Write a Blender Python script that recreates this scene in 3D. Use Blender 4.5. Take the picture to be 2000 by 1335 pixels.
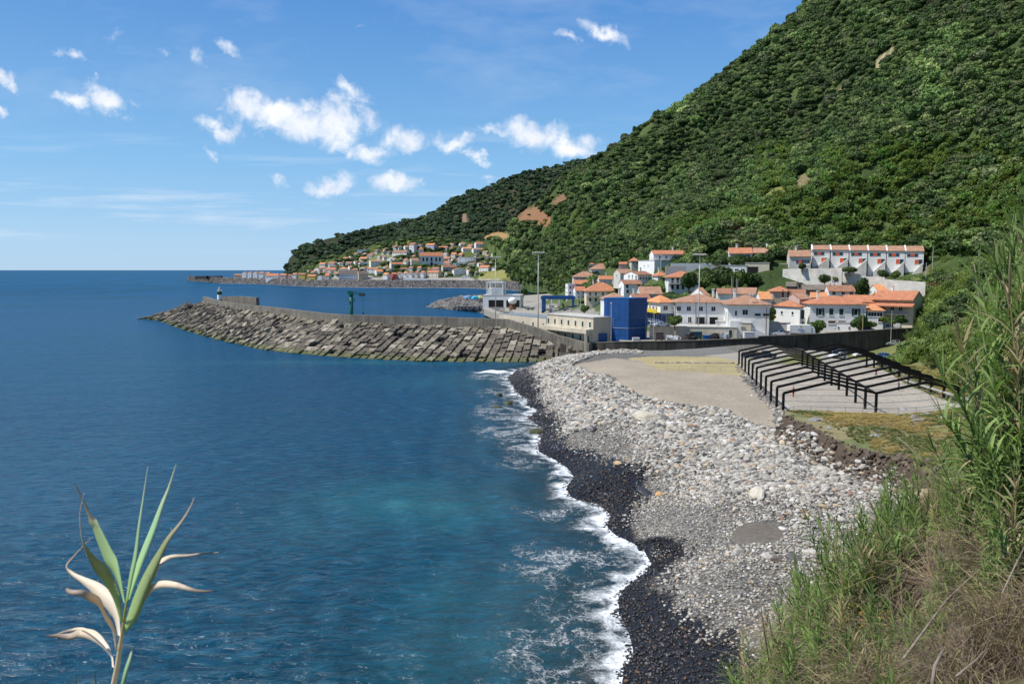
import bpy, bmesh, math, random
import numpy as np
from mathutils import Vector, Matrix, noise as mnoise

for o in list(bpy.data.objects): bpy.data.objects.remove(o)
S = bpy.context.scene
COL = S.collection
R = math.radians
rnd = random.Random(7)
nrs = np.random.RandomState(11)

# ------------------------------------------------------------------ camera
F = 1556.0                                   # focal length in photo pixels
CAMZ = 25.0
PITCH = math.atan(141.5/F)
cd = bpy.data.cameras.new('camera'); cam = bpy.data.objects.new('camera', cd); COL.objects.link(cam)
cd.lens = 28.0; cd.sensor_width = 36.0; cd.clip_start = 0.1; cd.clip_end = 60000
cam.location = (0, 0, CAMZ); cam.rotation_euler = (math.pi/2-PITCH, 0, 0)
cd.dof.use_dof = True; cd.dof.focus_distance = 160; cd.dof.aperture_fstop = 7.0
S.camera = cam
S.render.resolution_x = 1024; S.render.resolution_y = 683
CP, SP = math.cos(PITCH), math.sin(PITCH)
def ray(px, py):
    u = (px-1000)/F; v = (667.5-py)/F
    return (u, CP+v*SP, -SP+v*CP)
def W(px, py, Y=None, z=None):
    d = ray(px, py)
    t = Y/d[1] if Y is not None else (z-CAMZ)/d[2]
    return (d[0]*t, d[1]*t, CAMZ+d[2]*t)
def topix(x, y, z):
    z = z-CAMZ
    f = y*CP - z*SP; up = y*SP + z*CP
    return 1000+F*x/f, 667.5-F*up/f

# ------------------------------------------------------------------ light
SUN_EL, SUN_AZ = R(57), R(-100)              # azimuth measured from +Y towards +X
sd_ = Vector((math.sin(SUN_AZ)*math.cos(SUN_EL), math.cos(SUN_AZ)*math.cos(SUN_EL), math.sin(SUN_EL)))
ld = bpy.data.lights.new('sun', 'SUN'); ld.energy = 4.7; ld.angle = R(0.5); ld.color = (1.0, .955, .88)
lo = bpy.data.objects.new('sun', ld); COL.objects.link(lo); lo.rotation_euler = sd_.to_track_quat('Z', 'Y').to_euler()
lo.location = (-200, 0, 400)
S.view_settings.view_transform = 'Standard'; S.view_settings.look = 'None'
S.view_settings.exposure = 0.33; S.view_settings.gamma = 1.0

w = bpy.data.worlds.new('World'); S.world = w; w.use_nodes = True
nt = w.node_tree; nt.nodes.clear()
def N(nt, typ, **kw):
    n = nt.nodes.new(typ)
    for k, v in kw.items():
        if k == 'ins':
            for kk, vv in v.items():
                if hasattr(vv, 'links') or isinstance(vv, bpy.types.NodeSocket): nt.links.new(vv, n.inputs[kk])
                else: n.inputs[kk].default_value = vv
        else: setattr(n, k, v)
    return n
def MATH(nt, op, a, b=None, c=None, clamp=False):
    n = nt.nodes.new('ShaderNodeMath'); n.operation = op; n.use_clamp = clamp
    for i, v in enumerate((a, b, c)):
        if v is None: continue
        if isinstance(v, bpy.types.NodeSocket): nt.links.new(v, n.inputs[i])
        else: n.inputs[i].default_value = v
    return n.outputs[0]
def VM(nt, op, a, b=None, s=None):
    n = nt.nodes.new('ShaderNodeVectorMath'); n.operation = op
    for i, v in enumerate((a, b)):
        if v is None: continue
        if isinstance(v, bpy.types.NodeSocket): nt.links.new(v, n.inputs[i])
        else: n.inputs[i].default_value = v
    if s is not None:
        if isinstance(s, bpy.types.NodeSocket): nt.links.new(s, n.inputs['Scale'])
        else: n.inputs['Scale'].default_value = s
    return n
def MIX(nt, fac, a, b, blend='MIX'):
    n = nt.nodes.new('ShaderNodeMix'); n.data_type = 'RGBA'; n.blend_type = blend
    for sock, v in ((n.inputs[0], fac), (n.inputs[6], a), (n.inputs[7], b)):
        if isinstance(v, bpy.types.NodeSocket): nt.links.new(v, sock)
        else: sock.default_value = v if not isinstance(v, tuple) or len(v) != 3 else (*v, 1)
    return n.outputs[2]
def RAMP(nt, fac, stops):
    n = nt.nodes.new('ShaderNodeValToRGB'); nt.links.new(fac, n.inputs[0])
    e = n.color_ramp.elements
    while len(e) < len(stops): e.new(0.5)
    for el, (p, c) in zip(e, stops):
        el.position = p; el.color = (*c, 1) if isinstance(c, tuple) else (c, c, c, 1)
    return n.outputs[0]
def MR(nt, v, a, b, c=0.0, d=1.0, smooth=False):
    n = nt.nodes.new('ShaderNodeMapRange'); n.clamp = True
    if smooth: n.interpolation_type = 'SMOOTHSTEP'
    nt.links.new(v, n.inputs[0])
    for i, q in zip((1, 2, 3, 4), (a, b, c, d)): n.inputs[i].default_value = q
    return n.outputs[0]

sky = N(nt, 'ShaderNodeTexSky', sky_type='NISHITA')
sky.sun_disc = False; sky.sun_elevation = SUN_EL; sky.sun_rotation = SUN_AZ
sky.air_density = 1.0; sky.dust_density = 0.4; sky.ozone_density = 2.0; sky.altitude = 20
tc = N(nt, 'ShaderNodeTexCoord')
sx = N(nt, 'ShaderNodeSeparateXYZ', ins={0: tc.outputs['Generated']})
yy = MATH(nt, 'MAXIMUM', sx.outputs[1], 0.02)
uu = MATH(nt, 'DIVIDE', sx.outputs[0], yy); vv = MATH(nt, 'DIVIDE', sx.outputs[2], yy)
uv = N(nt, 'ShaderNodeCombineXYZ', ins={0: uu, 1: vv, 2: 0.0}).outputs[0]
wn = N(nt, 'ShaderNodeTexNoise', ins={'Vector': uv, 'Scale': 14.0, 'Detail': 4.0, 'Roughness': .6})
wn2 = N(nt, 'ShaderNodeTexNoise', ins={'Vector': uv, 'Scale': 50.0, 'Detail': 5.0, 'Roughness': .65})
w1 = VM(nt, 'SCALE', VM(nt, 'SUBTRACT', wn.outputs['Color'], (.5, .5, .5)).outputs[0], s=.055).outputs[0]
w2 = VM(nt, 'SCALE', VM(nt, 'SUBTRACT', wn2.outputs['Color'], (.5, .5, .5)).outputs[0], s=.022).outputs[0]
wuv = VM(nt, 'ADD', VM(nt, 'ADD', uv, w1).outputs[0], w2).outputs[0]
wuv = VM(nt, 'MULTIPLY', wuv, (1, 1, 0)).outputs[0]
CL = [(480,200,46,34,15,1),(535,222,56,34,15,1),(595,240,60,36,5,1),(655,238,48,42,0,1),(685,180,40,20,25,.75),(722,228,44,20,60,.62),
 (785,272,42,24,0,.85),(728,296,44,22,0,.9),(425,243,40,20,15,.9),(418,292,30,11,25,.6),(205,195,46,26,25,.95),(140,196,40,15,30,.85),
 (262,200,26,12,20,.5),(885,272,34,20,0,.8),(1045,262,62,30,5,1),(1115,284,54,22,5,.95),(1155,270,26,20,0,.8),(955,266,34,13,0,.7),(930,310,26,10,25,.75),
 (645,358,48,18,0,.95),(773,362,46,18,0,.95),(1185,60,48,16,32,.9),(1110,72,30,12,0,.7),(135,103,40,9,22,.6),(447,80,28,15,30,.6),(385,108,24,20,40,.5),
 (4,155,26,16,20,.85),(0,222,16,12,0,.8),(950,350,26,10,0,.55),(540,358,26,9,20,.5),(690,50,20,6,0,.4),(1040,60,24,12,40,.4),(225,55,24,24,0,.35),(320,97,18,10,0,.35)]
acc = None
for cx, cy, rx, ry, rot, st in CL:
    d = ray(cx, cy); c = (d[0]/d[1], d[2]/d[1], 0)
    mp = N(nt, 'ShaderNodeMapping', vector_type='TEXTURE'); nt.links.new(wuv, mp.inputs[0])
    mp.inputs['Location'].default_value = c; mp.inputs['Rotation'].default_value = (0, 0, R(-rot)); mp.inputs['Scale'].default_value = (rx*1.62/F, ry*1.6/F, 1)
    ln = VM(nt, 'LENGTH', mp.outputs[0]).outputs['Value']
    f = MATH(nt, 'MULTIPLY', MATH(nt, 'SUBTRACT', 1.0, ln, clamp=True), st)
    acc = f if acc is None else MATH(nt, 'SMOOTH_MAX', acc, f, .12)
cn = N(nt, 'ShaderNodeTexNoise', ins={'Vector': uv, 'Scale': 42.0, 'Detail': 8.0, 'Roughness': .62, 'Distortion': .6})
dens = MATH(nt, 'ADD', acc, MATH(nt, 'MULTIPLY', MATH(nt, 'SUBTRACT', cn.outputs[0], .56), 1.2))
cl = MR(nt, dens, .08, .85, 0, 1, True)
cl = MATH(nt, 'MULTIPLY', cl, MR(nt, acc, 0.02, .3, 0, 1, True))
# thin streaks low over the sea and a faint veil
mp = N(nt, 'ShaderNodeMapping', ins={0: uv}); mp.inputs['Scale'].default_value = (3.0, 42.0, 1); mp.inputs['Rotation'].default_value = (0, 0, R(4))
st = N(nt, 'ShaderNodeTexNoise', ins={'Vector': mp.outputs[0], 'Scale': 1.0, 'Detail': 6.0, 'Roughness': .6})
low = MATH(nt, 'MULTIPLY', MR(nt, vv, .015, .05), MR(nt, vv, .2, .08))
stv = MATH(nt, 'MULTIPLY', MATH(nt, 'MULTIPLY', MR(nt, st.outputs[0], .52, .75), low), .5)
mp = N(nt, 'ShaderNodeMapping', ins={0: uv}); mp.inputs['Scale'].default_value = (4.0, 12.0, 1); mp.inputs['Rotation'].default_value = (0, 0, R(25))
ve = N(nt, 'ShaderNodeTexNoise', ins={'Vector': mp.outputs[0], 'Scale': 1.0, 'Detail': 5.0, 'Roughness': .6})
vev = MATH(nt, 'MULTIPLY', MATH(nt, 'MULTIPLY', MR(nt, ve.outputs[0], .5, .8), MR(nt, vv, .1, .25)), .22)
cl = MATH(nt, 'MAXIMUM', cl, MATH(nt, 'MAXIMUM', stv, vev))
# clear deep-blue air over the ocean: the sky model graded towards the measured colours of the day
el = MATH(nt, 'MAXIMUM', sx.outputs[2], 0.0)
grad = RAMP(nt, MATH(nt, 'POWER', el, .5), [(0.0, (3.5, 5.4, 7.4)), (.18, (3.0, 5.1, 7.5)), (.36, (1.75, 4.1, 7.0)), (.56, (.68, 2.35, 5.7)), (.72, (.45, 1.7, 4.6)), (1.0, (.4, 1.4, 3.9))])
skyb = MIX(nt, .82, sky.outputs[0], grad)
shade = N(nt, 'ShaderNodeTexNoise', ins={'Vector': uv, 'Scale': 22.0, 'Detail': 3.0})
ccol = MIX(nt, MR(nt, shade.outputs[0], .35, .65), (6.4, 6.9, 7.9, 1), (8.2, 8.4, 8.7, 1))
skyc = MIX(nt, cl, skyb, ccol)
bg = N(nt, 'ShaderNodeBackground', ins={'Color': skyc, 'Strength': 0.1})
nt.links.new(bg.outputs[0], N(nt, 'ShaderNodeOutputWorld').inputs[0])

# ------------------------------------------------------------------ helpers
def prop(o, label=None, cat=None, group=None, kind=None):
    if label: o['label'] = label
    if cat: o['category'] = cat
    if group: o['group'] = group
    if kind: o['kind'] = kind
    return o
def link(o, parent=None):
    COL.objects.link(o)
    if parent is not None: o.parent = parent
    return o
def mesh_obj(name, verts, faces, mats, parent=None, smooth=False, midx=None):
    me = bpy.data.meshes.new(name); me.from_pydata(verts, [], faces)
    for m in (mats if isinstance(mats, (list, tuple)) else [mats]): me.materials.append(m)
    if smooth: me.polygons.foreach_set('use_smooth', [True]*len(me.polygons))
    if midx is not None: me.polygons.foreach_set('material_index', midx)
    me.update()
    return link(bpy.data.objects.new(name, me), parent)
def empty(name, loc, rz=0):
    o = bpy.data.objects.new(name, None); o.location = loc; o.rotation_euler = (0, 0, rz); o.empty_display_size = .5
    return link(o)
class MB:
    """collects simple solids into one mesh"""
    def __init__(s): s.v = []; s.f = []; s.m = []
    def add(s, vs, fs, mi=0):
        n = len(s.v); s.v += [tuple(v) for v in vs]; s.f += [tuple(i+n for i in f) for f in fs]; s.m += [mi]*len(fs); return s
    def box(s, x0, x1, y0, y1, z0, z1, mi=0, M=None):
        vs = [(x0,y0,z0),(x1,y0,z0),(x1,y1,z0),(x0,y1,z0),(x0,y0,z1),(x1,y0,z1),(x1,y1,z1),(x0,y1,z1)]
        if M is not None: vs = [tuple(M @ Vector(v)) for v in vs]
        return s.add(vs, [(0,3,2,1),(4,5,6,7),(0,1,5,4),(1,2,6,5),(2,3,7,6),(3,0,4,7)], mi)
    def prism(s, pts, z0, z1, mi=0):
        n = len(pts); a = sum(pts[i][0]*pts[(i+1) % n][1]-pts[(i+1) % n][0]*pts[i][1] for i in range(n))
        if a < 0: pts = pts[::-1]
        vs = [(p[0], p[1], z0) for p in pts]+[(p[0], p[1], z1 if len(p) < 3 else p[2]) for p in pts]
        return s.add(vs, [tuple(range(n-1, -1, -1)), tuple(range(n, 2*n))]+[(i, (i+1) % n, n+(i+1) % n, n+i) for i in range(n)], mi)
    def tube(s, pts, r, seg=8, mi=0, cap=True):
        pts = [Vector(p) for p in pts]; rs = r if isinstance(r, (list, tuple)) else [r]*len(pts)
        rings = []; n0 = len(s.v); up = Vector((0, 0, 1))
        for i, p in enumerate(pts):
            t = (pts[min(i+1, len(pts)-1)]-pts[max(i-1, 0)])
            if t.length < 1e-9: t = Vector((0, 0, 1))
            t.normalize(); a = t.cross(up if abs(t.z) < .95 else Vector((1, 0, 0))).normalized(); b = t.cross(a)
            for k in range(seg):
                an = 2*math.pi*k/seg; s.v.append(tuple(p+a*math.cos(an)*rs[i]+b*math.sin(an)*rs[i]))
        for i in range(len(pts)-1):
            for k in range(seg):
                k2 = (k+1) % seg; s.f.append((n0+i*seg+k, n0+i*seg+k2, n0+(i+1)*seg+k2, n0+(i+1)*seg+k)); s.m.append(mi)
        if cap:
            s.f.append(tuple(n0+k for k in range(seg))[::-1]); s.m.append(mi)
            e = n0+(len(pts)-1)*seg; s.f.append(tuple(e+k for k in range(seg))); s.m.append(mi)
        return s
    def bar(s, a, b, wd, hd=None, mi=0):
        a = Vector(a); b = Vector(b); hd = hd or wd; t = (b-a).normalized()
        sx = t.cross(Vector((0, 0, 1)) if abs(t.z) < .95 else Vector((0, 1, 0))).normalized()*wd/2; sy = t.cross(sx).normalized()*hd/2
        vs = [a-sx-sy, a+sx-sy, a+sx+sy, a-sx+sy, b-sx-sy, b+sx-sy, b+sx+sy, b-sx+sy]
        return s.add(vs, [(0,3,2,1),(4,5,6,7),(0,1,5,4),(1,2,6,5),(2,3,7,6),(3,0,4,7)], mi)
    def lathe(s, prof, c=(0, 0, 0), seg=16, mi=0):
        n0 = len(s.v)
        for r, z in prof:
            for k in range(seg):
                a = 2*math.pi*k/seg; s.v.append((c[0]+r*math.cos(a), c[1]+r*math.sin(a), c[2]+z))
        for i in range(len(prof)-1):
            for k in range(seg):
                k2 = (k+1) % seg; s.f.append((n0+i*seg+k, n0+i*seg+k2, n0+(i+1)*seg+k2, n0+(i+1)*seg+k)); s.m.append(mi)
        return s
    def obj(s, name, mats, parent=None, smooth=False):
        return mesh_obj(name, s.v, s.f, mats, parent, smooth, s.m)

# ------------------------------------------------------------------ materials
def newmat(name):
    m = bpy.data.materials.new(name); m.use_nodes = True; m.node_tree.nodes.clear(); return m, m.node_tree
def finish(nt, col, rough=.85, bump=None, bstr=.5, bdist=.05, spec=.3, metal=0.0, **kw):
    p = nt.nodes.new('ShaderNodeBsdfPrincipled')
    for k, v in (('Base Color', col), ('Roughness', rough), ('Specular IOR Level', spec), ('Metallic', metal)):
        if isinstance(v, bpy.types.NodeSocket): nt.links.new(v, p.inputs[k])
        else: p.inputs[k].default_value = (*v, 1) if isinstance(v, tuple) and len(v) == 3 else v
    for k, v in kw.items(): p.inputs[k].default_value = v
    if bump is not None:
        b = N(nt, 'ShaderNodeBump', ins={'Height': bump, 'Strength': bstr, 'Distance': bdist}); nt.links.new(b.outputs[0], p.inputs['Normal'])
    o = nt.nodes.new('ShaderNodeOutputMaterial'); nt.links.new(p.outputs[0], o.inputs[0]); return p
def geo_pos(nt): return N(nt, 'ShaderNodeNewGeometry').outputs['Position']
_mc = {}
def mat(name, c, rough=.85, var=.25, scale=1.2, bump=.25, spec=.25, metal=0.0, c2=None, dist=.03, streak=False):
    """plain surface with uneven tone, wear and a light bump"""
    if name in _mc: return _mc[name]
    m, nt = newmat(name); pos = geo_pos(nt)
    if streak:
        mp = N(nt, 'ShaderNodeMapping', ins={0: pos}); mp.inputs['Scale'].default_value = (1, 1, .12); pos2 = mp.outputs[0]
    else: pos2 = pos
    n1 = N(nt, 'ShaderNodeTexNoise', ins={'Vector': pos2, 'Scale': scale, 'Detail': 6.0, 'Roughness': .65})
    n2 = N(nt, 'ShaderNodeTexNoise', ins={'Vector': pos, 'Scale': scale*.17, 'Detail': 3.0})
    dk = tuple(x*(1-var) for x in c) if c2 is None else c2
    f = MATH(nt, 'ADD', MATH(nt, 'MULTIPLY', n1.outputs[0], .65), MATH(nt, 'MULTIPLY', n2.outputs[0], .35))
    colr = MIX(nt, MR(nt, f, .36, .62), dk, c)
    finish(nt, colr, rough, n1.outputs[0], bump, dist, spec, metal)
    _mc[name] = m; return m
def foliage(name, c1, c2, tint=False, trans=.25, src=None):
    m, nt = newmat(name)
    if tint:
        a = N(nt, 'ShaderNodeAttribute', attribute_type='INSTANCER', attribute_name='tint')
        base = a.outputs['Color']
    else:
        oi = N(nt, 'ShaderNodeObjectInfo'); base = MIX(nt, oi.outputs['Random'], c1, c2)
    n = N(nt, 'ShaderNodeTexNoise', ins={'Vector': geo_pos(nt), 'Scale': .9, 'Detail': 3.0})
    isl = N(nt, 'ShaderNodeNewGeometry').outputs['Random Per Island']
    k = MATH(nt, 'ADD', MR(nt, n.outputs[0], .3, .7, .75, 1.2), MATH(nt, 'MULTIPLY', MATH(nt, 'SUBTRACT', isl, .5), .55))
    colr = VM(nt, 'SCALE', base, s=k).outputs[0]
    d = N(nt, 'ShaderNodeBsdfPrincipled', ins={'Base Color': colr, 'Roughness': .55, 'Specular IOR Level': .18})
    t = N(nt, 'ShaderNodeBsdfTranslucent', ins={'Color': VM(nt, 'MULTIPLY', colr, (1.1, 1.25, .7)).outputs[0]})
    mx = N(nt, 'ShaderNodeMixShader', ins={0: trans, 1: d.outputs[0], 2: t.outputs[0]})
    nt.links.new(mx.outputs[0], N(nt, 'ShaderNodeOutputMaterial').inputs[0]); return m

# instancing of stuff: points with rotation, scale, index and tint
def proto(name, verts, faces, mats, midx=None, smooth=False):
    me = bpy.data.meshes.new(name); me.from_pydata(verts, [], faces)
    for m in (mats if isinstance(mats, (list, tuple)) else [mats]): me.materials.append(m)
    if midx is not None: me.polygons.foreach_set('material_index', midx)
    if smooth: me.polygons.foreach_set('use_smooth', [True]*len(me.polygons))
    me.update(); return bpy.data.objects.new(name, me)
def scatter(name, P, ROT, SCL, TINT, protos, label, cat):
    n = len(P); me = bpy.data.meshes.new(name); me.vertices.add(n)
    me.vertices.foreach_set('co', np.asarray(P, dtype=np.float32).ravel())
    for nm, arr in (('rot', ROT), ('scl', SCL)):
        a = me.attributes.new(nm, 'FLOAT_VECTOR', 'POINT'); a.data.foreach_set('vector', np.asarray(arr, dtype=np.float32).ravel())
    a = me.attributes.new('tint', 'FLOAT_COLOR', 'POINT')
    a.data.foreach_set('color', np.c_[np.asarray(TINT), np.ones(n)].astype(np.float32).ravel())
    a = me.attributes.new('pick', 'INT', 'POINT'); a.data.foreach_set('value', nrs.randint(0, len(protos), n).astype(np.int32))
    o = link(bpy.data.objects.new(name, me)); prop(o, label, cat, kind='stuff')
    g = bpy.data.node_groups.new(name, 'GeometryNodeTree')
    g.interface.new_socket('Geometry', in_out='INPUT', socket_type='NodeSocketGeometry')
    g.interface.new_socket('Geometry', in_out='OUTPUT', socket_type='NodeSocketGeometry')
    gi = g.nodes.new('NodeGroupInput'); go = g.nodes.new('NodeGroupOutput')
    jn = g.nodes.new('GeometryNodeJoinGeometry')
    for p in protos:
        oi = g.nodes.new('GeometryNodeObjectInfo'); oi.inputs['Object'].default_value = p; oi.inputs['As Instance'].default_value = True
        g.links.new(oi.outputs['Geometry'], jn.inputs[0])
    ip = g.nodes.new('GeometryNodeInstanceOnPoints'); ip.inputs['Pick Instance'].default_value = True
    g.links.new(gi.outputs[0], ip.inputs['Points']); g.links.new(jn.outputs[0], ip.inputs['Instance'])
    for nm, ty, sock in (('rot', 'FLOAT_VECTOR', 'Rotation'), ('scl', 'FLOAT_VECTOR', 'Scale'), ('pick', 'INT', 'Instance Index')):
        na = g.nodes.new('GeometryNodeInputNamedAttribute'); na.data_type = ty; na.inputs[0].default_value = nm
        g.links.new(na.outputs[0], ip.inputs[sock])
    g.links.new(ip.outputs[0], go.inputs[0])
    md = o.modifiers.new('scatter', 'NODES'); md.node_group = g
    return o
# ------------------------------------------------------------------ shoreline and near land
SHP = [(994,738),(1012,727),(1016,771),(1035,781),(1029,790),(1054,801),(1035,815),(1060,837),(1057,856),(1054,881),(1089,900),(1109,914),(1122,932),(1106,954),
 (1120,973),(1174,985),(1194,1010),(1185,1026),(1202,1045),(1249,1067),(1281,1096),(1259,1118),(1220,1148),(1208,1172),(1211,1199),(1232,1235),(1238,1262),(1235,1289),(1217,1307),(1217,1335)]
SH = [(-9.,640.),(-9.,440.),(-9.,250.),(-6.,236.),(4.,224.),(11.,214.),(9.,207.),(2.,198.)]+[W(a, b, z=0)[:2] for a, b in [(994,738)]+SHP[2:]]+[(6.,42.),(5.,37.),(0.,32.),(-12.,28.),(-40.,26.),(-160.,30.)]
SHA = np.array(SH)
def seg_dist(X, Y, L, closed=False):
    """unsigned distance to polyline and side sign (+ on the right-hand/land side)"""
    P = np.stack([X, Y], -1); best = np.full(X.shape, 1e9); sg = np.ones(X.shape)
    for i in range(len(L)-1):
        a = L[i]; b = L[i+1]; d = b-a; t = np.clip(((P-a)@d)/(d@d), 0, 1); q = a+t[..., None]*d; v = P-q; ds = np.hypot(v[..., 0], v[..., 1])
        m = ds < best; best = np.where(m, ds, best)
    return best
def inpoly(X, Y, L):
    r = np.zeros(X.shape, bool); n = len(L)
    for i in range(n):
        x0, y0 = L[i]; x1, y1 = L[(i+1) % n]
        c = ((y0 > Y) != (y1 > Y)) & (X < (x1-x0)*(Y-y0)/((y1-y0) or 1e-9)+x0); r ^= c
    return r
WATERPOLY = SH+[(-400., 30.), (-400., 640.)]
def shore_sd(X, Y):                          # positive on land
    d = seg_dist(X, Y, SHA); return np.where(inpoly(X, Y, WATERPOLY), -d, d)

def fbm(X, Y, sc, seed=0, oct=4):
    out = np.zeros(np.shape(X)); amp = 1.; tot = 0
    rs = np.random.RandomState(seed)
    for o in range(oct):
        G = rs.rand(256, 256); x = np.asarray(X)/sc*(2**o)+rs.rand()*99; y = np.asarray(Y)/sc*(2**o)+rs.rand()*99
        xi = np.floor(x).astype(int); yi = np.floor(y).astype(int); fx = x-xi; fy = y-yi; fx = fx*fx*(3-2*fx); fy = fy*fy*(3-2*fy)
        g = lambda a, b: G[a & 255, b & 255]
        v = (g(xi, yi)*(1-fx)+g(xi+1, yi)*fx)*(1-fy)+(g(xi, yi+1)*(1-fx)+g(xi+1, yi+1)*fx)*fy
        out += amp*(v-.5); tot += amp; amp *= .5
    return out/tot*2                          # about -1..1

CT = [(x, y, 0.) for x, y in SH[5:-3]]
CT += [(0,0,23.3),(0,-8,24.5),(-6,0,22.4),(-6,6,15),(3,4,20.8),(0,5,18.5),(0,12,12.5),(-8,14,8),(0,22,5.5),(-10,22,3),(5.5,9,19.9),(10,8,21.8),(14,12,22.6),(18,16,23.5),(24,22,25),
 (4.5,15,15.7),(5.3,16,16.0),(7.2,18,16.4),(8.3,18,17.0),(11.2,20,18.2),(8.4,15,19.0),(5.6,12,18.2),(7.9,12,20.2),(9.6,15,20.9),(13,20,20.6),(16,25,20.2),(20,30,21.0),(6,20.5,10.5),(9,23,12),(12,26,13.2),(15,30,14.2),(19,35,15),(24,40,16.5),
 (10,33,5.0),(15,37,5.5),(24,46,9.0),(32,50,13),(28,36,22),(36,44,22),(46,60,17),
 (14,44,3.2),(22,49,4.4),(30,56,5.2),(12,52,2.0),(18,58,3.4),(26,64,4.4),(34,66,5.2),(12,68,2.0),(22,74,4.0),(30,80,4.8),(35,72,5.5),
 (12,92,2.2),(20,98,3.9),(28,96,4.7),(12,115,2.8),(18,124,4.5),(28,112,4.9),(34,104,5.0),(12,140,3.6),(16,155,4.6),(8,170,3.0),(14,185,4.6),(22,175,5),(28,140,5),(30,160,5),
 (38,112,5),(48,112,5),(60,112,5.2),(40,130,5),(55,130,5),(66,130,5.2),(46,160,5),(60,160,5),(72,160,5.2),(40,180,5),(60,185,5),(75,190,5.4),(22,206,3.3),(34,205,3.5),(46,204,4.1),(58,204,4.7),(14,200,3.0),
 (40,100,5.3),(50,100,6.0),(60,102,7.2),(45,88,6.6),(55,90,8.2),(65,95,11),(38,94,5.8),(38,84,5.8),(44,76,6.5),(50,78,8.2),
 (72,115,8),(78,135,7),(80,160,5.5),(91,180,5.6),(102,200,6),(109,216,6.2),(84,150,10.5),(92,165,11.5),(98,180,13.5),(110,200,17),(88,115,17),(100,140,22),(106,165,22),(116,180,28),(132,200,30),(116,230,9.5),(127,250,14),(135,262,21),(126,230,17),(150,230,34),(150,285,34),(180,240,44),
 (18,232,3.4),(30,216,4.6),(60,212,6),(80,222,6.2),(98,232,8),(20,262,4.3),(88,370,35),(76,354,30),(65,332,25),(56,360,25),(56,324,21.5),(50,313,18.5),(60,280,15.5),(43,286,14),(28.6,392,11),(32.5,385,9.5),(41,368,8.7),(38,417,16),(37,402,13.6),(48,392,15.4),(48,427,20),(47.5,447,24),(32,300,5),(35,330,5.3),(38,352,6.3),(30,280,5),(46,266,11.5),(32,246,9.0),(39,239,8.5),(59,247,12),(71,251,12.5),(76,236,11),(95,262,17),(82,240,12.),(88,245,13.5),(86,234,11.5),(103,248,15),(111,260,15.5),(104,234,10.8),(118,251,14.5),(129,250,15),(108,234,11),(85,292,24.5),(80,283,19.5),(60,268,15.5),(80,271,16.5),(93,272,17.5),(96,286,22.5),(102,297,26),(111,284,24),(125,279,22.5),(139,272,21),(100,226,7.2),(54,226,7.0),(44,230,6.8),(12,300,3.4),(14,330,3.4),
 (0,262,3.2),(10,300,3.2),(-10,340,3.0),(20,345,3.6),(17,330,3.6),(15,300,3.4),(26,358,4.4),(22,377,3.4),(10,390,3.3),(22,400,4),(16,420,3.3),(0,420,3.2),(95,330,30),(60,420,26),(28,470,9),(130,310,31),(110,360,35),(90,430,38),
 (60,70,22),(80,80,34),(90,100,27),(70,55,40),(60,30,42),(110,60,58),(140,120,48),(170,180,50),(220,260,70),(240,140,95),(220,60,120),(-30,-10,20),(30,0,34),(60,-10,55)]
CT = np.array(CT, float)
def _U(r2): return np.where(r2 > 1e-9, r2*np.log(np.maximum(r2, 1e-9))*.5, 0)
_sc = 100.; _P = CT[:, :2]/_sc; _n = len(CT)
_K = _U(((_P[:, None]-_P[None])**2).sum(-1))+np.eye(_n)*2e-4
_A = np.zeros((_n+3, _n+3)); _A[:_n, :_n] = _K; _A[:_n, _n] = 1; _A[:_n, _n+1:] = _P; _A[_n, :_n] = 1; _A[_n+1:, :_n] = _P.T
_W = np.linalg.solve(_A, np.r_[CT[:, 2], 0, 0, 0])
def tps(X, Y):
    X = np.asarray(X, float)/_sc; Y = np.asarray(Y, float)/_sc
    z = _W[_n]+_W[_n+1]*X+_W[_n+2]*Y
    for i in range(_n): z = z+_W[i]*_U((X-_P[i, 0])**2+(Y-_P[i, 1])**2)
    return z
# eroded bank: an edge where the grass level drops to the stones
BANK = np.array([W(a, b, z=6.2)[:2] for a, b in [(1528,822),(1545,838),(1590,862),(1640,885),(1700,900),(1745,915),(1800,945),(1830,975)]]+[(36.,58.),(35.,50.)])
def zland(X, Y):
    X = np.asarray(X, float); Y = np.asarray(Y, float)
    z = tps(X, Y); sd = shore_sd(X, Y)
    z = np.where(sd < 0, np.maximum(sd*.16, -6.), np.maximum(z, np.minimum(sd*.1, .6)))
    # bank step
    d = seg_dist(X, Y, BANK)
    j = fbm(X, Y, 3.0, 5, 3)
    near = inpoly(X, Y, [tuple(p) for p in BANK]+[(60., 50.), (75., 100.), (60., 112.), (37., 110.)])
    s = np.clip(np.where(near, d, -d)/1.1+.5+j*.9, 0, 1); env = np.clip(1.25-d/16., 0, 1)*np.clip((112.-Y)/8., 0, 1)
    z = z+np.where(sd > 3, (s*2.5-.9)*env*np.where(Y < 60, .5, 1), 0)
    b = np.clip(sd/6., 0, 1)
    flat = ((X > 18) & (Y > 100) & (Y < 215) & (X < 78)) | ((Y > 215) & (X < 120))
    z = z+fbm(X, Y, 7., 3)*.28*b*np.where(flat, .15, 1)
    steep = np.clip((Y < 60)*1.+(X > 80)*1., 0, 1); z = z+fbm(X, Y, 4., 8)*.5*b*steep*np.clip(sd/10, 0, 1)
    return z
def zl(x, y): return float(zland(np.array([x]), np.array([y]))[0])
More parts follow.
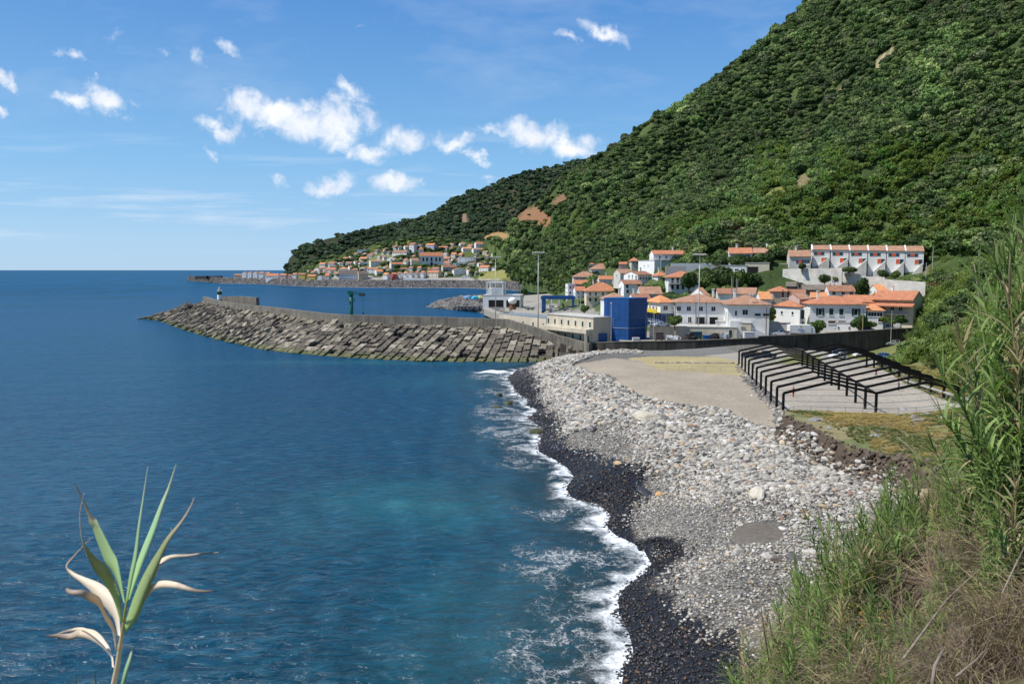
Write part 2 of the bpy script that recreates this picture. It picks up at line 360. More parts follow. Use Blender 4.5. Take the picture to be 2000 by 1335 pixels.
# cached grid for fast lookups
GX = np.arange(-60, 262, 1.0); GY = np.arange(-12, 482, 1.0)
_gx, _gy = np.meshgrid(GX, GY); GZ = zland(_gx, _gy)
def zg(X, Y):
    fx = np.clip((np.asarray(X, float)-GX[0]), 0, len(GX)-1.001); fy = np.clip((np.asarray(Y, float)-GY[0]), 0, len(GY)-1.001)
    i = fx.astype(int); j = fy.astype(int); a = fx-i; b = fy-j
    return GZ[j, i]*(1-a)*(1-b)+GZ[j, i+1]*a*(1-b)+GZ[j+1, i]*(1-a)*b+GZ[j+1, i+1]*a*b
def G(px, py, zf=zg, y0=8., y1=460.):
    """where the sight line through a photo pixel meets the ground"""
    d = np.array(ray(px, py)); t = np.linspace(y0, y1, 3000)/d[1]
    x = t*d[0]; y = t*d[1]; z = CAMZ+t*d[2]; h = zf(x, y); k = np.argmax(z < h)
    return (x[k], y[k], float(h[k])) if (z < h).any() else W(px, py, Y=y1)

def pxpoly(L, z): return [W(a, b, z=z)[:2] for a, b in L]
WET = pxpoly([(985,735),(1030,722),(1060,714),(1038,727),(1054,771),(1067,806),(1092,831),(1089,869),(1120,888),(1183,913),(1192,926),(1262,957),(1244,985),(1230,1020),(1262,1051),(1309,1067),(1353,1091),(1310,1112),(1312,1172),(1342,1229),(1395,1278),(1432,1335),(1470,1420),(1150,1420),(1150,1250),(1150,1150),(1150,1050),(1080,960),(1000,860),(960,780)], .6)
FIELD = pxpoly([(1115,706),(1200,700),(1440,724),(1530,825),(1480,822),(1400,797),(1330,792),(1250,772),(1190,738)], 5.0)
FRONT = pxpoly([(1230,700),(1300,693),(1445,690),(1470,700),(1470,735),(1380,727),(1290,724)], 5.0)
COURT = [(38.2,106.5),(62.6,106.5),(74.5,168),(48.3,168)]
LOT = [(50,170),(79,168),(96,190),(104,206),(70,206),(46,190)]
KNOLL = [(37.6,107)]+[tuple(p) for p in BANK]+[(60,50),(80,100),(76,150),(78,168),(74.5,168),(62.6,106.5),(38,106.5)]
STONES = FIELD  # only excluded area

# land sheet with per-vertex ground colour
fx = np.concatenate([np.arange(-60, -8, 2.), np.arange(-8, 78, .55), np.arange(78, 140, 1.4), np.arange(140, 270, 4.)])
fy = np.concatenate([np.arange(-12, 8, 1.), np.arange(8, 130, .55), np.arange(130, 215, .9), np.arange(215, 300, 2.), np.arange(300, 484, 4.)])
X, Y = np.meshgrid(fx, fy); Z = zland(X, Y)
sdv = shore_sd(X, Y)
n1 = fbm(X, Y, 9., 21); n2 = fbm(X, Y, 3., 22)
Xn = X+n1*1.5+n2*1.2; Yn = Y+n2*2.0
C = np.zeros(X.shape+(4,)); C[..., 3] = 0     # alpha channel = pebbliness
def paint(mask, col, peb):
    for k in range(3): C[..., k] = np.where(mask, col[k]*(1+n2*.14+n1*.12), C[..., k])
    C[..., 3] = np.where(mask, peb, C[..., 3])
paint(X > -999, (.21, .2, .18), 1.)                                    # pale gravel
paint((n1 > .25), (.17, .165, .15), .9)
gy = (Y > 215)
paint(gy, (.22, .21, .19), .1)
SL = (X > 22+.22*(Y-20)) & (Y > 44)                                    # unused mask kept simple
paint((Y < 44) | (inpoly(X, Y, KNOLL)) | (X > 78+n1*2), (.19, .165, .085), .0)
paint(((Y < 44) | inpoly(X, Y, KNOLL)) & (n2 > .1), (.11, .125, .05), .0)
paint((Y < 44) & (n1+n2*.6 < .05), (.17, .125, .085), .0)
paint((Y < 60) & (sdv > 0) & (Z < 5.0+n1*.7), (.21, .2, .18), 1.)
paint((X > 80+n1*3) & (Y > 60) & (n1 < .2), (.05, .075, .022), .0)
paint(inpoly(Xn, Yn, FIELD), (.31, .265, .205), .15)
paint(inpoly(Xn+n1*2, Yn+n1*2, FRONT), (.32, .27, .14), .0)
paint((Y > 186+n2*2) & (Y < 214) & (X > 14) & (X < 56), (.2, .2, .19), .7)
paint((X > 63+(Y-108)*.19) & (Y > 70) & (Y < 240) & ~inpoly(X, Y, LOT), (.13, .14, .05), 0.)
paint(inpoly(X, Y, COURT), (.315, .285, .24), .05)
paint(inpoly(X, Y, LOT), (.30, .28, .235), .15)
paint(inpoly(Xn, Yn, [(55,170),(66,170),(72,184),(66,186)]), (.17, .18, .06), .0)
paint(inpoly(Xn+n1, Yn, WET) & (sdv > -2.5), (.022, .021, .022), 1.)
paint(sdv < -2.5, (.045, .055, .05), 1.)
paint((seg_dist(X, Y, BANK) < 1.0) & (Y > 60) & (Y < 104), (.07, .05, .034), .3)  # brown earth band, darkened to stand for the shadow under the bank edge
paint((Y > 225) & (X > 16) & (Z > 6.5+n1*1.5), (.06, .09, .028), 0.)
paint((Y > 250) & (X > 100), (.07, .1, .035), 0.)
pp = np.array(G(1480, 1040)); paint(np.hypot((X-pp[0])/2.2, (Y-pp[1])/2.6) < 1+n2*.5, (.12, .105, .088), .1)
def grid_obj(name, X, Y, Z, mats, cols=None, smooth=True, keep=None):
    ny, nx = X.shape; me = bpy.data.meshes.new(name)
    V = np.stack([X, Y, Z], -1).reshape(-1, 3)
    ii = np.arange((ny-1)*(nx-1)); r = ii//(nx-1); c = ii % (nx-1); a = r*nx+c
    Fc = np.stack([a, a+1, a+nx+1, a+nx], -1)
    if keep is not None:
        kf = keep.reshape(-1); Fc = Fc[kf[Fc].any(1)]
    me.vertices.add(len(V)); me.vertices.foreach_set('co', V.astype(np.float32).ravel())
    me.loops.add(len(Fc)*4); me.loops.foreach_set('vertex_index', Fc.astype(np.int32).ravel())
    me.polygons.add(len(Fc)); me.polygons.foreach_set('loop_start', np.arange(0, len(Fc)*4, 4, dtype=np.int32)); me.polygons.foreach_set('loop_total', np.full(len(Fc), 4, dtype=np.int32))
    if smooth: me.polygons.foreach_set('use_smooth', np.ones(len(Fc), bool))
    me.update(calc_edges=True)
    if cols is not None:
        for nm, c in cols.items():
            if c.ndim == 2: at = me.attributes.new(nm, 'FLOAT', 'POINT'); at.data.foreach_set('value', c.astype(np.float32).ravel())
            else: at = me.attributes.new(nm, 'FLOAT_COLOR', 'POINT'); at.data.foreach_set('color', c.reshape(-1, 4).astype(np.float32).ravel())
    for m in (mats if isinstance(mats, list) else [mats]): me.materials.append(m)
    return link(bpy.data.objects.new(name, me))

def ground_mat():
    m, nt = newmat('ground'); pos = geo_pos(nt)
    a = N(nt, 'ShaderNodeAttribute', attribute_name='ground_colour')
    base = a.outputs['Color']; peb = a.outputs['Alpha']
    v = N(nt, 'ShaderNodeTexVoronoi', ins={'Vector': pos, 'Scale': 4.2, 'Randomness': 1.0})
    v2 = N(nt, 'ShaderNodeTexVoronoi', ins={'Vector': pos, 'Scale': 10.0})
    r1 = N(nt, 'ShaderNodeSeparateColor', ins={0: v.outputs['Color']}).outputs[0]; r2 = N(nt, 'ShaderNodeSeparateColor', ins={0: v2.outputs['Color']}).outputs[1]
    pv = MATH(nt, 'ADD', MR(nt, r1, 0, 1, .45, 1.35), MR(nt, r2, 0, 1, -.3, .3))
    edge = MR(nt, v.outputs['Distance'], .1, .75, 1, .45)
    pv = MATH(nt, 'MULTIPLY', pv, edge)
    n = N(nt, 'ShaderNodeTexNoise', ins={'Vector': pos, 'Scale': 2.2, 'Detail': 8.0, 'Roughness': .7})
    nn = MR(nt, n.outputs[0], .25, .75, .6, 1.4)
    k = N(nt, 'ShaderNodeMix', ins={0: peb, 2: nn, 3: pv}); 
    colr = VM(nt, 'SCALE', base, s=k.outputs[0]).outputs[0]
    h = N(nt, 'ShaderNodeMix', ins={0: peb, 2: n.outputs[0], 3: MATH(nt, 'SUBTRACT', 1.0, v.outputs['Distance'])})
    lum = N(nt, 'ShaderNodeRGBToBW', ins={0: base})
    finish(nt, colr, MR(nt, lum.outputs[0], .02, .08, .35, .9), h.outputs[0], .7, .12, .3); return m
ground = grid_obj('ground', X, Y, Z, ground_mat(), {'ground_colour': C}); prop(ground, kind='structure')

# ------------------------------------------------------------------ sea: one sheet to the horizon, fine near the shore
gx = np.concatenate([-np.geomspace(26000, 70, 26), np.arange(-66, 26, .8), np.geomspace(30, 26000, 22)])
gyy = np.concatenate([np.array([-4000., -600, -60, 0, 15, 24]), np.arange(26, 236, .8), np.geomspace(242, 26000, 60)])
X, Y = np.meshgrid(gx, gyy); sdw = -shore_sd(X, Y)
far = (X < -70) | (Y > 240); sdw = np.where(far, np.maximum(np.abs(sdw), 30), sdw)
wave = np.zeros(X.shape)
lee = np.clip(sdw/4, 0, 1)*np.clip((60-sdw)/50, 0, 1)
# the breaking swell at the corner by the breakwater and low swash ridges along the beach
bx, by, _ = W(975, 728, z=0); dx = X-bx; dy = Y-by
wave += .75*np.exp(-((dy+dx*.25)/1.3)**2-(dx/4.0)**2)
wave += .12*lee*np.sin(sdw*1.1+fbm(X, Y, 8., 31)*4)
foamv = np.exp(-((dy+dx*.25+.6)/1.4)**2-((dx+1.5)/5.5)**2)
WLF = np.array([W(a, b, z=0)[:2] for a, b in [(282,622),(321,626),(347,637),(395,652),(446,665),(519,681),(586,689),(671,696),(825,704),(960,705),(1085,704)]])
foamv = np.maximum(foamv, .5*np.exp(-((seg_dist(X, Y, WLF)-.8)/1.1)**2))
CHURN = [(1240,1060,4.5,5),(1180,1010,5,4),(1150,1000,7,3),(1120,1090,6,4),(1080,1110,3,3),(1160,1180,4,6),(1130,1270,5,6),(1100,1320,4,4),(1010,790,5,10),(1000,840,6,8),(1035,870,4,6),(1020,900,3,5),(960,800,4,6),(970,735,7,6),(985,765,5,8),(1000,815,5,7),(1030,855,5,6),(1060,900,4,4)]
ch = np.zeros(X.shape)
for px, py, rx, ry in CHURN:
    cx, cy, _ = W(px, py, z=0); ch = np.maximum(ch, np.exp(-((X-cx)/rx)**2-((Y-cy)/ry)**2))
cal = {'shore': sdw, 'foam': foamv, 'churn': ch}
tu = np.zeros(X.shape)
for px, py, rx, ry, s in [(800,985,10,9,1.),(1000,1150,7,7,.7),(900,740,16,14,.45),(950,1250,7,6,.5),(690,1010,8,7,.5),(700,708,40,6,.5)]:
    cx, cy, _ = W(px, py, z=0); tu = np.maximum(tu, s*np.exp(-((X-cx)/rx)**2-((Y-cy)/ry)**2))
cal['turbid'] = tu
def sea_mat():
    m, nt = newmat('sea_water'); pos = geo_pos(nt)
    A = lambda n_: N(nt, 'ShaderNodeAttribute', attribute_name=n_).outputs['Fac']
    sd = A('shore'); tu = A('turbid'); fo = A('foam'); chn = A('churn')
    big = N(nt, 'ShaderNodeTexNoise', ins={'Vector': pos, 'Scale': .012, 'Detail': 4.0})
    med = N(nt, 'ShaderNodeTexNoise', ins={'Vector': pos, 'Scale': .09, 'Detail': 5.0, 'Distortion': .8})
    sxyz = N(nt, 'ShaderNodeSeparateXYZ', ins={0: pos})
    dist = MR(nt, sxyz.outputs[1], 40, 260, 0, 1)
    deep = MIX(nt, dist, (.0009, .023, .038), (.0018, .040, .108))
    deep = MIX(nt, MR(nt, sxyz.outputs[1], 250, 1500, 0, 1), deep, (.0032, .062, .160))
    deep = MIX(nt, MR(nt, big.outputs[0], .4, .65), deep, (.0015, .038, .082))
    teal = MIX(nt, MR(nt, med.outputs[0], .3, .7), (.012, .095, .115), (.03, .16, .175))
    t = MATH(nt, 'MULTIPLY', tu, MR(nt, med.outputs[0], .3, .6, .4, .85))
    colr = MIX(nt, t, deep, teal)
    sh = MR(nt, MATH(nt, 'ADD', sd, MATH(nt, 'MULTIPLY', MATH(nt, 'SUBTRACT', med.outputs[0], .5), 14.0)), 1, 18, .75, 0)
    colr = MIX(nt, sh, colr, (.030, .060, .068))
    # lace of foam
    wob = N(nt, 'ShaderNodeTexNoise', ins={'Vector': pos, 'Scale': .9, 'Detail': 4.0, 'Roughness': .6})
    wp = VM(nt, 'ADD', pos, VM(nt, 'SCALE', VM(nt, 'SUBTRACT', wob.outputs['Color'], (.5, .5, .5)).outputs[0], s=1.6).outputs[0]).outputs[0]
    mpn = N(nt, 'ShaderNodeMapping', ins={0: wp}); mpn.inputs['Scale'].default_value = (1.0, .8, 1)
    vo = N(nt, 'ShaderNodeTexVoronoi', feature='DISTANCE_TO_EDGE', ins={'Vector': mpn.outputs[0], 'Scale': 1.15})
    vo2 = N(nt, 'ShaderNodeTexVoronoi', feature='DISTANCE_TO_EDGE', ins={'Vector': mpn.outputs[0], 'Scale': 3.1})
    pat = N(nt, 'ShaderNodeTexNoise', ins={'Vector': pos, 'Scale': .35, 'Detail': 5.0, 'Roughness': .65, 'Distortion': .5})
    fine = N(nt, 'ShaderNodeTexNoise', ins={'Vector': pos, 'Scale': 3.0, 'Detail': 6.0, 'Roughness': .75})
    zone = MATH(nt, 'MAXIMUM', MR(nt, sd, 0, 4.5, 1, 0), MATH(nt, 'MULTIPLY', chn, .8))
    zone = MATH(nt, 'MULTIPLY', zone, MR(nt, sd, 22, 9, 0, 1))
    amt = MATH(nt, 'MULTIPLY', zone, MR(nt, pat.outputs[0], .40, .62, .1, 1.15))
    wl = MATH(nt, 'MULTIPLY', amt, .22)
    l1 = MATH(nt, 'SUBTRACT', 1.0, MATH(nt, 'DIVIDE', vo.outputs[0], MATH(nt, 'ADD', wl, .005)), clamp=True)
    l2 = MATH(nt, 'SUBTRACT', 1.0, MATH(nt, 'DIVIDE', vo2.outputs[0], MATH(nt, 'ADD', MATH(nt, 'MULTIPLY', wl, .9), .005)), clamp=True)
    lace = MATH(nt, 'MAXIMUM', l1, MATH(nt, 'MULTIPLY', l2, .9))
    lace = MATH(nt, 'MULTIPLY', lace, MR(nt, fine.outputs[0], .38, .6, .3, 1.1), clamp=True)
    lace = MATH(nt, 'MULTIPLY', lace, MR(nt, amt, .12, .4), clamp=True)
    swash = MR(nt, MATH(nt, 'ADD', MATH(nt, 'ADD', sd, MATH(nt, 'MULTIPLY', MATH(nt, 'SUBTRACT', pat.outputs[0], .5), -9.0)), MATH(nt, 'MULTIPLY', MATH(nt, 'SUBTRACT', fine.outputs[0], .5), 3.5)), .4, 2.4, 1, 0)
    foamy = MATH(nt, 'MAXIMUM', MATH(nt, 'MAXIMUM', lace, MATH(nt, 'MULTIPLY', swash, .95)), MR(nt, MATH(nt, 'ADD', fo, MATH(nt, 'MULTIPLY', MATH(nt, 'SUBTRACT', fine.outputs[0], .5), 1.1)), .35, .7))
    # a few flecks farther out
    fl = N(nt, 'ShaderNodeTexNoise', ins={'Vector': pos, 'Scale': 1.7, 'Detail': 5.0, 'Roughness': .8})
    foamy = MATH(nt, 'MAXIMUM', foamy, MATH(nt, 'MULTIPLY', MR(nt, fl.outputs[0], .70, .76), MR(nt, sd, 25, 10, 0, .5)))
    # waves
    mw = N(nt, 'ShaderNodeMapping', ins={0: pos}); mw.inputs['Rotation'].default_value = (0, 0, R(-22)); mw.inputs['Scale'].default_value = (.42, 1, 1)
    a1 = N(nt, 'ShaderNodeTexNoise', ins={'Vector': mw.outputs[0], 'Scale': 1.25, 'Detail': 5.0, 'Roughness': .6, 'Distortion': .4})
    a2 = N(nt, 'ShaderNodeTexNoise', ins={'Vector': mw.outputs[0], 'Scale': .16, 'Detail': 3.0, 'Roughness': .5})
    hh = MATH(nt, 'ADD', MATH(nt, 'MULTIPLY', a1.outputs[0], .45), MATH(nt, 'MULTIPLY', a2.outputs[0], 1.0))
    hh = MATH(nt, 'ADD', hh, MATH(nt, 'MULTIPLY', foamy, .12))
    # crest tone: light on the wavelets painted into the water colour by ripple noise
    colr = MIX(nt, MR(nt, a1.outputs[0], .42, .68, 0, .55), colr, (.010, .095, .150))
    white = MIX(nt, fine.outputs[0], (.55, .6, .64), (.86, .87, .87))
    colr = MIX(nt, foamy, colr, white)
    bmp = N(nt, 'ShaderNodeBump', ins={'Height': hh, 'Strength': 1.0, 'Distance': 1.0}).outputs[0]
    di = N(nt, 'ShaderNodeBsdfDiffuse', ins={'Color': colr, 'Normal': bmp}); gl = N(nt, 'ShaderNodeBsdfGlossy', ins={'Color': (.9, .95, 1, 1), 'Roughness': .14, 'Normal': bmp})
    fr_ = N(nt, 'ShaderNodeFresnel', ins={'IOR': 1.33, 'Normal': bmp}).outputs[0]
    ff = MATH(nt, 'MULTIPLY', MATH(nt, 'MINIMUM', fr_, MR(nt, sxyz.outputs[1], 60, 900, .30, .15)), MATH(nt, 'SUBTRACT', 1.0, foamy, clamp=True))
    p = N(nt, 'ShaderNodeMixShader', ins={0: ff, 1: di.outputs[0], 2: gl.outputs[0]}); N(nt, 'ShaderNodeOutputMaterial')
    # shallow film of water lets the pebbles show
    tr = N(nt, 'ShaderNodeBsdfTransparent'); al = MATH(nt, 'MULTIPLY', MR(nt, sd, 0, 7.5, .62, 0), MATH(nt, 'SUBTRACT', 1.0, foamy, clamp=True))
    mx = N(nt, 'ShaderNodeMixShader', ins={0: al, 1: p.outputs[0], 2: tr.outputs[0]})
    out = [n_ for n_ in nt.nodes if n_.type == 'OUTPUT_MATERIAL'][0]; nt.links.new(mx.outputs[0], out.inputs[0])
    return m
sea = grid_obj('sea', X, Y, wave*(sdw > -3), sea_mat(), cal, keep=(sdw > -3)); prop(sea, kind='structure')

# ------------------------------------------------------------------ hillsides as polar sheets seen from the shore
def pa(px): return (px-1000)/F/1.0041
def interp_cols(tab, px, k): return np.interp(px, [t[0] for t in tab], [t[k] for t in tab])
def zpy(py, Y): return W(1000, py, Y=Y)[2]
A_F = [(940,1260,zpy(468,1260)),(960,1200,zpy(478,1200)),(985,1100,zpy(492,1100)),(1020,950,zpy(508,950)),(1060,800,zpy(518,800)),(1110,560,zpy(527,560)),(1150,480,zpy(522,480)),(1200,420,zpy(513,420)),
 (1300,362,zpy(488,362)),(1400,328,zpy(482,328)),(1500,306,zpy(484,306)),(1600,300,zpy(492,300)),(1700,296,zpy(500,296)),(1800,286,zpy(498,286)),(1900,262,zpy(500,262)),(2000,240,zpy(492,240)),(2400,190,40),(2900,150,60)]
A_C = [(940,1300,zpy(478,1300)),(960,1260,zpy(470,1260)),(992,1220,zpy(448,1220)),(1020,1180,zpy(416,1180)),(1072,1140,zpy(374,1140)),(1100,1120,zpy(350,1120)),(1150,1080,zpy(322,1080)),(1196,1050,zpy(292,1050)),(1290,1000,zpy(234,1000)),(1330,980,zpy(210,980)),(1400,940,zpy(156,940)),
 (1500,900,zpy(70,900)),(1575,860,zpy(4,860)),(1700,800,390),(2000,660,440),(2400,500,440),(2900,400,430)]
def hillA(px, t):
    yf = interp_cols(A_F, px, 1); zf_ = interp_cols(A_F, px, 2); yc = interp_cols(A_C, px, 1); zc = interp_cols(A_C, px, 2)
    y = yf+(yc-yf)*t; tt = np.clip(t, 0, 1)
    z = zf_+(zc-zf_)*(t-.0*np.sin(math.pi*tt))
    z = np.where(t > 1, zc-(t-1)*(yc-yf)*.5, z)
    x = y*pa(px)
    env = np.sin(math.pi*np.clip(tt, 0.02, 1))**.7
    n = .75-2.4*np.abs(fbm(y*1.0-x*.35, (x+z)*.30, 130., 41, 4))
    z = z+np.where(t < 1, n*36*env*np.clip((zc-zf_)/150., .1, 1), 0)
    z = z+np.where(tt < 1, fbm(x, y, 14., 43, 2)*2.*env, 0)
    return x, y, z
pxs = np.arange(940, 2900, 7.); ts = np.concatenate([[-.14], np.linspace(0, 1, 110), [1.04, 1.12, 1.3]])
PX, T = np.meshgrid(pxs, ts); AX, AY, AZ = hillA(PX, T); AZ[0] = 1.0

B_F = [(540,1640,-3),(560,1600,-3),(600,1500,0),(640,1520,20),(700,1560,40),(760,1520,55),(830,1500,62),(900,1460,62),(980,1380,60),(1100,1300,90),(1200,1250,120),(1300,1250,150)]
B_C = [(540,1660,-2),(556,1650,4),(560,1650,zpy(521,1650)),(565,1655,zpy(505,1655)),(575,1660,zpy(494,1660)),(590,1660,zpy(484,1660)),(640,1700,zpy(466,1700)),(700,1760,zpy(454,1760)),(760,1800,zpy(440,1800)),(830,1820,zpy(424,1820)),(858,1820,zpy(410,1820)),
 (880,1800,zpy(392,1800)),(920,1780,zpy(374,1780)),(950,1750,zpy(368,1750)),(985,1700,zpy(350,1700)),(1050,1650,zpy(333,1650)),(1100,1600,zpy(323,1600)),(1150,1550,zpy(310,1550)),(1195,1500,zpy(294,1500)),(1300,1450,zpy(240,1450))]
def hillB(px, t):
    yf = interp_cols(B_F, px, 1); zf_ = interp_cols(B_F, px, 2); yc = interp_cols(B_C, px, 1); zc = interp_cols(B_C, px, 2)
    tt = np.clip(t, 0, 1); y = yf+(yc-yf)*t; x = y*pa(px)
    bul = np.interp(px, [560, 620, 700], [.32, .2, 0])
    z = zf_+(zc-zf_)*np.where(t < 1, t+bul*np.sin(math.pi*tt), 1); z = np.where(t > 1, zc-(t-1)*(yc-yf)*.6, z)
    env = np.sin(math.pi*np.clip(tt, 0.02, 1))**.8
    z = z+np.where(t < 1, fbm(x, (y+z)*.5, 90., 45, 4)*26*env*np.clip((zc-zf_)/120., 0, 1), 0)
    return x, y, z
pxb = np.arange(540, 1300, 5.); tb = np.concatenate([[-.1], np.linspace(0, 1, 60), [1.1, 1.4]])
PB, TB = np.meshgrid(pxb, tb); BX, BY, BZ = hillB(PB, TB); BZ[0] -= 25

V_Y0 = [(366,1770),(400,1600),(428,1441),(480,1400),(530,1341),(564,1240),(620,1150),(700,1111),(800,1095),(910,1080),(980,1000),(1050,860),(1100,800),(1150,720)]
V_T = [(366,1860,6),(400,1720,8),(428,1600,9),(530,1470,9),(564,1420,11),(620,1400,zpy(512,1400)),(700,1380,zpy(487,1380)),(760,1350,zpy(474,1350)),(820,1330,zpy(468,1330)),(900,1300,zpy(471,1300)),(980,1230,zpy(482,1230)),(1050,1050,zpy(506,1050)),(1100,950,zpy(521,950)),(1150,850,26)]
def hillV(px, t):
    y0 = interp_cols(V_Y0, px, 1); yt = interp_cols(V_T, px, 1); zt = interp_cols(V_T, px, 2)
    ks = np.array([0, .1, .2, .3, .62, 1.0, 1.2, 1.35])
    fl = (px < 575)
    yk = [y0-16, y0, y0+15, y0+np.where(fl, 30, 42), y0+42+(yt-y0-42)*.5, yt, yt+50, yt+150]
    zk = [y0*0-6, y0*0, y0*0+9.2, y0*0+9.8, 9.8+(zt-9.8)*.46, zt, zt-np.where(fl, 12, 4), np.where(fl, -8, zt-16)]
    y = np.zeros(px.shape); z = np.zeros(px.shape)
    for i in range(len(ks)-1):
        m = (t >= ks[i]) & (t <= ks[i+1]); f = (t-ks[i])/(ks[i+1]-ks[i])
        y = np.where(m, yk[i]+(yk[i+1]-yk[i])*f, y); z = np.where(m, zk[i]+(zk[i+1]-zk[i])*f, z)
    x = y*pa(px); z = z+np.where((t > .35), fbm(x, y, 40., 47, 3)*3*np.clip((zt-10)/40, 0, 1), 0)
    return x, y, z
pxv = np.arange(366, 1155, 6.); tv = np.concatenate([np.linspace(0, .3, 13), np.linspace(.31, 1, 30), [1.1, 1.2, 1.35]])
PV, TV = np.meshgrid(pxv, tv); VX, VY, VZ = hillV(PV, TV)
def polar_lookup(PXs, AYg, AZg):
    """height of a polar sheet at world x,y"""
    def f(X, Y):
        X = np.atleast_1d(np.asarray(X, float)); Y = np.atleast_1d(np.asarray(Y, float))
        px = 1000+X/np.maximum(Y, 1)*F*1.0041; c = (px-PXs[0])/(PXs[1]-PXs[0]); ok = (c >= 0) & (c < len(PXs)-1); ci = np.clip(c, 0, len(PXs)-1.001); i = ci.astype(int); a = ci-i
        out = np.full(X.shape, -99.)
        for k in range(len(X)):
            if not ok[k]: continue
            z0 = np.interp(Y[k], AYg[:, i[k]], AZg[:, i[k]], left=-99, right=-99); z1 = np.interp(Y[k], AYg[:, i[k]+1], AZg[:, i[k]+1], left=-99, right=-99)
            out[k] = z0*(1-a[k])+z1*a[k]
        return out
    return f
zV = polar_lookup(pxv, VY, VZ); zA = polar_lookup(pxs, AY, AZ); zB = polar_lookup(pxb, BY, BZ)
def GV(px, py): 
    d = np.array(ray(px, py)); ys = np.linspace(700, 1800, 1600); t = ys/d[1]; z = CAMZ+t*d[2]; h = zV(t*d[0], ys); m = (z < h) & (h > 1)
    k = np.argmax(m); return (t[k]*d[0], ys[k], float(h[k])) if m.any() else None
def hill_mat(name, stops, sc=.03):
    m, nt = newmat(name); pos = geo_pos(nt)
    n = N(nt, 'ShaderNodeTexNoise', ins={'Vector': pos, 'Scale': sc, 'Detail': 9.0, 'Roughness': .68})
    f = N(nt, 'ShaderNodeTexNoise', ins={'Vector': pos, 'Scale': .8, 'Detail': 6.0, 'Roughness': .7})
    base = RAMP(nt, n.outputs[0], stops)
    a = N(nt, 'ShaderNodeAttribute', attribute_name='patch')
    colr = MIX(nt, a.outputs['Alpha'], base, a.outputs['Color'])
    colr = VM(nt, 'SCALE', colr, s=MR(nt, f.outputs[0], .3, .7, .6, 1.35)).outputs[0]
    finish(nt, colr, .95, f.outputs[0], .8, 1.2, .1); return m
# patches without trees, as (cx,cy,rx,ry,rot,colour)
OC = (.33, .22, .12); DG = (.28, .24, .10); LG = (.13, .17, .05); DK = (.05, .045, .035)
PATCH = [(1728,118,22,12,-38,(.36,.3,.18)),(1745,95,10,8,0,(.3,.25,.14)),(1572,350,12,30,40,(.2,.17,.09)),(1515,378,40,8,-30,(.19,.2,.06)),(1565,372,40,7,-38,(.2,.19,.07)),
 (1038,420,26,16,-28,(.24,.13,.07)),(1062,428,18,16,0,(.25,.13,.07)),(1095,388,14,10,-30,(.2,.12,.07)),(975,462,26,7,-8,(.3,.2,.09)),(1430,456,34,9,-8,(.33,.23,.14)),(1405,500,32,7,-10,(.28,.18,.1)),(1850,507,48,11,4,(.26,.22,.1)),
 (1235,492,34,6,0,(.1,.07,.05)),(1640,180,8,22,30,(.17,.14,.08)),(908,427,6,14,0,(.2,.15,.1)),(1210,232,4,3,0,OC)]
def patch_cols(X, Y, Z, extra=None):
    PXp, PYp = topix(X, Y, Z); c = np.zeros(X.shape+(4,)); nn = fbm(PXp, PYp, 16., 77, 3)
    for cx, cy, rx, ry, rot, colr in PATCH+(extra or []):
        r = R(rot); dx = PXp-cx; dy = PYp-cy; q = np.hypot((dx*math.cos(r)+dy*math.sin(r))/rx, (-dx*math.sin(r)+dy*math.cos(r))/ry)+nn*.75
        m = np.clip((1.15-q)/.25, 0, 1)
        for k in range(3): c[..., k] = np.where(m > c[..., 3], colr[k], c[..., k])
        c[..., 3] = np.maximum(c[..., 3], m)
    return c
gstops = [(.3, (.035, .055, .02)), (.45, (.05, .08, .025)), (.55, (.075, .11, .035)), (.7, (.10, .12, .05))]
cA = patch_cols(AX, AY, AZ); cB = patch_cols(BX, BY, BZ)
cV = patch_cols(VX, VY, VZ, [(1020,533,95,12,-4,(.23,.22,.08)),(800,470,110,9,-2,(.15,.19,.05)),(700,520,120,14,-14,(.15,.17,.07)),(820,545,190,4,0,(.32,.30,.27)),(560,541,150,5,0,(.3,.28,.25))])
o = grid_obj('hillside', AX, AY, AZ, hill_mat('hill_soil', gstops), {'patch': cA}); prop(o, kind='structure')
o = grid_obj('headland', BX, BY, BZ, hill_mat('headland_soil', [(.3, (.025, .03, .018)), (.5, (.035, .045, .02)), (.62, (.07, .055, .045)), (.75, (.1, .08, .065))]), {'patch': cB}); prop(o, kind='structure')
o = grid_obj('village_slope', VX, VY, VZ, hill_mat('village_soil', [(.3, (.035, .055, .02)), (.45, (.055, .085, .025)), (.6, (.09, .11, .035)), (.75, (.14, .13, .07))]), {'patch': cV}); prop(o, kind='structure')
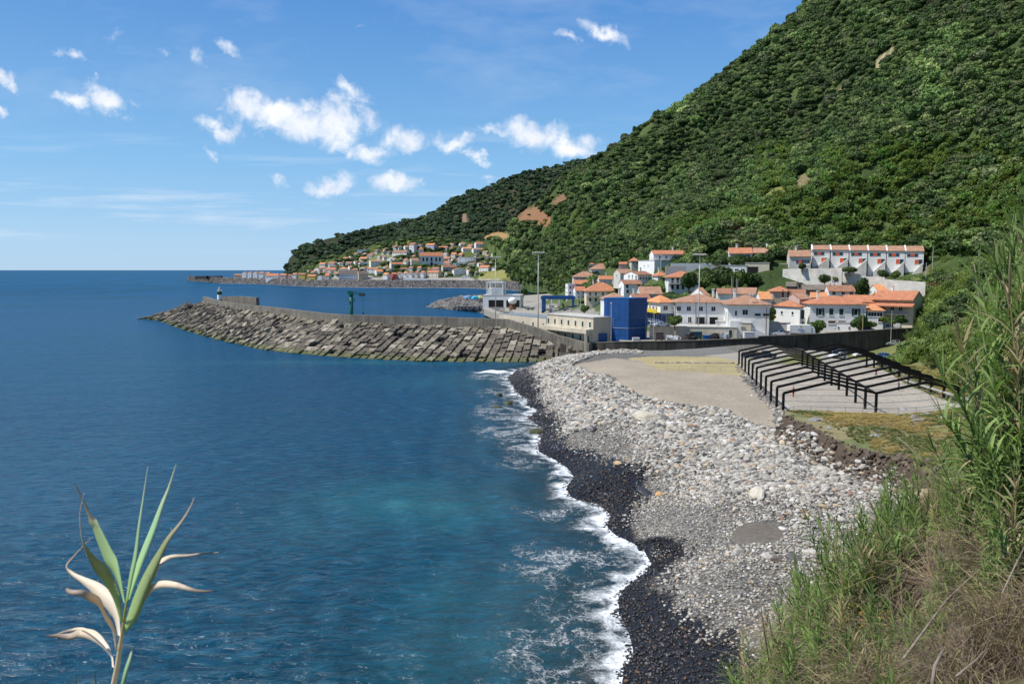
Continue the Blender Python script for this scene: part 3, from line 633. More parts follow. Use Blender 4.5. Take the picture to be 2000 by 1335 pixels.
# ------------------------------------------------------------------ vegetation prototypes
def quad_leaf(rs, p, nrm, s, asp=1.0):
    """small leaf-clump face at p, roughly facing nrm"""
    n = Vector(nrm)+Vector(rs.normal(0, .45, 3)); n.normalize(); a = n.cross(Vector(rs.normal(0, 1, 3))).normalized(); b = n.cross(a)
    a *= s; b *= s*asp
    return [tuple(Vector(p)-a-b*.3), tuple(Vector(p)+a*.2-b), tuple(Vector(p)+a+b*.3), tuple(Vector(p)-a*.2+b)]
def crown_mesh(seed, lobes=7, nleaf=520, leaf=.16, flat=.8, core=True, spread=.62):
    """crown about 1 unit in radius, base at z=0"""
    rs = np.random.RandomState(seed); v = []; f = []; mi = []
    L = []
    for i in range(lobes):
        a = rs.rand()*6.283; r = spread*rs.rand()**.5; z = .55+.5*rs.rand()*flat*(1-r*.5)
        L.append((Vector((r*math.cos(a), r*math.sin(a), z)), .32+.26*rs.rand()))
    L.append((Vector((0, 0, .62)), .58))
    for c, rad in L:
        n = int(nleaf*rad**2/sum(q[1]**2 for q in L))
        for k in range(n):
            d = Vector(rs.normal(0, 1, 3)); d.normalize()
            if d.z < -.35: d.z = abs(d.z)
            p = c+Vector((d.x, d.y, d.z*.85))*rad*(.82+.3*rs.rand()); m = len(v)
            v += quad_leaf(rs, p, d, leaf*(.6+.8*rs.rand())); f.append((m, m+1, m+2, m+3)); mi.append(0)
        if core:
            m = len(v); bmx = bmesh.new(); bmesh.ops.create_icosphere(bmx, subdivisions=2, radius=rad*.7)
            for q in bmx.verts: v.append(tuple(c+Vector((q.co.x, q.co.y, q.co.z*.85))*(1+.16*rs.rand())))
            for fc in bmx.faces: f.append(tuple(m+q.index for q in fc.verts)); mi.append(0)
            bmx.free()
    return v, f, mi
def cane_mesh(seed, stems=16, h=1.0, leafn=11, wd=.028, ll=.30, rad=.3):
    """clump of reeds, about 1 unit tall; leaves are long folded blades"""
    rs = np.random.RandomState(seed); v = []; f = []
    for i in range(stems):
        a = rs.rand()*6.283; r = rad*rs.rand()**.5; b = Vector((r*math.cos(a), r*math.sin(a), 0)); lean = Vector((rs.normal(0, .12), rs.normal(0, .12), 0)); hh = h*(.7+.35*rs.rand())
        for k in range(leafn):
            t = .18+.82*(k+rs.rand()*.6)/leafn; p = b+lean*t*t*1.4+Vector((0, 0, hh*t)); an = rs.rand()*6.283; el = .9*rs.rand()+.25
            d = Vector((math.cos(an)*math.cos(el), math.sin(an)*math.cos(el), math.sin(el))); side = d.cross(Vector((0, 0, 1))).normalized()*wd*(.7+.6*rs.rand())
            l = ll*(.6+.6*rs.rand()); p2 = p+d*l*.5; p3 = p+d*l*.9+Vector((0, 0, -l*.28)); m = len(v)
            v += [tuple(p-side*.4), tuple(p+side*.4), tuple(p2+side), tuple(p2-side), tuple(p3)]; f += [(m, m+1, m+2, m+3), (m+3, m+2, m+4)]
    return v, f
F_FOREST = foliage('forest_foliage', None, None, tint=True, trans=.18)
F_CANE = foliage('cane_foliage', None, None, tint=True, trans=.4)
crowns = [proto('crown%d' % i, *crown_mesh(100+i, 8, 820, .115, .85)[:2], F_FOREST) for i in range(6)]
canes = [proto('canes%d' % i, *cane_mesh(200+i, 16, 1, 9, .085, .42, .55), F_CANE) for i in range(4)]

def rot_rand(n, tilt=.12): return np.c_[nrs.normal(0, tilt, n), nrs.normal(0, tilt, n), nrs.rand(n)*6.283]
def patch_alpha(X, Y, Z, extra=None): return patch_cols(np.asarray(X), np.asarray(Y), np.asarray(Z), extra)[..., 3]
def tree_tint(n, X, Z, light=None):
    base = np.array([[.034, .060, .018], [.066, .108, .030], [.100, .148, .042], [.080, .098, .042], [.14, .175, .062]])
    k = nrs.choice(5, n, p=[.32, .28, .18, .14, .08]); c = base[k]*(.92+.5*nrs.rand(n, 1)); return c
# forest on the near hillside
n = 52000
a = nrs.rand(n); pxr = 960+(2500-960)*nrs.rand(n)**.95; tr_ = nrs.rand(n)**.95
x, y, z = hillA(pxr, tr_*1.01)
# equalise density by cell
key = {}; keep = np.zeros(n, bool); cell = 4.7
for i in range(n):
    s = 1+max(0, (y[i]-420))/900.
    k = (int(x[i]/cell/s), int(y[i]/cell/s), int(z[i]/(8*s)))
    if k in key: continue
    key[k] = 1; keep[i] = True
x, y, z, tr_, pxr = x[keep], y[keep], z[keep], tr_[keep], pxr[keep]
PXf, PYf = topix(x, y, z)
ok = (patch_alpha(x, y, z)*.93 < nrs.rand(len(x))) & (PXf < 2120) & (PYf > -60)
x, y, z, tr_, PXf, PYf = (q[ok] for q in (x, y, z, tr_, PXf, PYf))
# cane thickets: lighter belts low on the slope
cz = fbm(PXf, PYf*1.6, 120., 61, 3)
cane_zone = ((PXf > 1480) & (PYf > 285+.0*(PXf-1500)) & (cz > -.12)) | ((PXf > 1180) & (PXf < 1560) & (np.abs(PYf-(560-.30*(PXf-1100)-40)) < 22) & (cz > -.2)) | ((PXf < 1180) & (PYf > 430) & (cz > -.05))
cane_zone &= (nrs.rand(len(x)) < .9)
m = ~cane_zone
sc = (2.3+2.7*nrs.rand(m.sum())**2)*(1+np.clip(y[m]-450, 0, 700)/1100.)
dkz = fbm(PXf[m], PYf[m], 70., 63, 4)*1.2; sc = sc*np.where(tr_[m] > .965, 1.35, 1)*np.clip(1+dkz*.35, .7, 1.4)
tint = tree_tint(m.sum(), x[m], z[m])*np.clip(1.1+dkz*1.1, .4, 2.0)[:, None]  # broad noise puts gully shade, ridge light and species patches into the tint
P = np.c_[x[m], y[m], z[m]-sc*.30]
print('forest trees', m.sum())
scatter('forest', P, rot_rand(m.sum()), np.c_[sc, sc, sc*(.70+.5*nrs.rand(m.sum()))], tint, crowns, 'dense green woodland covering the steep hillside above the town', 'forest')
i2 = nrs.randint(0, m.sum(), 15000); xs_, ys_ = x[m][i2]+nrs.normal(0, 3, 15000), y[m][i2]+nrs.normal(0, 3, 15000); zs_ = zA(xs_, ys_); q_ = (zs_ > 0) & (patch_alpha(xs_, ys_, zs_) < .4); xs_, ys_, zs_ = xs_[q_], ys_[q_], zs_[q_]; ns_ = len(xs_)
ss_ = (1.3+1.2*nrs.rand(ns_))*(1+np.clip(ys_-450, 0, 700)/900.)
scatter('hillside_undergrowth', np.c_[xs_, ys_, zs_+.2], rot_rand(ns_), np.c_[ss_*1.2, ss_*1.2, ss_], tree_tint(ns_, xs_, zs_)*1.2, crowns, 'smaller lighter bushes filling between the trees of the hillside', 'undergrowth')
# canes: more, smaller
x2 = np.repeat(x[cane_zone], 3)+nrs.normal(0, 2.6, cane_zone.sum()*3); y2 = np.repeat(y[cane_zone], 3)+nrs.normal(0, 2.6, cane_zone.sum()*3)
z2 = zA(x2, y2); ok = z2 > 0; x2, y2, z2 = x2[ok], y2[ok], z2[ok]; n2_ = len(x2)
s2 = (2.2+1.6*nrs.rand(n2_))*(1+np.clip(y2-450, 0, 700)/1100.); cc = np.array([.165, .235, .075])*(.65+.65*nrs.rand(n2_, 1))*np.array([1, 1, 1])
cc[:, 0] *= .8+.4*nrs.rand(n2_)
print('canes', n2_)
scatter('cane_thicket', np.c_[x2, y2, z2-.3], rot_rand(n2_), np.c_[s2*1.1, s2*1.1, s2], cc, canes, 'light green cane thicket on the lower slope behind the terraced houses', 'thicket')
nf = 5200; pf = 985+1000*nrs.rand(nf); tf = -.15+.16*nrs.rand(nf)
yf_ = interp_cols(A_F, pf, 1); yc_ = interp_cols(A_C, pf, 1); yf_ = yf_+(yc_-yf_)*tf; xf_ = yf_*pa(pf); zf2 = zA(xf_, yf_); zf2 = np.maximum(zf2, np.where(yf_ < 480, zg(xf_, yf_), -99))
fpx, fpy = topix(xf_, yf_, zf2); ok = (zf2 > 6) & (patch_alpha(xf_, yf_, zf2) < .4) & ~((fpy > 524) & (fpx > 1165) & (fpx < 1500)) & ~((fpx > 1500) & (fpy > 505))
xf_, yf_, zf2 = xf_[ok], yf_[ok], zf2[ok]; nf = len(xf_); sf = 1.6+2.2*nrs.rand(nf)**1.6; sf = sf*(1+np.clip(yf_-500, 0, 600)/700)
scatter('hill_foot_bushes', np.c_[xf_, yf_, zf2-.3], rot_rand(nf), np.c_[sf*1.1, sf*1.1, sf], tree_tint(nf, xf_, zf2)*1.15, crowns+canes, 'mixed bushes and cane where the woodland meets the back of the town', 'bushes')

# headland forest
n = 14000; pxr = 556+(1260-556)*nrs.rand(n); tr_ = nrs.rand(n)
x, y, z = hillB(pxr, tr_*1.01); key = {}; keep = np.zeros(n, bool)
for i in range(n):
    k = (int(x[i]/10), int(y[i]/10), int(z[i]/12))
    if k in key: continue
    key[k] = 1; keep[i] = True
x, y, z, pxr = x[keep], y[keep], z[keep], pxr[keep]
bare = fbm(pxr*1., z*2., 40., 66, 3)
ok = (patch_alpha(x, y, z) < .3) & ~((pxr < 700) & (bare > .38)) & ~((pxr < 572) & (bare > .0))
x, y, z = x[ok], y[ok], z[ok]; n = len(x); sc = 4.2+4.2*nrs.rand(n)**1.5
print('headland', n)
tt_ = tree_tint(n, x, z)*np.array([.85, .9, 1.35])  # blue cast of distance put into the foliage colour
scatter('headland_forest', np.c_[x, y, z-1.5], rot_rand(n), np.c_[sc, sc, sc*.9], tt_, crowns, 'dark green trees tinted blue for distance, covering the far headland beyond the village', 'forest')
# village greenery
n = 5200; pxr = 590+(1150-590)*nrs.rand(n); tr_ = .22+.95*nrs.rand(n); x, y, z = hillV(pxr, tr_)
PXf, PYf = topix(x, y, z); gg = fbm(PXf, PYf*2, 30., 68, 3)
ok = (gg > -.15) & (PYf < 541) & ~((np.hypot((PXf-1020)/90, (PYf-534)/9) < 1)) | (PXf > 985) & (PYf < 520)
ok &= ~((PXf > 640) & (PXf < 960) & (PYf > 480) & (nrs.rand(n) < .6)); ok &= nrs.rand(n) < .9
x, y, z = x[ok], y[ok], z[ok]; n = len(x); sc = 2.2+3.4*nrs.rand(n)**1.6
scatter('village_shrubs', np.c_[x, y, z-.3], rot_rand(n), np.c_[sc*1.2, sc*1.2, sc*.8], tree_tint(n, x, z)*1.25, crowns, 'green shrubs and small trees between the far village houses', 'shrubs')
# ------------------------------------------------------------------ stones of the beach
def stone_mesh(seed, sub=2, flat=.62, ang=.25):
    rs = np.random.RandomState(seed); b = bmesh.new(); bmesh.ops.create_icosphere(b, subdivisions=sub, radius=1)
    off = Vector(rs.rand(3)*50); sx_, sy_ = .8+.4*rs.rand(), .7+.3*rs.rand()
    planes = [(Vector(rs.normal(0, 1, 3)).normalized(), .62+.25*rs.rand()) for _ in range(7)]
    for v in b.verts:
        c = v.co.copy(); c *= 1+.22*mnoise.noise(c*1.1+off)+.08*mnoise.noise(c*3+off)
        for nn, d in planes:
            e = c.dot(nn)-d
            if e > 0: c -= nn*e*(.3+ang*2)
        v.co = Vector((c.x*sx_, c.y*sy_, c.z*flat))
    vs = [tuple(v.co) for v in b.verts]; fs = [tuple(q.index for q in f.verts) for f in b.faces]; b.free(); return vs, fs
def stone_mat(name, inst, mul=1.0):
    m, nt = newmat(name); pos = geo_pos(nt)
    if inst: base = N(nt, 'ShaderNodeAttribute', attribute_type='INSTANCER', attribute_name='tint').outputs['Color']
    else: base = N(nt, 'ShaderNodeObjectInfo').outputs['Color']
    n = N(nt, 'ShaderNodeTexNoise', ins={'Vector': pos, 'Scale': 5.0, 'Detail': 6.0, 'Roughness': .7})
    colr = VM(nt, 'SCALE', base, s=MR(nt, n.outputs[0], .3, .7, .72*mul, 1.18*mul)).outputs[0]
    lum = N(nt, 'ShaderNodeRGBToBW', ins={0: base})
    finish(nt, colr, MR(nt, lum.outputs[0], .03, .1, .3, .85), n.outputs[0], .5, .04, .35); return m
ST_I = stone_mat('stone_scattered', True); ST_O = stone_mat('stone', False)
stones = [proto('stone%d' % i, *stone_mesh(300+i, 2), ST_I, smooth=False) for i in range(6)]
stones_s = [proto('pebble%d' % i, *stone_mesh(320+i, 1, .6, .1), ST_I, smooth=True) for i in range(4)]
WETP = WET
def stone_tint(X, Y, n, dark=1.0):
    g = .22+.20*nrs.rand(n); c = np.c_[g*1.06, g, g*.88]
    k = nrs.rand(n); m = k < .07; c[m] = np.array([.42, .33, .22])*(.7+.5*nrs.rand(m.sum(), 1))
    m = (k > .1) & (k < .24); c[m] = np.array([.13, .125, .12])*(.6+.7*nrs.rand(m.sum(), 1)); m = (k > .24) & (k < .26); c[m] = np.array([.24, .15, .11])
    m = k > .93; c[m] = np.array([.56, .54, .5])*(.85+.2*nrs.rand(m.sum(), 1))
    jn = fbm(X, Y, 3., 22)*1.2; wet = inpoly(X+jn+nrs.normal(0, .8, n), Y+jn+nrs.normal(0, .8, n), WETP) | (shore_sd(X, Y) < 1.2)
    wc = np.array([.030, .028, .030])*(.5+1.1*nrs.rand(n, 1)); q = nrs.rand(n) < .06; wc[q] = np.array([.12, .075, .05]); q = nrs.rand(n) < .05; wc[q] = .12
    c = np.where(wet[:, None], wc, c*dark); return c, wet
def beach_pts(n, y0, y1, seed):
    rs = np.random.RandomState(seed); X = -4+62*rs.rand(n); Y = y0+(y1-y0)*rs.rand(n)
    m = inpoly(X, Y, BEACHP); X, Y = X[m], Y[m]; sd = shore_sd(X, Y); m = sd > -1.5; return X[m], Y[m], sd[m]
BEACHP = [(-6,38),(20,36),(27,50),(36,57)]+[tuple(p) for p in BANK[::-1]][2:]+pxpoly([(1530,828),(1480,822),(1400,797),(1330,792),(1250,772),(1190,738),(1115,706)], 5.)+[(22,188),(34,206),(16,212),(4,206),(-8,190),(-8,120)]
# how coarse the beach is at a point: 0 gravel, 1 boulders
def coarse(X, Y, sd):
    a = np.clip((sd-np.where(Y > 112, 2.0, 5))/np.where(Y > 112, 3., 9.), 0, 1)*np.clip((Y-54)/22., .0, 1)
    a = np.maximum(a, np.clip((sd-17)/7., 0, 1)*np.clip((Y-42)/10, 0, 1))
    return np.clip(a+fbm(X, Y, 8., 91)*.5, 0, 1)
sandp = np.array(G(1480, 1040))
def notsand(X, Y): return np.hypot((X-sandp[0])/2.3, (Y-sandp[1])/2.7) > 1+fbm(X, Y, 2., 5)*.3
def put(X, Y, s, k=.25): return np.c_[X, Y, zland(X, Y)+s*k]
# pebbles
X1, Y1, s1 = beach_pts(190000, 38, 205, 1); c1 = coarse(X1, Y1, s1); m = notsand(X1, Y1) & (nrs.rand(len(X1)) < .95*np.where(Y1 > 85, .6, 1)) & ((Y1 < 112) | (s1 < 7)); X1, Y1, c1 = X1[m], Y1[m], c1[m]
sz = (.055+.10*nrs.rand(len(X1))**2)*(1+c1*.8)*np.where(Y1 > 112, 1.9, np.where(Y1 > 75, 1.25, 1)); t1, wet = stone_tint(X1, Y1, len(X1))
scatter('pebbles', put(X1, Y1, sz, .2), rot_rand(len(X1), .25), np.c_[sz, sz, sz], t1, stones_s, 'small grey and black pebbles covering the lower beach', 'pebbles')
X2, Y2, s2 = beach_pts(120000, 40, 212, 2); c2 = coarse(X2, Y2, s2); pr = np.where(c2 > .25, .35+c2*.6, .03); m = (nrs.rand(len(X2)) < pr) & notsand(X2, Y2); X2, Y2, c2 = X2[m], Y2[m], c2[m]
jw = inpoly(X2, Y2, WETP); sz = (.12+.36*nrs.rand(len(X2))**2.4*(.25+c2))*1.; sz = np.where(jw, np.minimum(sz, .3), sz)*np.clip(.62+(Y2-60)/130., .62, 1); t2, wet = stone_tint(X2, Y2, len(X2))
scatter('beach_stones', put(X2, Y2, sz, .25), rot_rand(len(X2), .3), np.c_[sz*(1+.4*nrs.rand(len(X2))), sz, sz], t2, stones, 'pale grey cobbles and rocks heaped over the upper beach', 'stones')
print('stones', len(X1), len(X2))
# the large boulders one can tell apart
bst = []
for i in range(10):
    vs, fs = stone_mesh(340+i, 3 if i < 4 else 2, .5+.05*(i % 4), .3); me = bpy.data.meshes.new('boulder'); me.from_pydata(vs, [], fs); me.materials.append(ST_O); bst.append(me)
def boulder(x, y, s, col, label, group=None, sxy=(1, 1), sink=.25, name='boulder', z=None, k=None):
    o = link(bpy.data.objects.new(name, bst[k if k is not None else rnd.randrange(10)])); zz = zl(x, y) if z is None else z
    o.location = (x, y, zz+s*sink); o.scale = (s*sxy[0], s*sxy[1], s); o.rotation_euler = (rnd.gauss(0, .15), rnd.gauss(0, .15), rnd.random()*6.28); o.color = (*col, 1); prop(o, label, 'boulder', group); return o
X3, Y3, s3 = beach_pts(9000, 48, 205, 3); c3 = coarse(X3, Y3, s3); m = (c3 > .45) & notsand(X3, Y3); X3, Y3 = X3[m][:285], Y3[m][:285]
t3, wet3 = stone_tint(X3, Y3, len(X3))
for x, y, c, wt in zip(X3, Y3, t3, wet3):
    if wt: c = c*1.5
    boulder(x, y, (.26+.36*rnd.random()**2)*min(1.1, .7+y/300), c, 'rounded grey or tan boulder lying among the cobbles of the upper beach', 'boulders on the upper beach', (1+.5*rnd.random(), 1))
for px, py, s, c, lb in [(1266,818,1.5,(.48,.44,.35),'long flat cream boulder, the biggest on the far half of the stony beach'),(1160,841,.7,(.06,.055,.06),'black boulder between the wet strip and the pale stones, beside a tan one'),
  (1118,826,.7,(.03,.03,.03),'shiny black boulder beside the wet pebbles on the far beach'),(1133,828,.6,(.42,.34,.2),'yellowish boulder right of the shiny black one on the far beach'),(1206,906,.55,(.5,.35,.2),'orange tan stone alone on the grey gravel above the wet strip'),
  (1288,967,.5,(.45,.28,.13),'orange stone among wet dark rocks at the middle of the beach'),(1258,965,.8,(.04,.04,.045),'dark wet rock at the tip of the wet tongue of pebbles'),(1551,1093,.55,(.10,.095,.095),'dark grey round boulder on pale gravel in the near right of the beach'),
  (1516,1096,.5,(.13,.11,.1),'brownish boulder just left of the dark grey round one'),(1441,1082,.6,(.34,.33,.30),'flat pale slab half buried in gravel'),(1497,1088,.5,(.40,.385,.35),'whitish flat slab beside two dark boulders'),
  (1530,1034,.3,(.55,.53,.48),'small bright white stone right of the bare sandy patch'),(1820,982,.9,(.5,.4,.28),'large cream boulder at the foot of the earth bank by the reeds'),(1480,967,1.0,(.5,.46,.38),'angular cream boulder above the near gravel')]:
    g = G(px, py); boulder(g[0], g[1], s, c, lb, None, (1.5, 1) if s > .7 else (1.1, 1), .12)
for px, py, s, lb in [(975,772,.9,'mossy rock farthest from shore in the surf'),(993,788,.8,'mossy rock in the surf nearest the dark pebbles, middle of three'),(973,796,.75,'low mossy rock in the surf, nearest of the three offshore ones'),(1048,845,1.0,'mossy brown rock where the foam meets the wet pebbles')]:
    g = W(px, py, z=0); boulder(g[0], g[1], s, (.07,.075,.03), lb, 'mossy rocks in the surf', (1.2, 1), .25, 'surf_rock', z=-.1)
# rocks strewn on the grass
for i, (px, py, s) in enumerate([(1590,820,.8),(1600,822,.6),(1765,800,.7),(1785,818,.9),(1793,822,.7),(1808,810,.6),(1842,816,.55),(1702,852,.4),(1714,851,.35),(1750,812,.5),(1715,843,.3),(1620,837,.5)]):
    g = G(px, py); c = (.5,.48,.44) if i in (6,) else (.2+.1*rnd.random(),)*3
    boulder(g[0], g[1], s*.8, c, 'bright white rock on the grass, the whitest of those near the reeds' if i == 6 else 'grey rock lying in the dry grass below the black frames', None if i == 6 else 'rocks in the dry grass', (1.5, 1), .05, 'field_rock')
# tumbled stones edging the court and heaped by the root of the breakwater
XE = []; rs = np.random.RandomState(9)
for i in range(240):
    t = rs.rand()**1.4; XE.append((37.0+t*10.5+rs.normal(0, .45)-.5*(1-t), 106+t*62+rs.normal(0, .3), .12+.2*rs.rand()))
for i in range(500): XE.append((17+rs.rand()*16, 206+rs.normal(0, 2.4), .3+.5*rs.rand()**2))
for i in range(160): XE.append((30.5+rs.rand()*17, 169.3+rs.normal(0, .3), .12+.2*rs.rand()))
XE = np.array(XE); c, _ = stone_tint(XE[:, 0], XE[:, 1], len(XE)); scatter('edging_stones', np.c_[XE[:, 0], XE[:, 1], zland(XE[:, 0], XE[:, 1])+.05], rot_rand(len(XE), .3), np.repeat(XE[:, 2:3], 3, 1), c*.8, stones, 'loose stones along the court edge and below the harbour wall', 'stones')
# earth clods and rubble along the broken bank
XE = []
for i in range(900):
    k = rs.rand()*(len(BANK)-3); j = int(k); p = BANK[j]+(BANK[j+1]-BANK[j])*(k-j); XE.append((p[0]+rs.normal(0, .7)-.2, p[1]+rs.normal(0, .7)-.2, .12+.3*rs.rand()**2))
XE = np.array(XE); zz = zland(XE[:, 0], XE[:, 1]); cc = np.array([.10, .075, .055])*(.5+rs.rand(len(XE), 1))
scatter('bank_rubble', np.c_[XE[:, 0], XE[:, 1], zz+.02], rot_rand(len(XE), .4), np.repeat(XE[:, 2:3], 3, 1), cc, stones, 'brown earth clods and rubble of the eroded bank', 'rubble')

# ------------------------------------------------------------------ breakwater
CONC = mat('old_concrete', (.215, .195, .16), .9, .6, 1.6, .6, dist=.06, streak=True)
CONC_D = mat('dark_sea_wall', (.075, .07, .06), .9, .7, 1.2, .6, dist=.06, streak=True)
RUB = mat('dark_rubble', (.05, .045, .04), .95, .5, .8, 1.0, dist=.3)
PAIRS = [((282,622),(396,579),10.6),((321,626),(405,581),10.6),((347,637),(420,587),10.6),((395,652),(470,594),10.6),((446,665),(524,599),10.6),((519,681),(590,607),10.6),((586,689),(650,614),10.6),((671,696),(740,616),10.6),
         ((825,704),(890,620),10.6),((960,705),(987,623),10.6),((1040,706),(1050,641),8.5),((1085,704),(1087,655),6.7),((1140,702),(1150,671),5.3)]
WL = [np.array(W(*a, z=0)) for a, b, c in PAIRS]; WT = [np.array(W(*b, z=c)) for a, b, c in PAIRS]
bw = empty('breakwater', (WT[8][0], WT[8][1], 0)); prop(bw, 'long concrete breakwater with a parapet wall curving out from the beach to the small lighthouse', 'breakwater')
def local(o, pts): return [tuple(Vector(p)-o.location) for p in pts]
mb = MB(); top = [w_ for w_ in WT]
# rubble core under the blocks
cv = []; cf = []
for i in range(len(WL)):
    a, b = WL[i], WT[i]; d = (b-a)[:2]; bz = b[2]-3.9
    cv += [(a[0]-d[0]*.25, a[1]-d[1]*.25, -3), (b[0], b[1], bz), (b[0]+d[0]*.1, b[1]+d[1]*.1, bz)]
for i in range(len(WL)-1): cf += [(3*i, 3*i+3, 3*i+4, 3*i+1), (3*i+1, 3*i+4, 3*i+5, 3*i+2)]
mesh_obj('rubble_core', local(bw, cv), cf, RUB, bw)
def offs(path, i, d):
    a = path[max(i-1, 0)][:2]; b = path[min(i+1, len(path)-1)][:2]; t = (b-a)/np.linalg.norm(b-a); return np.array([-t[1], t[0]])*d
def wall_mesh(path, th, h, cap=.12):
    """parapet along a path of top points, thickness th behind it, height h below"""
    v = []; f = []; n = len(path)
    for i, p in enumerate(path):
        o_ = offs(path, i, th); hh = h[i] if isinstance(h, list) else h
        v += [(p[0], p[1], p[2]-hh), (p[0], p[1], p[2]), (p[0]+o_[0], p[1]+o_[1], p[2]), (p[0]+o_[0], p[1]+o_[1], p[2]-hh)]
    for i in range(n-1):
        a = 4*i; b = a+4
        for k in range(4): f.append((a+k, b+k, b+(k+1) % 4, a+(k+1) % 4)[::-1])
    f += [(0, 3, 2, 1)[::-1], (4*n-4, 4*n-3, 4*n-2, 4*n-1)[::-1]]; return v, f
def dense(path, step=4.):
    out = []
    for a, b in zip(path[:-1], path[1:]):
        n = max(1, int(np.linalg.norm(b-a)/step)); out += [a+(b-a)*k/n for k in range(n)]
    return out+[path[-1]]
def smooth_path(p, it=2):
    p = [np.array(q) for q in p]
    for _ in range(it):
        q = [p[0]]
        for a, b in zip(p[:-1], p[1:]): q += [a*.75+b*.25, a*.25+b*.75]
        p = q+[p[-1]]
    return p
WP = smooth_path(WT[:9])+[WT[9], WT[10], WT[11], WT[12]]
v, f = wall_mesh(WP, 1.4, 6.0); mesh_obj('parapet', local(bw, v), f, CONC, bw)
v, f = wall_mesh([p+np.array([*offs(WP, i, 1.4), -4.5]) for i, p in enumerate(WP[:-2])], 7, 8); mesh_obj('roadway', local(bw, v), f, mat('quay_concrete', (.33, .31, .26), .9, .25, .8, .2), bw)
# inner wall and rocks of the pier head
hd = [np.array(W(434, 579, Y=384)), np.array(W(462, 578, Y=372)), np.array(W(500, 581, Y=358))]
v, f = wall_mesh(hd, 1.5, 7.5); mesh_obj('head_wall', local(bw, v), f, CONC, bw)

def block_mesh(seed):
    rs = np.random.RandomState(seed); w_, h_ = 1.02, 1.14; nt_ = .13; c = .16
    pts = [(-w_+c, -h_), (-.34, -h_), (-.22, -h_+nt_), (.22, -h_+nt_), (.34, -h_), (w_-c, -h_), (w_, -h_+c), (w_, -.34), (w_-nt_, -.22), (w_-nt_, .22), (w_, .34), (w_, h_-c), (w_-c, h_), (.34, h_), (.22, h_-nt_), (-.22, h_-nt_), (-.34, h_), (-w_+c, h_), (-w_, h_-c), (-w_, .34), (-w_+nt_, .22), (-w_+nt_, -.22), (-w_, -.34), (-w_, -h_+c)]
    pts = [(x+rs.normal(0, .05), y+rs.normal(0, .05)) for x, y in pts]; n = len(pts)
    v = [(x, y, -1.1) for x, y in pts]+[(x, y, -.08) for x, y in pts]+[(x*.92, y*.92, rs.normal(0, .03)) for x, y in pts]+[(rs.normal(0, .1), rs.normal(0, .1), -.02)]
    f = [(i, (i+1) % n, n+(i+1) % n, n+i) for i in range(n)]+[(n+i, n+(i+1) % n, 2*n+(i+1) % n, 2*n+i) for i in range(n)]+[(2*n+i, 2*n+(i+1) % n, 3*n) for i in range(n)]+[tuple(range(n))[::-1]]
    return v, f
def block_mat():
    m, nt = newmat('armour_block'); pos = geo_pos(nt); oi = N(nt, 'ShaderNodeObjectInfo')
    isl = N(nt, 'ShaderNodeNewGeometry').outputs['Random Per Island']
    r = MATH(nt, 'FRACT', MATH(nt, 'ADD', oi.outputs['Random'], isl))
    base = RAMP(nt, r, [(0, (.075, .066, .055)), (.35, (.115, .10, .08)), (.6, (.165, .145, .11)), (.85, (.235, .205, .155)), (1, (.33, .30, .24))])
    n = N(nt, 'ShaderNodeTexNoise', ins={'Vector': pos, 'Scale': 2.2, 'Detail': 8.0, 'Roughness': .72})
    colr = VM(nt, 'SCALE', base, s=MR(nt, n.outputs[0], .3, .7, .6, 1.3)).outputs[0]
    z = N(nt, 'ShaderNodeSeparateXYZ', ins={0: pos}).outputs[2]
    zz = MATH(nt, 'ADD', z, MATH(nt, 'MULTIPLY', n.outputs[0], 1.2))
    colr = MIX(nt, MR(nt, zz, .8, 2.2, .75, 0), colr, (.10, .115, .035))
    colr = MIX(nt, MR(nt, zz, .1, 1.0, .8, 0), colr, (.03, .03, .02))
    finish(nt, colr, .92, n.outputs[0], .8, .08, .2); return m
BLK = block_mat(); bms = []
for i in range(6):
    v, f = block_mesh(500+i); me = bpy.data.meshes.new('armour_block'); me.from_pydata(v, [], f); me.materials.append(BLK); bms.append((me, v, f))
# walk along the paired paths and lay block columns
def resample(A, B, step):
    out = []
    for i in range(len(A)-1):
        L = .5*(np.linalg.norm(A[i+1]-A[i])+np.linalg.norm(B[i+1]-B[i])); n = max(1, int(round(L/step)))
        out += [(A[i]+(A[i+1]-A[i])*k/n, B[i]+(B[i+1]-B[i])*k/n, A[i+1]-A[i]+B[i+1]-B[i]) for k in range(n)]
    return out
cols = resample(WL, WT, 2.55); BL = []
for ci, (a, b, al) in enumerate(cols):
    b = b.copy(); b[2] -= 3.2; a = a-(b-a)*.06; L = np.linalg.norm(b-a); nr = max(3, int(L/2.5)); far_ = a[1] > 252
    jx = rnd.gauss(0, .12)
    for r in range(nr+1):
        if r > 0 and rnd.random() < .03: continue
        p = a+(b-a)*(r+.15+rnd.gauss(0, .05))/nr; up = Vector((b-a)/L); ax = Vector((al[0], al[1], 0)).normalized(); nrm = ax.cross(up).normalized()
        if nrm.z < 0: nrm = -nrm
        ax = up.cross(nrm); M_ = Matrix((ax, up, nrm)).transposed().to_4x4()
        w_ = .13 if far_ else .07
        rt = Matrix.Rotation(rnd.gauss(0, w_), 4, 'X') @ Matrix.Rotation(rnd.gauss(0, w_), 4, 'Y') @ Matrix.Rotation(rnd.gauss(0, w_*.6), 4, 'Z')
        sc_ = Matrix.Diagonal((1.02 if not far_ else .62+.3*rnd.random(), 1.12 if not far_ else 1.2+.5*rnd.random(), 1, 1))
        M2 = Matrix.Translation(Vector(p)+nrm*(.75+rnd.gauss(0, .16 if not far_ else .28))+ax*jx) @ M_ @ rt @ sc_; BL.append((p[1], M2))
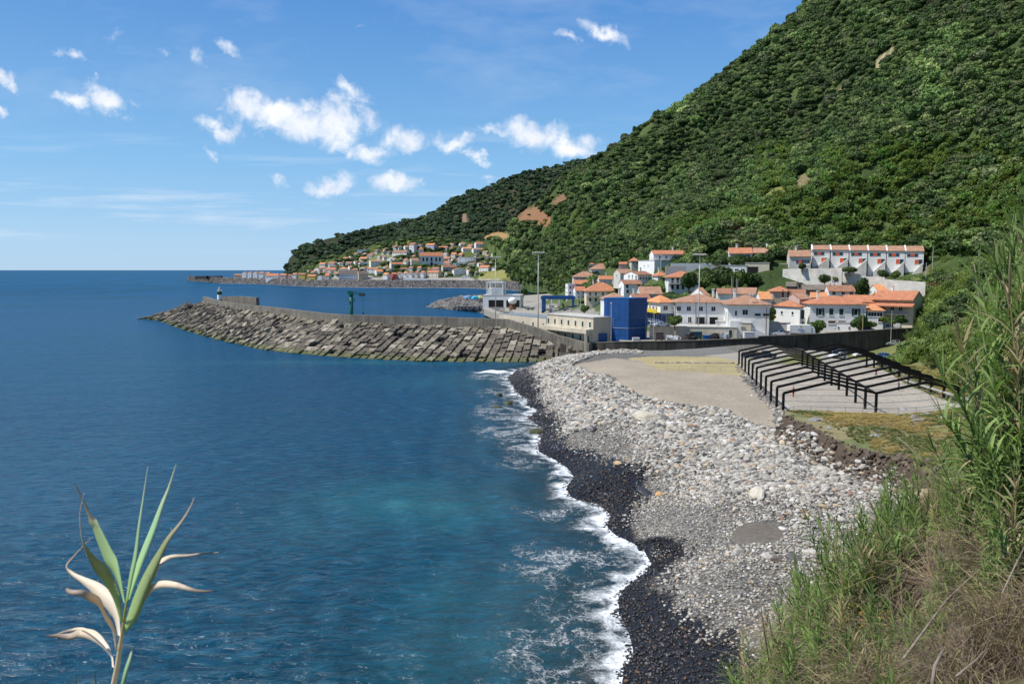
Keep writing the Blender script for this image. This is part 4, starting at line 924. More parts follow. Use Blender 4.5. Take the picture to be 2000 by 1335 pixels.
# cap slabs standing along the foot of the parapet, and blocks behind the pier head
for i in range(36):
    k = rnd.random()*.95; q = cols[int(k*len(cols))]; p = Vector(q[1])+Vector((rnd.gauss(-.5, .4), -1.6+rnd.gauss(0, .3), -3.0)); BL.append((p.y, Matrix.Translation(p) @ Matrix.Rotation(rnd.random()*3, 4, 'Z') @ Matrix.Rotation(rnd.gauss(0, .12), 4, 'X')))
for i in range(46):
    p = Vector(W(500+rnd.random()*42, 590, Y=345))+Vector((rnd.gauss(0, 1.5), rnd.gauss(0, 3), 0)); p.z = 1+max(0, (5.5-(p.x+105)*.45))*rnd.random(); BL.append((400, Matrix.Translation(p) @ Matrix.Rotation(rnd.random()*6, 4, 'Z') @ Matrix.Rotation(rnd.gauss(0, .7), 4, 'X') @ Matrix.Scale(1.3, 4)))
for i in range(70):
    an = rnd.random()*2.6+.6; p = Vector((-165-rnd.random()*14*math.sin(an), 408+12*math.cos(an)*rnd.random(), rnd.random()*7.5)); p.z = 8.8-((p.x+163)**2+((p.y-408)*.9)**2)**.5*.5; BL.append((420, Matrix.Translation(p) @ Matrix.Rotation(rnd.random()*6, 4, 'Z') @ Matrix.Rotation(rnd.gauss(0, .4), 4, 'X') @ Matrix.Scale(1.3, 4)))
BL.sort(key=lambda q: q[0])
for i, (yy_, M2) in enumerate(BL[:290]):
    o = link(bpy.data.objects.new('concrete_block', bms[i % 6][0])); o.matrix_world = M2; prop(o, 'notched square concrete block, weathered grey-brown, laid on the seaward slope of the breakwater', 'concrete block', 'notched blocks armouring the breakwater')
vs = []; fs = []
for i, (yy_, M2) in enumerate(BL[290:]):
    _, v, f = bms[i % 6]; n = len(vs); vs += [tuple(M2 @ Vector(q)) for q in v]; fs += [tuple(n+k for k in q) for q in f]
o = mesh_obj('far_concrete_blocks', vs, fs, BLK); prop(o, 'tumbled concrete blocks along the far bend and head of the breakwater', 'concrete blocks', kind='stuff')
print('blocks', len(BL))

# lighthouse on the pier head
GRN = mat('green_paint', (.012, .10, .06), .45, .2, 3, .05); WHT = mat('white_paint', (.8, .8, .77), .6, .12, 2, .05)
p = W(429, 586, Y=372); lh = empty('lighthouse', p); lh.scale = (.82, .82, .82); prop(lh, 'small round white and green lighthouse on the head of the breakwater', 'lighthouse')
k = 372/1556.
MB().lathe([(1.6, -7.), (1.55, -1.6), (1.5, -.2), (1.33, .3)], seg=24).obj('green_base', GRN, lh, True)
MB().lathe([(1.32, .3), (1.28, 3.1)], seg=24).obj('white_band', WHT, lh, True)
MB().lathe([(1.27, 3.1), (1.24, 4.7), (1.55, 4.75), (1.55, 4.95), (0, 4.95)], seg=24).obj('green_band', GRN, lh, True)
MB().lathe([(.7, 4.95), (.7, 6.3), (.78, 6.35), (.1, 7.0), (.06, 7.7), (0, 7.7)], seg=16).obj('lantern', WHT, lh, True)
m = MB()
for i in range(10): a = i*.628; m.tube([(1.45*math.cos(a), 1.45*math.sin(a), 4.95), (1.45*math.cos(a), 1.45*math.sin(a), 5.7)], .03, 4)
m.tube([(1.45*math.cos(i*.314), 1.45*math.sin(i*.314), 5.7) for i in range(21)], .04, 4); m.obj('railing', WHT, lh)
# green slewing crane on the breakwater
TEAL = mat('teal_paint', (.01, .13, .115), .5, .25, 2, .05)
Yc = 262.; p = W(686.5, 624, Y=Yc); cr = empty('quay_crane', p); prop(cr, 'dark green slewing crane with a short horizontal jib behind the breakwater wall', 'crane')
k = Yc/1556.; H = 48*k
m = MB().tube([(0, 0, -3), (0, 0, H)], .62, 16); m.obj('post', TEAL, cr, True)
m = MB().tube([(0, 0, H), (0, 0, H+.35)], .95, 12).box(-1, .5, -.5, .5, H+.3, H+1.3); m.obj('slewing_head', TEAL, cr)
m = MB()
for s_ in (-.35, .35):
    m.bar((-.6, s_, H+1.35), (4.4, s_, H+.55), .16); m.bar((-.6, s_, H+.5), (4.2, s_, H+.1), .14)
    for j in range(6): m.bar((-.6+j*.8, s_, H+1.3-j*.12), (-.2+j*.8, s_, H+.42-j*.06), .07)
m.obj('jib', TEAL, cr); MB().box(2.6, 4.6, -.55, .55, H-.35, H+.5).obj('hoist', mat('dark_steel', (.06, .07, .07), .6), cr)
m = MB().tube([(3.9, 0, H-.3), (3.9, 0, 2.3)], .04, 4).lathe([(0, 1.7), (.25, 1.8), (.28, 2.2), (0, 2.4)], (3.9, 0, 0), 8); m.obj('hook_line', mat('dark_steel', (.06, .07, .07), .6), cr)
m = MB()
for j in range(12): a = j*.524; m.tube([(1.15*math.cos(a), 1.15*math.sin(a), H-2.0), (1.15*math.cos(a), 1.15*math.sin(a), H-1.1)], .04, 4)
m.tube([(1.15*math.cos(j*.3142), 1.15*math.sin(j*.3142), H-1.1) for j in range(21)], .05, 4); m.tube([(0, 0, H-2.1), (0, 0, H-2.0)], 1.2, 12); m.obj('platform', TEAL, cr)

# dark sea wall in front of the harbour yard
SW = [W(1150,670,Y=213.5), W(1200,668,Y=210), W(1300,666,Y=207.5), W(1360,665,Y=207), W(1480,660,Y=208), W(1482,657,Y=208), W(1600,652,Y=211), W(1754,642,Y=216.5), W(1860,638,Y=220)]
SW = [np.array(p) for p in SW]; o0 = empty('sea_wall', (SW[4][0], SW[4][1], 4)); prop(o0, 'long low dark concrete wall between the beach and the harbour yard', 'wall')
v, f = wall_mesh(SW, .7, 5.5); mesh_obj('wall', local(o0, v), f, CONC_D, o0)
v, f = wall_mesh([p+np.array([*offs(SW, i, -.08), .14]) for i, p in enumerate(SW)], .86, .16); mesh_obj('coping', local(o0, v), f, CONC, o0)

# riprap heaps: mid-harbour spur and the far sea defence
DR = mat('riprap_base', (.06, .055, .05), .95, .5, .5, 1., dist=.5)
sp = [W(a, b, z=c) for a, b, c in [(835,600,0),(862,588,2.4),(905,581,3.6),(950,584,3.9),(1000,625,3.6),(985,622,0),(940,612,0),(880,607,0)]]
cx = W(955, 592, z=4.1)
m = MB(); base = [W(a, b, z=-.5) for a, b in [(833,601),(855,588),(900,578),(950,576),(1010,600),(1010,634),(985,624),(930,610),(880,606)]]; tp = [W(a, b, z=3.6) for a, b in [(865,591),(870,587),(905,583),(950,582),(990,596),(1005,622),(990,612),(950,600),(905,596)]]
n = len(base); v = [tuple(p) for p in base]+[tuple(p) for p in tp]; f = [(i, (i+1) % n, n+(i+1) % n, n+i) for i in range(n)]+[tuple(range(n, 2*n))]
o = mesh_obj('rock_spur', v, f, DR); prop(o, kind='structure')
XE = []; rs = np.random.RandomState(31)
while len(XE) < 2600:
    i = rs.randint(n); t = rs.rand(); k = rs.rand(); a = np.array(base[i]); b = np.array(base[(i+1) % n]); c = np.array(tp[i]); d = np.array(tp[(i+1) % n])
    p = (a*(1-t)+b*t)*(1-k)+(c*(1-t)+d*t)*k
    if rs.rand() < .35: cen = np.mean(tp, 0); u_ = rs.rand(); p = (c*(1-t)+d*t)*(1-u_)+cen*u_
    XE.append((*p, .7+.9*rs.rand()))
XE = np.array(XE); cc = np.array([.15, .14, .13])*(.4+1.1*rs.rand(len(XE), 1))
scatter('spur_rocks', XE[:, :3], rot_rand(len(XE), .5), np.repeat(XE[:, 3:], 3, 1), cc, stones, 'dark angular armour rocks of the short spur inside the harbour', 'rocks')
P = []; 
for i in range(15000):
    px = 366+rs.rand()*770; k = .07+.15*rs.rand(); x, y, z = hillV(np.array([px]), np.array([k])); P.append((x[0], y[0], z[0]))
P = np.array(P); n = len(P); s = (1.0+1.1*rs.rand(n))[:, None]; cc = np.array([.14, .13, .125])*(.35+1.3*rs.rand(n, 1)**2)
scatter('shore_rocks', P, rot_rand(n, .5), np.repeat(s, 3, 1), cc, stones, 'dark rock armour along the whole waterfront of the far village', 'rocks')
# thin line of broken water at its foot
XQ = np.linspace(366, 1140, 300); x0, y0, z0 = hillV(XQ, XQ*0+.085); fw = 3+3*np.abs(fbm(XQ, XQ*0, 20., 5))
vs = []; fs = []
for i in range(300):
    u = np.array([x0[i], y0[i]]); d = -u/np.linalg.norm(u); a = u+d*1; b = u+d*(1+fw[i]); vs += [(a[0], a[1], .15), (b[0], b[1], .05)]
    if i: fs.append((2*i-2, 2*i, 2*i+1, 2*i-1))
o = mesh_obj('surf_line', vs, fs, mat('surf_foam', (.5, .52, .52), .9, .6, .3, .2)); prop(o, kind='structure')
# quay apron and the road along the inner harbour
QZ = 4.15
qp = [W(a, b, z=QZ) for a, b in [(945,603),(952,590),(1015,583),(1018,577),(1060,574),(1110,571),(1190,575),(1260,600),(1262,640),(1180,668),(1075,668),(1012,640),(995,622)]]
o = MB().prism([(p[0], p[1]) for p in qp], 1.0, QZ).obj('quay', mat('quay_concrete', (.33, .31, .26), .9, .25, .8, .2)); prop(o, kind='structure')
for nm_, z_, x0_, x1_ in (('harbour_yard', 6.1, 29., 70.), ('lorry_yard', 7.3, 70.004, 88.), ('upper_yard', 7.9, 88.004, 117.)):
    xs_ = np.linspace(x0_, x1_, 8); yw = [float(np.interp(q, [p[0] for p in SW], [p[1] for p in SW]))+.72 for q in xs_]
    o = MB().prism([(q, y_) for q, y_ in zip(xs_, yw)]+[(x1_, 231), (x0_, 229)], 2., z_).obj(nm_, mat('yard_concrete', (.34, .32, .28), .9, .3, .7, .2)); prop(o, kind='structure')
rd = [np.array(W(a, b, z=4.9)) for a, b in [(1020,574),(1060,571),(1100,567),(1120,560)]]
v, f = wall_mesh(rd, .6, 2.2); o = mesh_obj('quay_wall', v, f, CONC_D); prop(o, 'low dark wall edging the harbour road above the inner bay', 'wall')
# ------------------------------------------------------------------ houses
def tile_mat(name, c, c2, sc=1.0):
    m, nt = newmat(name); pos = geo_pos(nt); oc = N(nt, 'ShaderNodeTexCoord').outputs['Object']
    n = N(nt, 'ShaderNodeTexNoise', ins={'Vector': pos, 'Scale': .9, 'Detail': 8.0, 'Roughness': .7})
    wv = N(nt, 'ShaderNodeTexWave', wave_type='BANDS', bands_direction='X', ins={'Vector': oc, 'Scale': 1.6, 'Distortion': .3})
    wy = N(nt, 'ShaderNodeTexWave', wave_type='BANDS', bands_direction='Y', ins={'Vector': oc, 'Scale': 1.1, 'Distortion': .3})
    f = MATH(nt, 'ADD', MATH(nt, 'MULTIPLY', n.outputs[0], .8), MATH(nt, 'MULTIPLY', wv.outputs[0], .12))
    colr = MIX(nt, MR(nt, f, .34, .6), c2, c); colr = MIX(nt, MR(nt, wy.outputs[0], 0, .25, .35, 0), colr, c2)
    finish(nt, colr, .85, MATH(nt, 'ADD', wv.outputs[0], n.outputs[0]), .6, .05, .2); return m
ROOF = {'o': tile_mat('orange_tiles', (.55, .235, .125), (.34, .14, .08)), 'b': tile_mat('brown_tiles', (.42, .20, .12), (.20, .11, .075)), 't': tile_mat('tan_tiles', (.46, .27, .18), (.27, .15, .10)), 'g': tile_mat('grey_tiles', (.24, .20, .17), (.12, .10, .085)),
        'l': tile_mat('light_orange_tiles', (.68, .32, .14), (.45, .19, .09)), 'c': mat('flat_roof', (.5, .49, .45), .9, .3, .8, .2), 's': mat('slate_roof', (.2, .24, .27), .8, .3, .8, .2)}
WALL = {'w': mat('white_render', (.76, .755, .73), .85, .12, .7, .08), 'g': mat('grey_render', (.55, .53, .49), .9, .2, .7, .15), 'c': mat('cream_render', (.66, .59, .45), .9, .15, .7, .1),
        't': mat('tan_render', (.47, .40, .31), .9, .2, .7, .1, streak=True), 'p': mat('pink_render', (.58, .40, .36), .9, .15, .7, .1, streak=True), 'l': mat('lilac_render', (.50, .45, .55), .9, .12, .7, .1, streak=True), 's': mat('bare_stone', (.20, .18, .155), .95, .5, 1.6, .8),
        'd': mat('stained_concrete', (.68, .65, .59), .9, .4, .5, .3), 'r': mat('red_render', (.42, .10, .07), .9, .2, .7, .1), 'y': mat('yellow_render', (.62, .47, .12), .9, .2, .7, .1), 'e': mat('weathered_cream', (.60, .53, .41), .9, .3, .7, .2, streak=True), 'n': mat('navy_render', (.03, .06, .16), .8, .2, .7, .1)}
GLASS = mat('window_glass', (.018, .022, .028), .12, .3, 2, 0, .5); DARK = mat('dark_opening', (.02, .02, .02), .9, .2, 2, 0); GSH = mat('green_shutter', (.012, .05, .035), .6, .2, 3, .1); BSH = mat('blue_shutter', (.02, .06, .16), .6, .2, 3, .1)
OSH = mat('orange_panel', (.62, .11, .035), .6, .15, 3, .05); BRN = mat('brown_wood', (.10, .045, .025), .7, .3, 3, .2); WFR = mat('window_frame', (.75, .75, .72), .6, .1, 3, 0); TRIM = mat('grey_trim', (.34, .33, .31), .9, .2, 1, .1); YEL = mat('yellow_trim', (.75, .55, .03), .6, .2, 1, .1)
_wm = {}
WST = {'d': (GLASS, WFR), 'g': (GSH, WFR), 'b': (BSH, WFR), 'k': (DARK, TRIM), 'n': (BRN, WFR)}
def win_mesh(w_, h_, st):
    key = (round(w_, 2), round(h_, 2), st)
    if key in _wm: return _wm[key]
    m = MB(); t = min(.09, w_*.12); x = w_/2
    m.box(-x+t, x-t, -.015, .02, t, h_-t, 0)
    for a in ((-x, -x+t, 0, h_), (x-t, x, 0, h_), (-x+t, x-t, 0, t), (-x+t, x-t, h_-t, h_)): m.box(a[0], a[1], -.06, .03, a[2], a[3], 1)
    if st in 'db' and w_ > .8: m.box(-.03, .03, -.04, .02, t, h_-t, 1)
    m.box(-x-.06, x+.06, -.13, .02, -.08, 0, 1)
    if st == 's':
        for s_ in (-1, 1): m.box(min(s_*x, s_*(x+w_*.48)), max(s_*x, s_*(x+w_*.48)), -.09, .0, 0, h_, 2)
    me = bpy.data.meshes.new('window'); me.from_pydata(m.v, [], m.f)
    for q in ((GLASS, WFR, GSH) if st == 's' else WST[st]): me.materials.append(q)
    me.polygons.foreach_set('material_index', m.m); me.update(); _wm[key] = me; return me
def win(root, face, x, z, w_, h_, st, wd, dp, name='window'):
    """put a window or door on a wall: F front, B back, L left, R right; x is metres from the wall's middle"""
    o = link(bpy.data.objects.new(name, win_mesh(w_, h_, st)), root)
    if face == 'F': o.location = (x, -dp/2-.012, z)
    elif face == 'L': o.location = (-wd/2-.012, -x, z); o.rotation_euler = (0, 0, -math.pi/2)
    else: o.location = (wd/2+.012, x, z); o.rotation_euler = (0, 0, math.pi/2)
    return o
def roof_verts(m, kind, w_, d_, h, r, ov=.4, th=.18, mi=0):
    x, y = w_/2+ov, d_/2+ov; e = h-ov*r/(d_/2)*.6
    if kind == 'flat':
        m.box(-w_/2-.12, w_/2+.12, -d_/2-.12, d_/2+.12, h+.002, h+.25, mi); return
    if kind == 'hip':
        k = max(.15, x-y); top = [(-k, 0, h+r), (k, 0, h+r)]
        vs = [(-x, -y, e), (x, -y, e), (x, y, e), (-x, y, e)]+top; lo = [(a, b, c-th) for a, b, c in vs[:4]]
        m.add(vs+lo, [(0, 1, 5, 4), (2, 3, 4, 5), (1, 2, 5), (3, 0, 4), (6, 7, 1, 0), (7, 8, 2, 1), (8, 9, 3, 2), (9, 6, 0, 3), (9, 8, 7, 6)], mi); return
    # gables: ridge along x ('gx') or along y ('gf')
    ox = .12
    if kind == 'gx': P = [(-w_/2-ox, -y, e), (w_/2+ox, -y, e), (w_/2+ox, 0, h+r), (-w_/2-ox, 0, h+r), (-w_/2-ox, y, e), (w_/2+ox, y, e)]
    else: 
        e = h-ov*r/(w_/2)*.6
        P = [(-x, d_/2+ox, e), (-x, -d_/2-ox, e), (0, -d_/2-ox, h+r), (0, d_/2+ox, h+r), (x, d_/2+ox, e), (x, -d_/2-ox, e)]
    lo = [(a, b, c-th) for a, b, c in P]
    m.add(P+lo, [(0, 1, 2, 3), (3, 2, 5, 4), (6, 9, 8, 7), (9, 10, 11, 8), (0, 6, 7, 1), (4, 5, 11, 10), (1, 7, 8, 2), (2, 8, 11, 5), (0, 3, 9, 6), (3, 4, 10, 9)], mi)
def shell(m, kind, w_, d_, h, r, down=3., mi=0):
    x, y = w_/2, d_/2
    if kind in ('flat', 'hip'): m.box(-x, x, -y, y, -down, h, mi); return
    if kind == 'gx':
        vs = [(-x,-y,-down),(x,-y,-down),(x,y,-down),(-x,y,-down),(-x,-y,h),(x,-y,h),(x,y,h),(-x,y,h),(-x,0,h+r-.06),(x,0,h+r-.06)]
        m.add(vs, [(0,3,2,1),(0,1,5,4),(2,3,7,6),(1,2,6,9,5),(3,0,4,8,7),(4,5,9,8),(6,7,8,9)], mi)
    else:
        vs = [(-x,-y,-down),(x,-y,-down),(x,y,-down),(-x,y,-down),(-x,-y,h),(x,-y,h),(x,y,h),(-x,y,h),(0,-y,h+r-.06),(0,y,h+r-.06)]
        m.add(vs, [(0,3,2,1),(0,1,5,8,4),(2,3,7,9,6),(1,2,6,5),(3,0,4,7),(4,8,9,7),(5,6,9,8)], mi)
def gridwins(wd, cols, zs, w_=1.0, h_=1.3, st='d'): return [((c-.5)*wd, z, w_, h_, st) for z in zs for c in cols]
def house(label, x0, x1, ye, yb, yr, Y, kind='hip', wall='w', roof='o', rot=0, d=8., F=(), L=(), Rr=(), chim=(), name='house', cat='house', zb=None, down=4., ov=.4, group=None, porch=None):
    """a house from its outline in the photo: span x0..x1, eaves ye, base yb, ridge yr, at depth Y"""
    pxc = (x0+x1)/2; span = (x1-x0)/F_*Y; az = math.atan((pxc-1000)/F_); ph = R(rot); rot = math.degrees(ph-az)
    wd = max(1.5, (span-d*math.sin(abs(ph)))/math.cos(ph)); p = W(pxc, yb, Y=Y+.0); h = (yb-ye)/F_*Y; r = max(.9 if kind != 'flat' else .25, (ye-yr)/F_*Y*1.1)
    if not L and kind != 'flat' and h > 2.5 and Y < 400 and rot > -90: L = g((-.2, .22), (.5,), .8, 1.1)
    yoff = .5*(wd*abs(math.sin(R(rot)))+d*math.cos(R(rot)))
    o = empty(name, (p[0]+yoff*math.tan(az), p[1]+yoff, p[2]), R(rot)); prop(o, label, cat, group)
    m = MB(); shell(m, kind, wd, d, h, r, down); m.obj('wall', WALL[wall], o)
    if kind == 'flat':
        m = MB(); roof_verts(m, 'flat', wd, d, h, r); ro = m.obj('roof', [ROOF[roof]], o)
    else:
        m = MB(); roof_verts(m, kind, wd, d, h, r, ov); ro = m.obj('roof', ROOF[roof], o)
    if not chim and kind != 'flat' and Y < 400 and wd > 6 and rnd.random() < .55: chim = (rnd.choice([-.55, -.3, .35, .6]),)
    for k in chim:
        m = MB().box(-.3, .3, -.3, .3, -1, 1.3).box(-.42, .42, -.42, .42, 1.3, 1.45); c = m.obj('chimney', WALL['w'], ro); c.location = (k*wd/2, 0, h+r)
    for face, lst, fw in (('F', F, wd), ('L', L, d), ('R', Rr, d)):
        for (u, z, w_, h_, st) in lst:
            nm = 'door' if z < .25 and h_ > 1.7 else 'window'
            win(o, face, u*fw, z*h, w_, h_, st, wd, d, nm)
    if porch:
        zb_, zt, c0, c1, colr = porch; m = MB(); xa, xb = c0*wd, c1*wd
        m.box(xa, xb, -d/2-1.5, -d/2-.02, zb_*h-.15, zb_*h); bal = m.obj('balcony', WALL['g'], o); m = MB()
        nb = max(3, int((xb-xa)/.5))
        for i in range(nb+1): xx = xa+(xb-xa)*i/nb; m.box(xx-.03, xx+.03, -d/2-1.5, -d/2-1.44, zb_*h+.005, zb_*h+.95)
        m.box(xa, xb, -d/2-1.52, -d/2-1.42, zb_*h+.95, zb_*h+1.02); m.obj('railing', colr, bal)
    return o, wd, d, h, r
F_ = F
def g(cols, zs, w_=1.0, h_=1.3, st='d'):
    return [(c, z, w_, h_, st) for z in zs for c in cols]
T2 = (.12, .58); 
# near town, back rows first
house('small white house with a brown roof, farthest right of the upper hill cottages',1358,1378,472,477,469,372,'gx','w','b',20,6,F=g((-.25,.25),(.4,),.8,.9))
house('tan roofed hill house with a white terrace block, just above the blue-shuttered one',1316,1350,478,498,470,355,'gx','w','b',20,7,F=g((-.28,.25),(.45,),1,1.2),L=g((0,),(.4,),1,1.2))
house('plain white garden terrace block on the hill beside the tan roofed hill house',1329,1350,486,497,485,349,'flat','w','c',0,5)
house('white two-storey hill house with orange roof, blue shutters and a front verandah',1268,1338,496,519,489,332,'gx','w','o',12,9,F=g((-.3,-.1,.12,.33),(.55,),1,1.5,'b')+g((.12,.3,),(.1,),1,1.5,'b'),L=g((.1,),(.5,),.9,1.2,'b'),Rr=g((0,),(.55,),1.6,1.2),porch=(.5,1,-.5,0,WFR))
house('small grey house with orange roof among trees under the blue-shuttered hill house',1229,1247,509,518,503,362,'hip','g','o',10,6,F=g((-.2,.25),(.35,),.8,1))
house('orange painted shed behind the trees left of the small grey house',1209,1224,515,521,512,364,'gx','p','o',0,5)
house('white cubic house end with two tiny windows and a flat top',1246,1290,509,534,508,322,'flat','w','c',28,14,L=g((-.12,.12),(.55,),.5,.8))
house('low orange roofed house at the top left of town, half hidden by the hipped house',1151,1180,515,525,510,450,'hip','w','o',0,7,F=g((-.3,0,.3),(.35,),.9,1.1))
house('white hipped house with three upper windows and a chimney, top left of the town',1150,1203,525,541,515,430,'hip','w','t',8,10,F=g((-.28,.05,.33),(.42,),1.7,1.5),L=g((0,),(.45,),1.,1.3),chim=(.8,))
house('house with tan hipped roof and white verandah columns at the left edge of the town',1117,1168,540,555,531,420,'hip','g','t',6,10,F=g((-.36,-.2,-.04),(.25,),1.3,1.8,'k'),L=g((0,),(.4,),1.,1.2))
house('gabled tan roofed house between the hipped house and the white gable with two windows',1198,1236,533,545,526,342,'gx','g','t',22,8,F=g((-.25,.1),(.35,),.9,1.1),L=g((0,),(.35,),.9,1.1))
house('white gable end with two green framed windows and a long mossy brown roof behind',1218,1273,536,549,530,312,'gx','w','b',38,9,L=g((-.12,.12),(.45,),.7,1.4,'g'),F=g((-.3,-.1,.1,.3),(.2,),1,1.2))
house('house with orange roof and a chimney just left of the balcony house',1274,1306,538,551,530,305,'hip','w','o',15,8,F=g((-.2,.25),(.35,),.9,1.1),chim=(-.3,))
house('two-storey white house with bright orange hipped roof and a balcony across its upper floor',1298,1362,540,567,530,280,'hip','w','o',8,10,F=g((-.36,-.18,.0),(.55,.08),.9,1.7,'k')+g((.3,),(.3,),1.2,1.2),L=g((0,),(.5,),.9,1.2),porch=(.5,1,-.5,.1,WFR),ov=.8)
house('white two-storey house with an orange front roof and three dark windows in a row',1167,1213,545,560,539,395,'gx','w','o',5,8,F=g((-.25,.1,.35),(.35,),1.3,1.3),chim=())
house('low orange roof behind the solar panel house, left of the three-window house',1120,1168,554,566,547,405,'gx','g','o',4,7)
house('narrow white seafront house at the left edge of the town with stacked windows',1104,1124,555,577,553,395,'flat','w','c',10,8,F=g((-.2,.25),(.15,.6),.8,1.2,'k'),L=g((-.2,.2),(.15,.6),.8,1.1,'k'))
house('white house with rust roof and two small upper windows, centre of the upper town',1208,1254,554,574,547,286,'gx','w','b',14,8,F=g((-.32,.3),(.6,),.9,1.1,'k')+g((-.3,),(.1,),.9,1.2,'k'),L=g((0,),(.5,),.8,1))
house('plain orange roofed house with small windows between the solar panel house and the bay',1119,1144,567,584,560,388,'gx','w','o',10,7,F=g((-.25,.25),(.6,.12),.8,1.1))
sp_ = house('large cream house with a solar panel on its wide orange roof and a long balcony',1140,1207,567,590,553,372,'hip','c','o',6,12,F=g((-.38,-.2,.02,.2,.38),(.55,.08),1,1.5,'k'),L=g((-.2,.2),(.5,),.9,1.3),chim=(-.5,.75),porch=(.5,1,-.5,.5,WFR),ov=.7)
pn = MB().box(-1.6, 1.6, -1.0, 1.0, 0, .12).obj('solar_panel', mat('solar_glass', (.01, .02, .05), .15, .2, 5, 0, .6), sp_[0]); pn.location = (-2.3, -3.6, sp_[3]+1.35); pn.rotation_euler = (math.atan2(sp_[4], 6), 0, 0)
house('white tall rear wing with a tan roof to the right of the solar panel house',1242,1293,573,590,561,266,'gx','g','t',10,9,F=g((-.3,0,.3),(.3,),1,1.2))
house('low house under a faded tan roof directly behind the blue tower on its left',1172,1226,583,602,573,246,'hip','w','t',10,10,F=g((-.3,0,.3),(.3,),1,1.2),chim=(.5,))
house('long low house under brown tiles behind the blue tower on its right',1224,1272,585,603,575,238,'gx','w','b',14,9,F=g((-.3,0,.3),(.3,),1,1.2),chim=(-.6,))
house('white gable house with orange roof, left of the long wall behind the town hall',1347,1386,577,592,563,246,'gx','w','t',32,9,L=g((.1,),(.3,),1,1.2))
house('orange roofed house behind the right half of the town hall, under the twin pylons',1398,1446,573,590,564,250,'gx','w','b',4,9)
house('orange roofed house with a chimney pipe, just right of the twin pylons',1438,1480,573,590,563,246,'gx','w','t',-6,9)
house('low house with a salmon roof and satellite dishes right of the pylons',1476,1506,583,596,571,236,'gx','w','l',10,8)
house('old grey stone ruin with one dark opening above the tan tower house',1553,1566,553,567,550,262,'flat','s','g',8,5,F=g((0,),(.3,),.9,1.4,'k'))
house('low ruined stone cottage with a mossy brown roof left of the stone ruin',1536,1554,558,566,551,263,'gx','s','g',0,5)
house('long stone cottage under weathered brown tiles',1566,1612,565,578,557,256,'gx','s','g',2,7)
house('tall tan house with two slit windows and a small bright orange roof',1501,1543,568,590,560,240,'hip','t','o',10,8,F=g((.05,.36),(.35,),.9,2.6,'n'))
house('low cottage with brown tiles right of the tan house with slit windows',1536,1572,573,586,566,244,'gx','s','b',0,8)
house('pinkish gabled cottage in front of the stone cottages',1535,1583,583,592,574,234,'gx','p','t',30,8)
house('house with salmon tiles between the pinkish cottage and the school',1581,1614,580,594,572,238,'gx','w','l',4,8)
house('small white two-storey house with brown tiles and three windows below the bright orange roof',1611,1668,568,580,558,247,'gx','w','b',10,8,F=g((-.3,.05,.35),(.3,),1.1,1.2),L=g((0,),(.4,),.8,1))
house('broad bright orange roof above the small white house, under the grey retaining wall',1619,1672,564,574,549,262,'gx','g','o',-4,8)
house('orange roofed annex behind the right end of the green-shuttered white building',1646,1714,589,602,578,232,'gx','w','o',-8,9)
house('house with two-part tan roof and a satellite dish below the terraced houses',1697,1732,567,583,557,252,'gx','w','l',20,8,F=g((-.2,.2),(.2,),1,1.3))
house('low tan roofed house between the satellite dish house and the bright white gable',1727,1768,569,584,562,250,'gx','g','t',-4,8)
house('bright white gable wall with a tan roof at the right end of the town',1765,1808,568,582,554,250,'gx','w','l',42,10)
house('small green gabled shed front among orange roofs',1698,1716,580,587,573,236,'gf','y','l',0,4)
# upper terrace, left to right
house('big white two-storey house with orange roof standing on the grassy slope',1421,1468,494,520,484,292,'gx','w','o',4,9,F=g((-.3,.3),(.58,.1),1.7,1.5),L=())
house('tan gabled house joined to the right of the big white house on the slope',1464,1511,493,532,484,290,'gx','t','t',-20,9,F=g((.2,),(.65,),.9,1.,'k'),name='house')
house('flat-roofed white wing with four windows in a row below the big white house',1409,1457,519,543,518,283,'flat','w','c',0,6,F=g((-.35,-.12,.1,.34),(.55,),1.25,1.0)+g((.25,.38),(.15,),.4,.5,'k'))
house('cream terrace block with a balcony recess below the tan gabled house',1456,1501,514,545,513,281,'flat','c','c',0,8,F=g((-.18,),(.15,),3.6,3.6,'k')+g((.3,),(.3,),1.0,1.0,'k'))
house('low white walled patio house between the slope house and the terrace row',1500,1536,516,528,515,286,'flat','w','c',0,7,F=g((-.4,.35),(.35,),.5,.8,'k'))
house('house with a tan roof and red awning set back left of the terrace row',1512,1540,503,516,497,298,'gx','w','l',0,7,F=g((.2,),(.4,),1,1.2))
def bandwin(o, wd, d, x, z, w_, h_, npan=3, split=1):
    m = MB(); x0 = x-w_/2; m.box(x0, x0+w_, -.05, .02, 0, h_, 1)
    for i in range(npan):
        a = x0+.06+(w_-.06)*i/npan; m.box(a, x0+(w_-.06)*(i+1)/npan, -.075, -.051, .07, h_-.07, 2 if i == split else 0)
    q = m.obj('window', [mat('blue_glass', (.035, .06, .10), .15, .2, 3, 0, .5), WFR, OSH], o); q.location = (0, -d/2-.02, z)
lbs = ['leftmost','second from the left','third from the left','third from the right','second from the right','rightmost']
UW = 36.3
def stair(o, x, d, h, w_=5.0, red=True):
    m = MB(); m.add([(x-w_/2, -d/2-2.2, -3), (x+w_/2, -d/2-2.2, -3), (x+w_/2, -d/2-2.2, h*.56), (x-w_/2, -d/2-2.2, h*.12), (x-w_/2, -d/2-.03, -3), (x+w_/2, -d/2-.03, -3), (x+w_/2, -d/2-.03, h*.56), (x-w_/2, -d/2-.03, h*.12)],
        [(0,1,2,3),(5,4,7,6),(1,5,6,2),(4,0,3,7),(3,2,6,7),(0,4,5,1)]); m.obj('stair_block', WALL['d'], o)
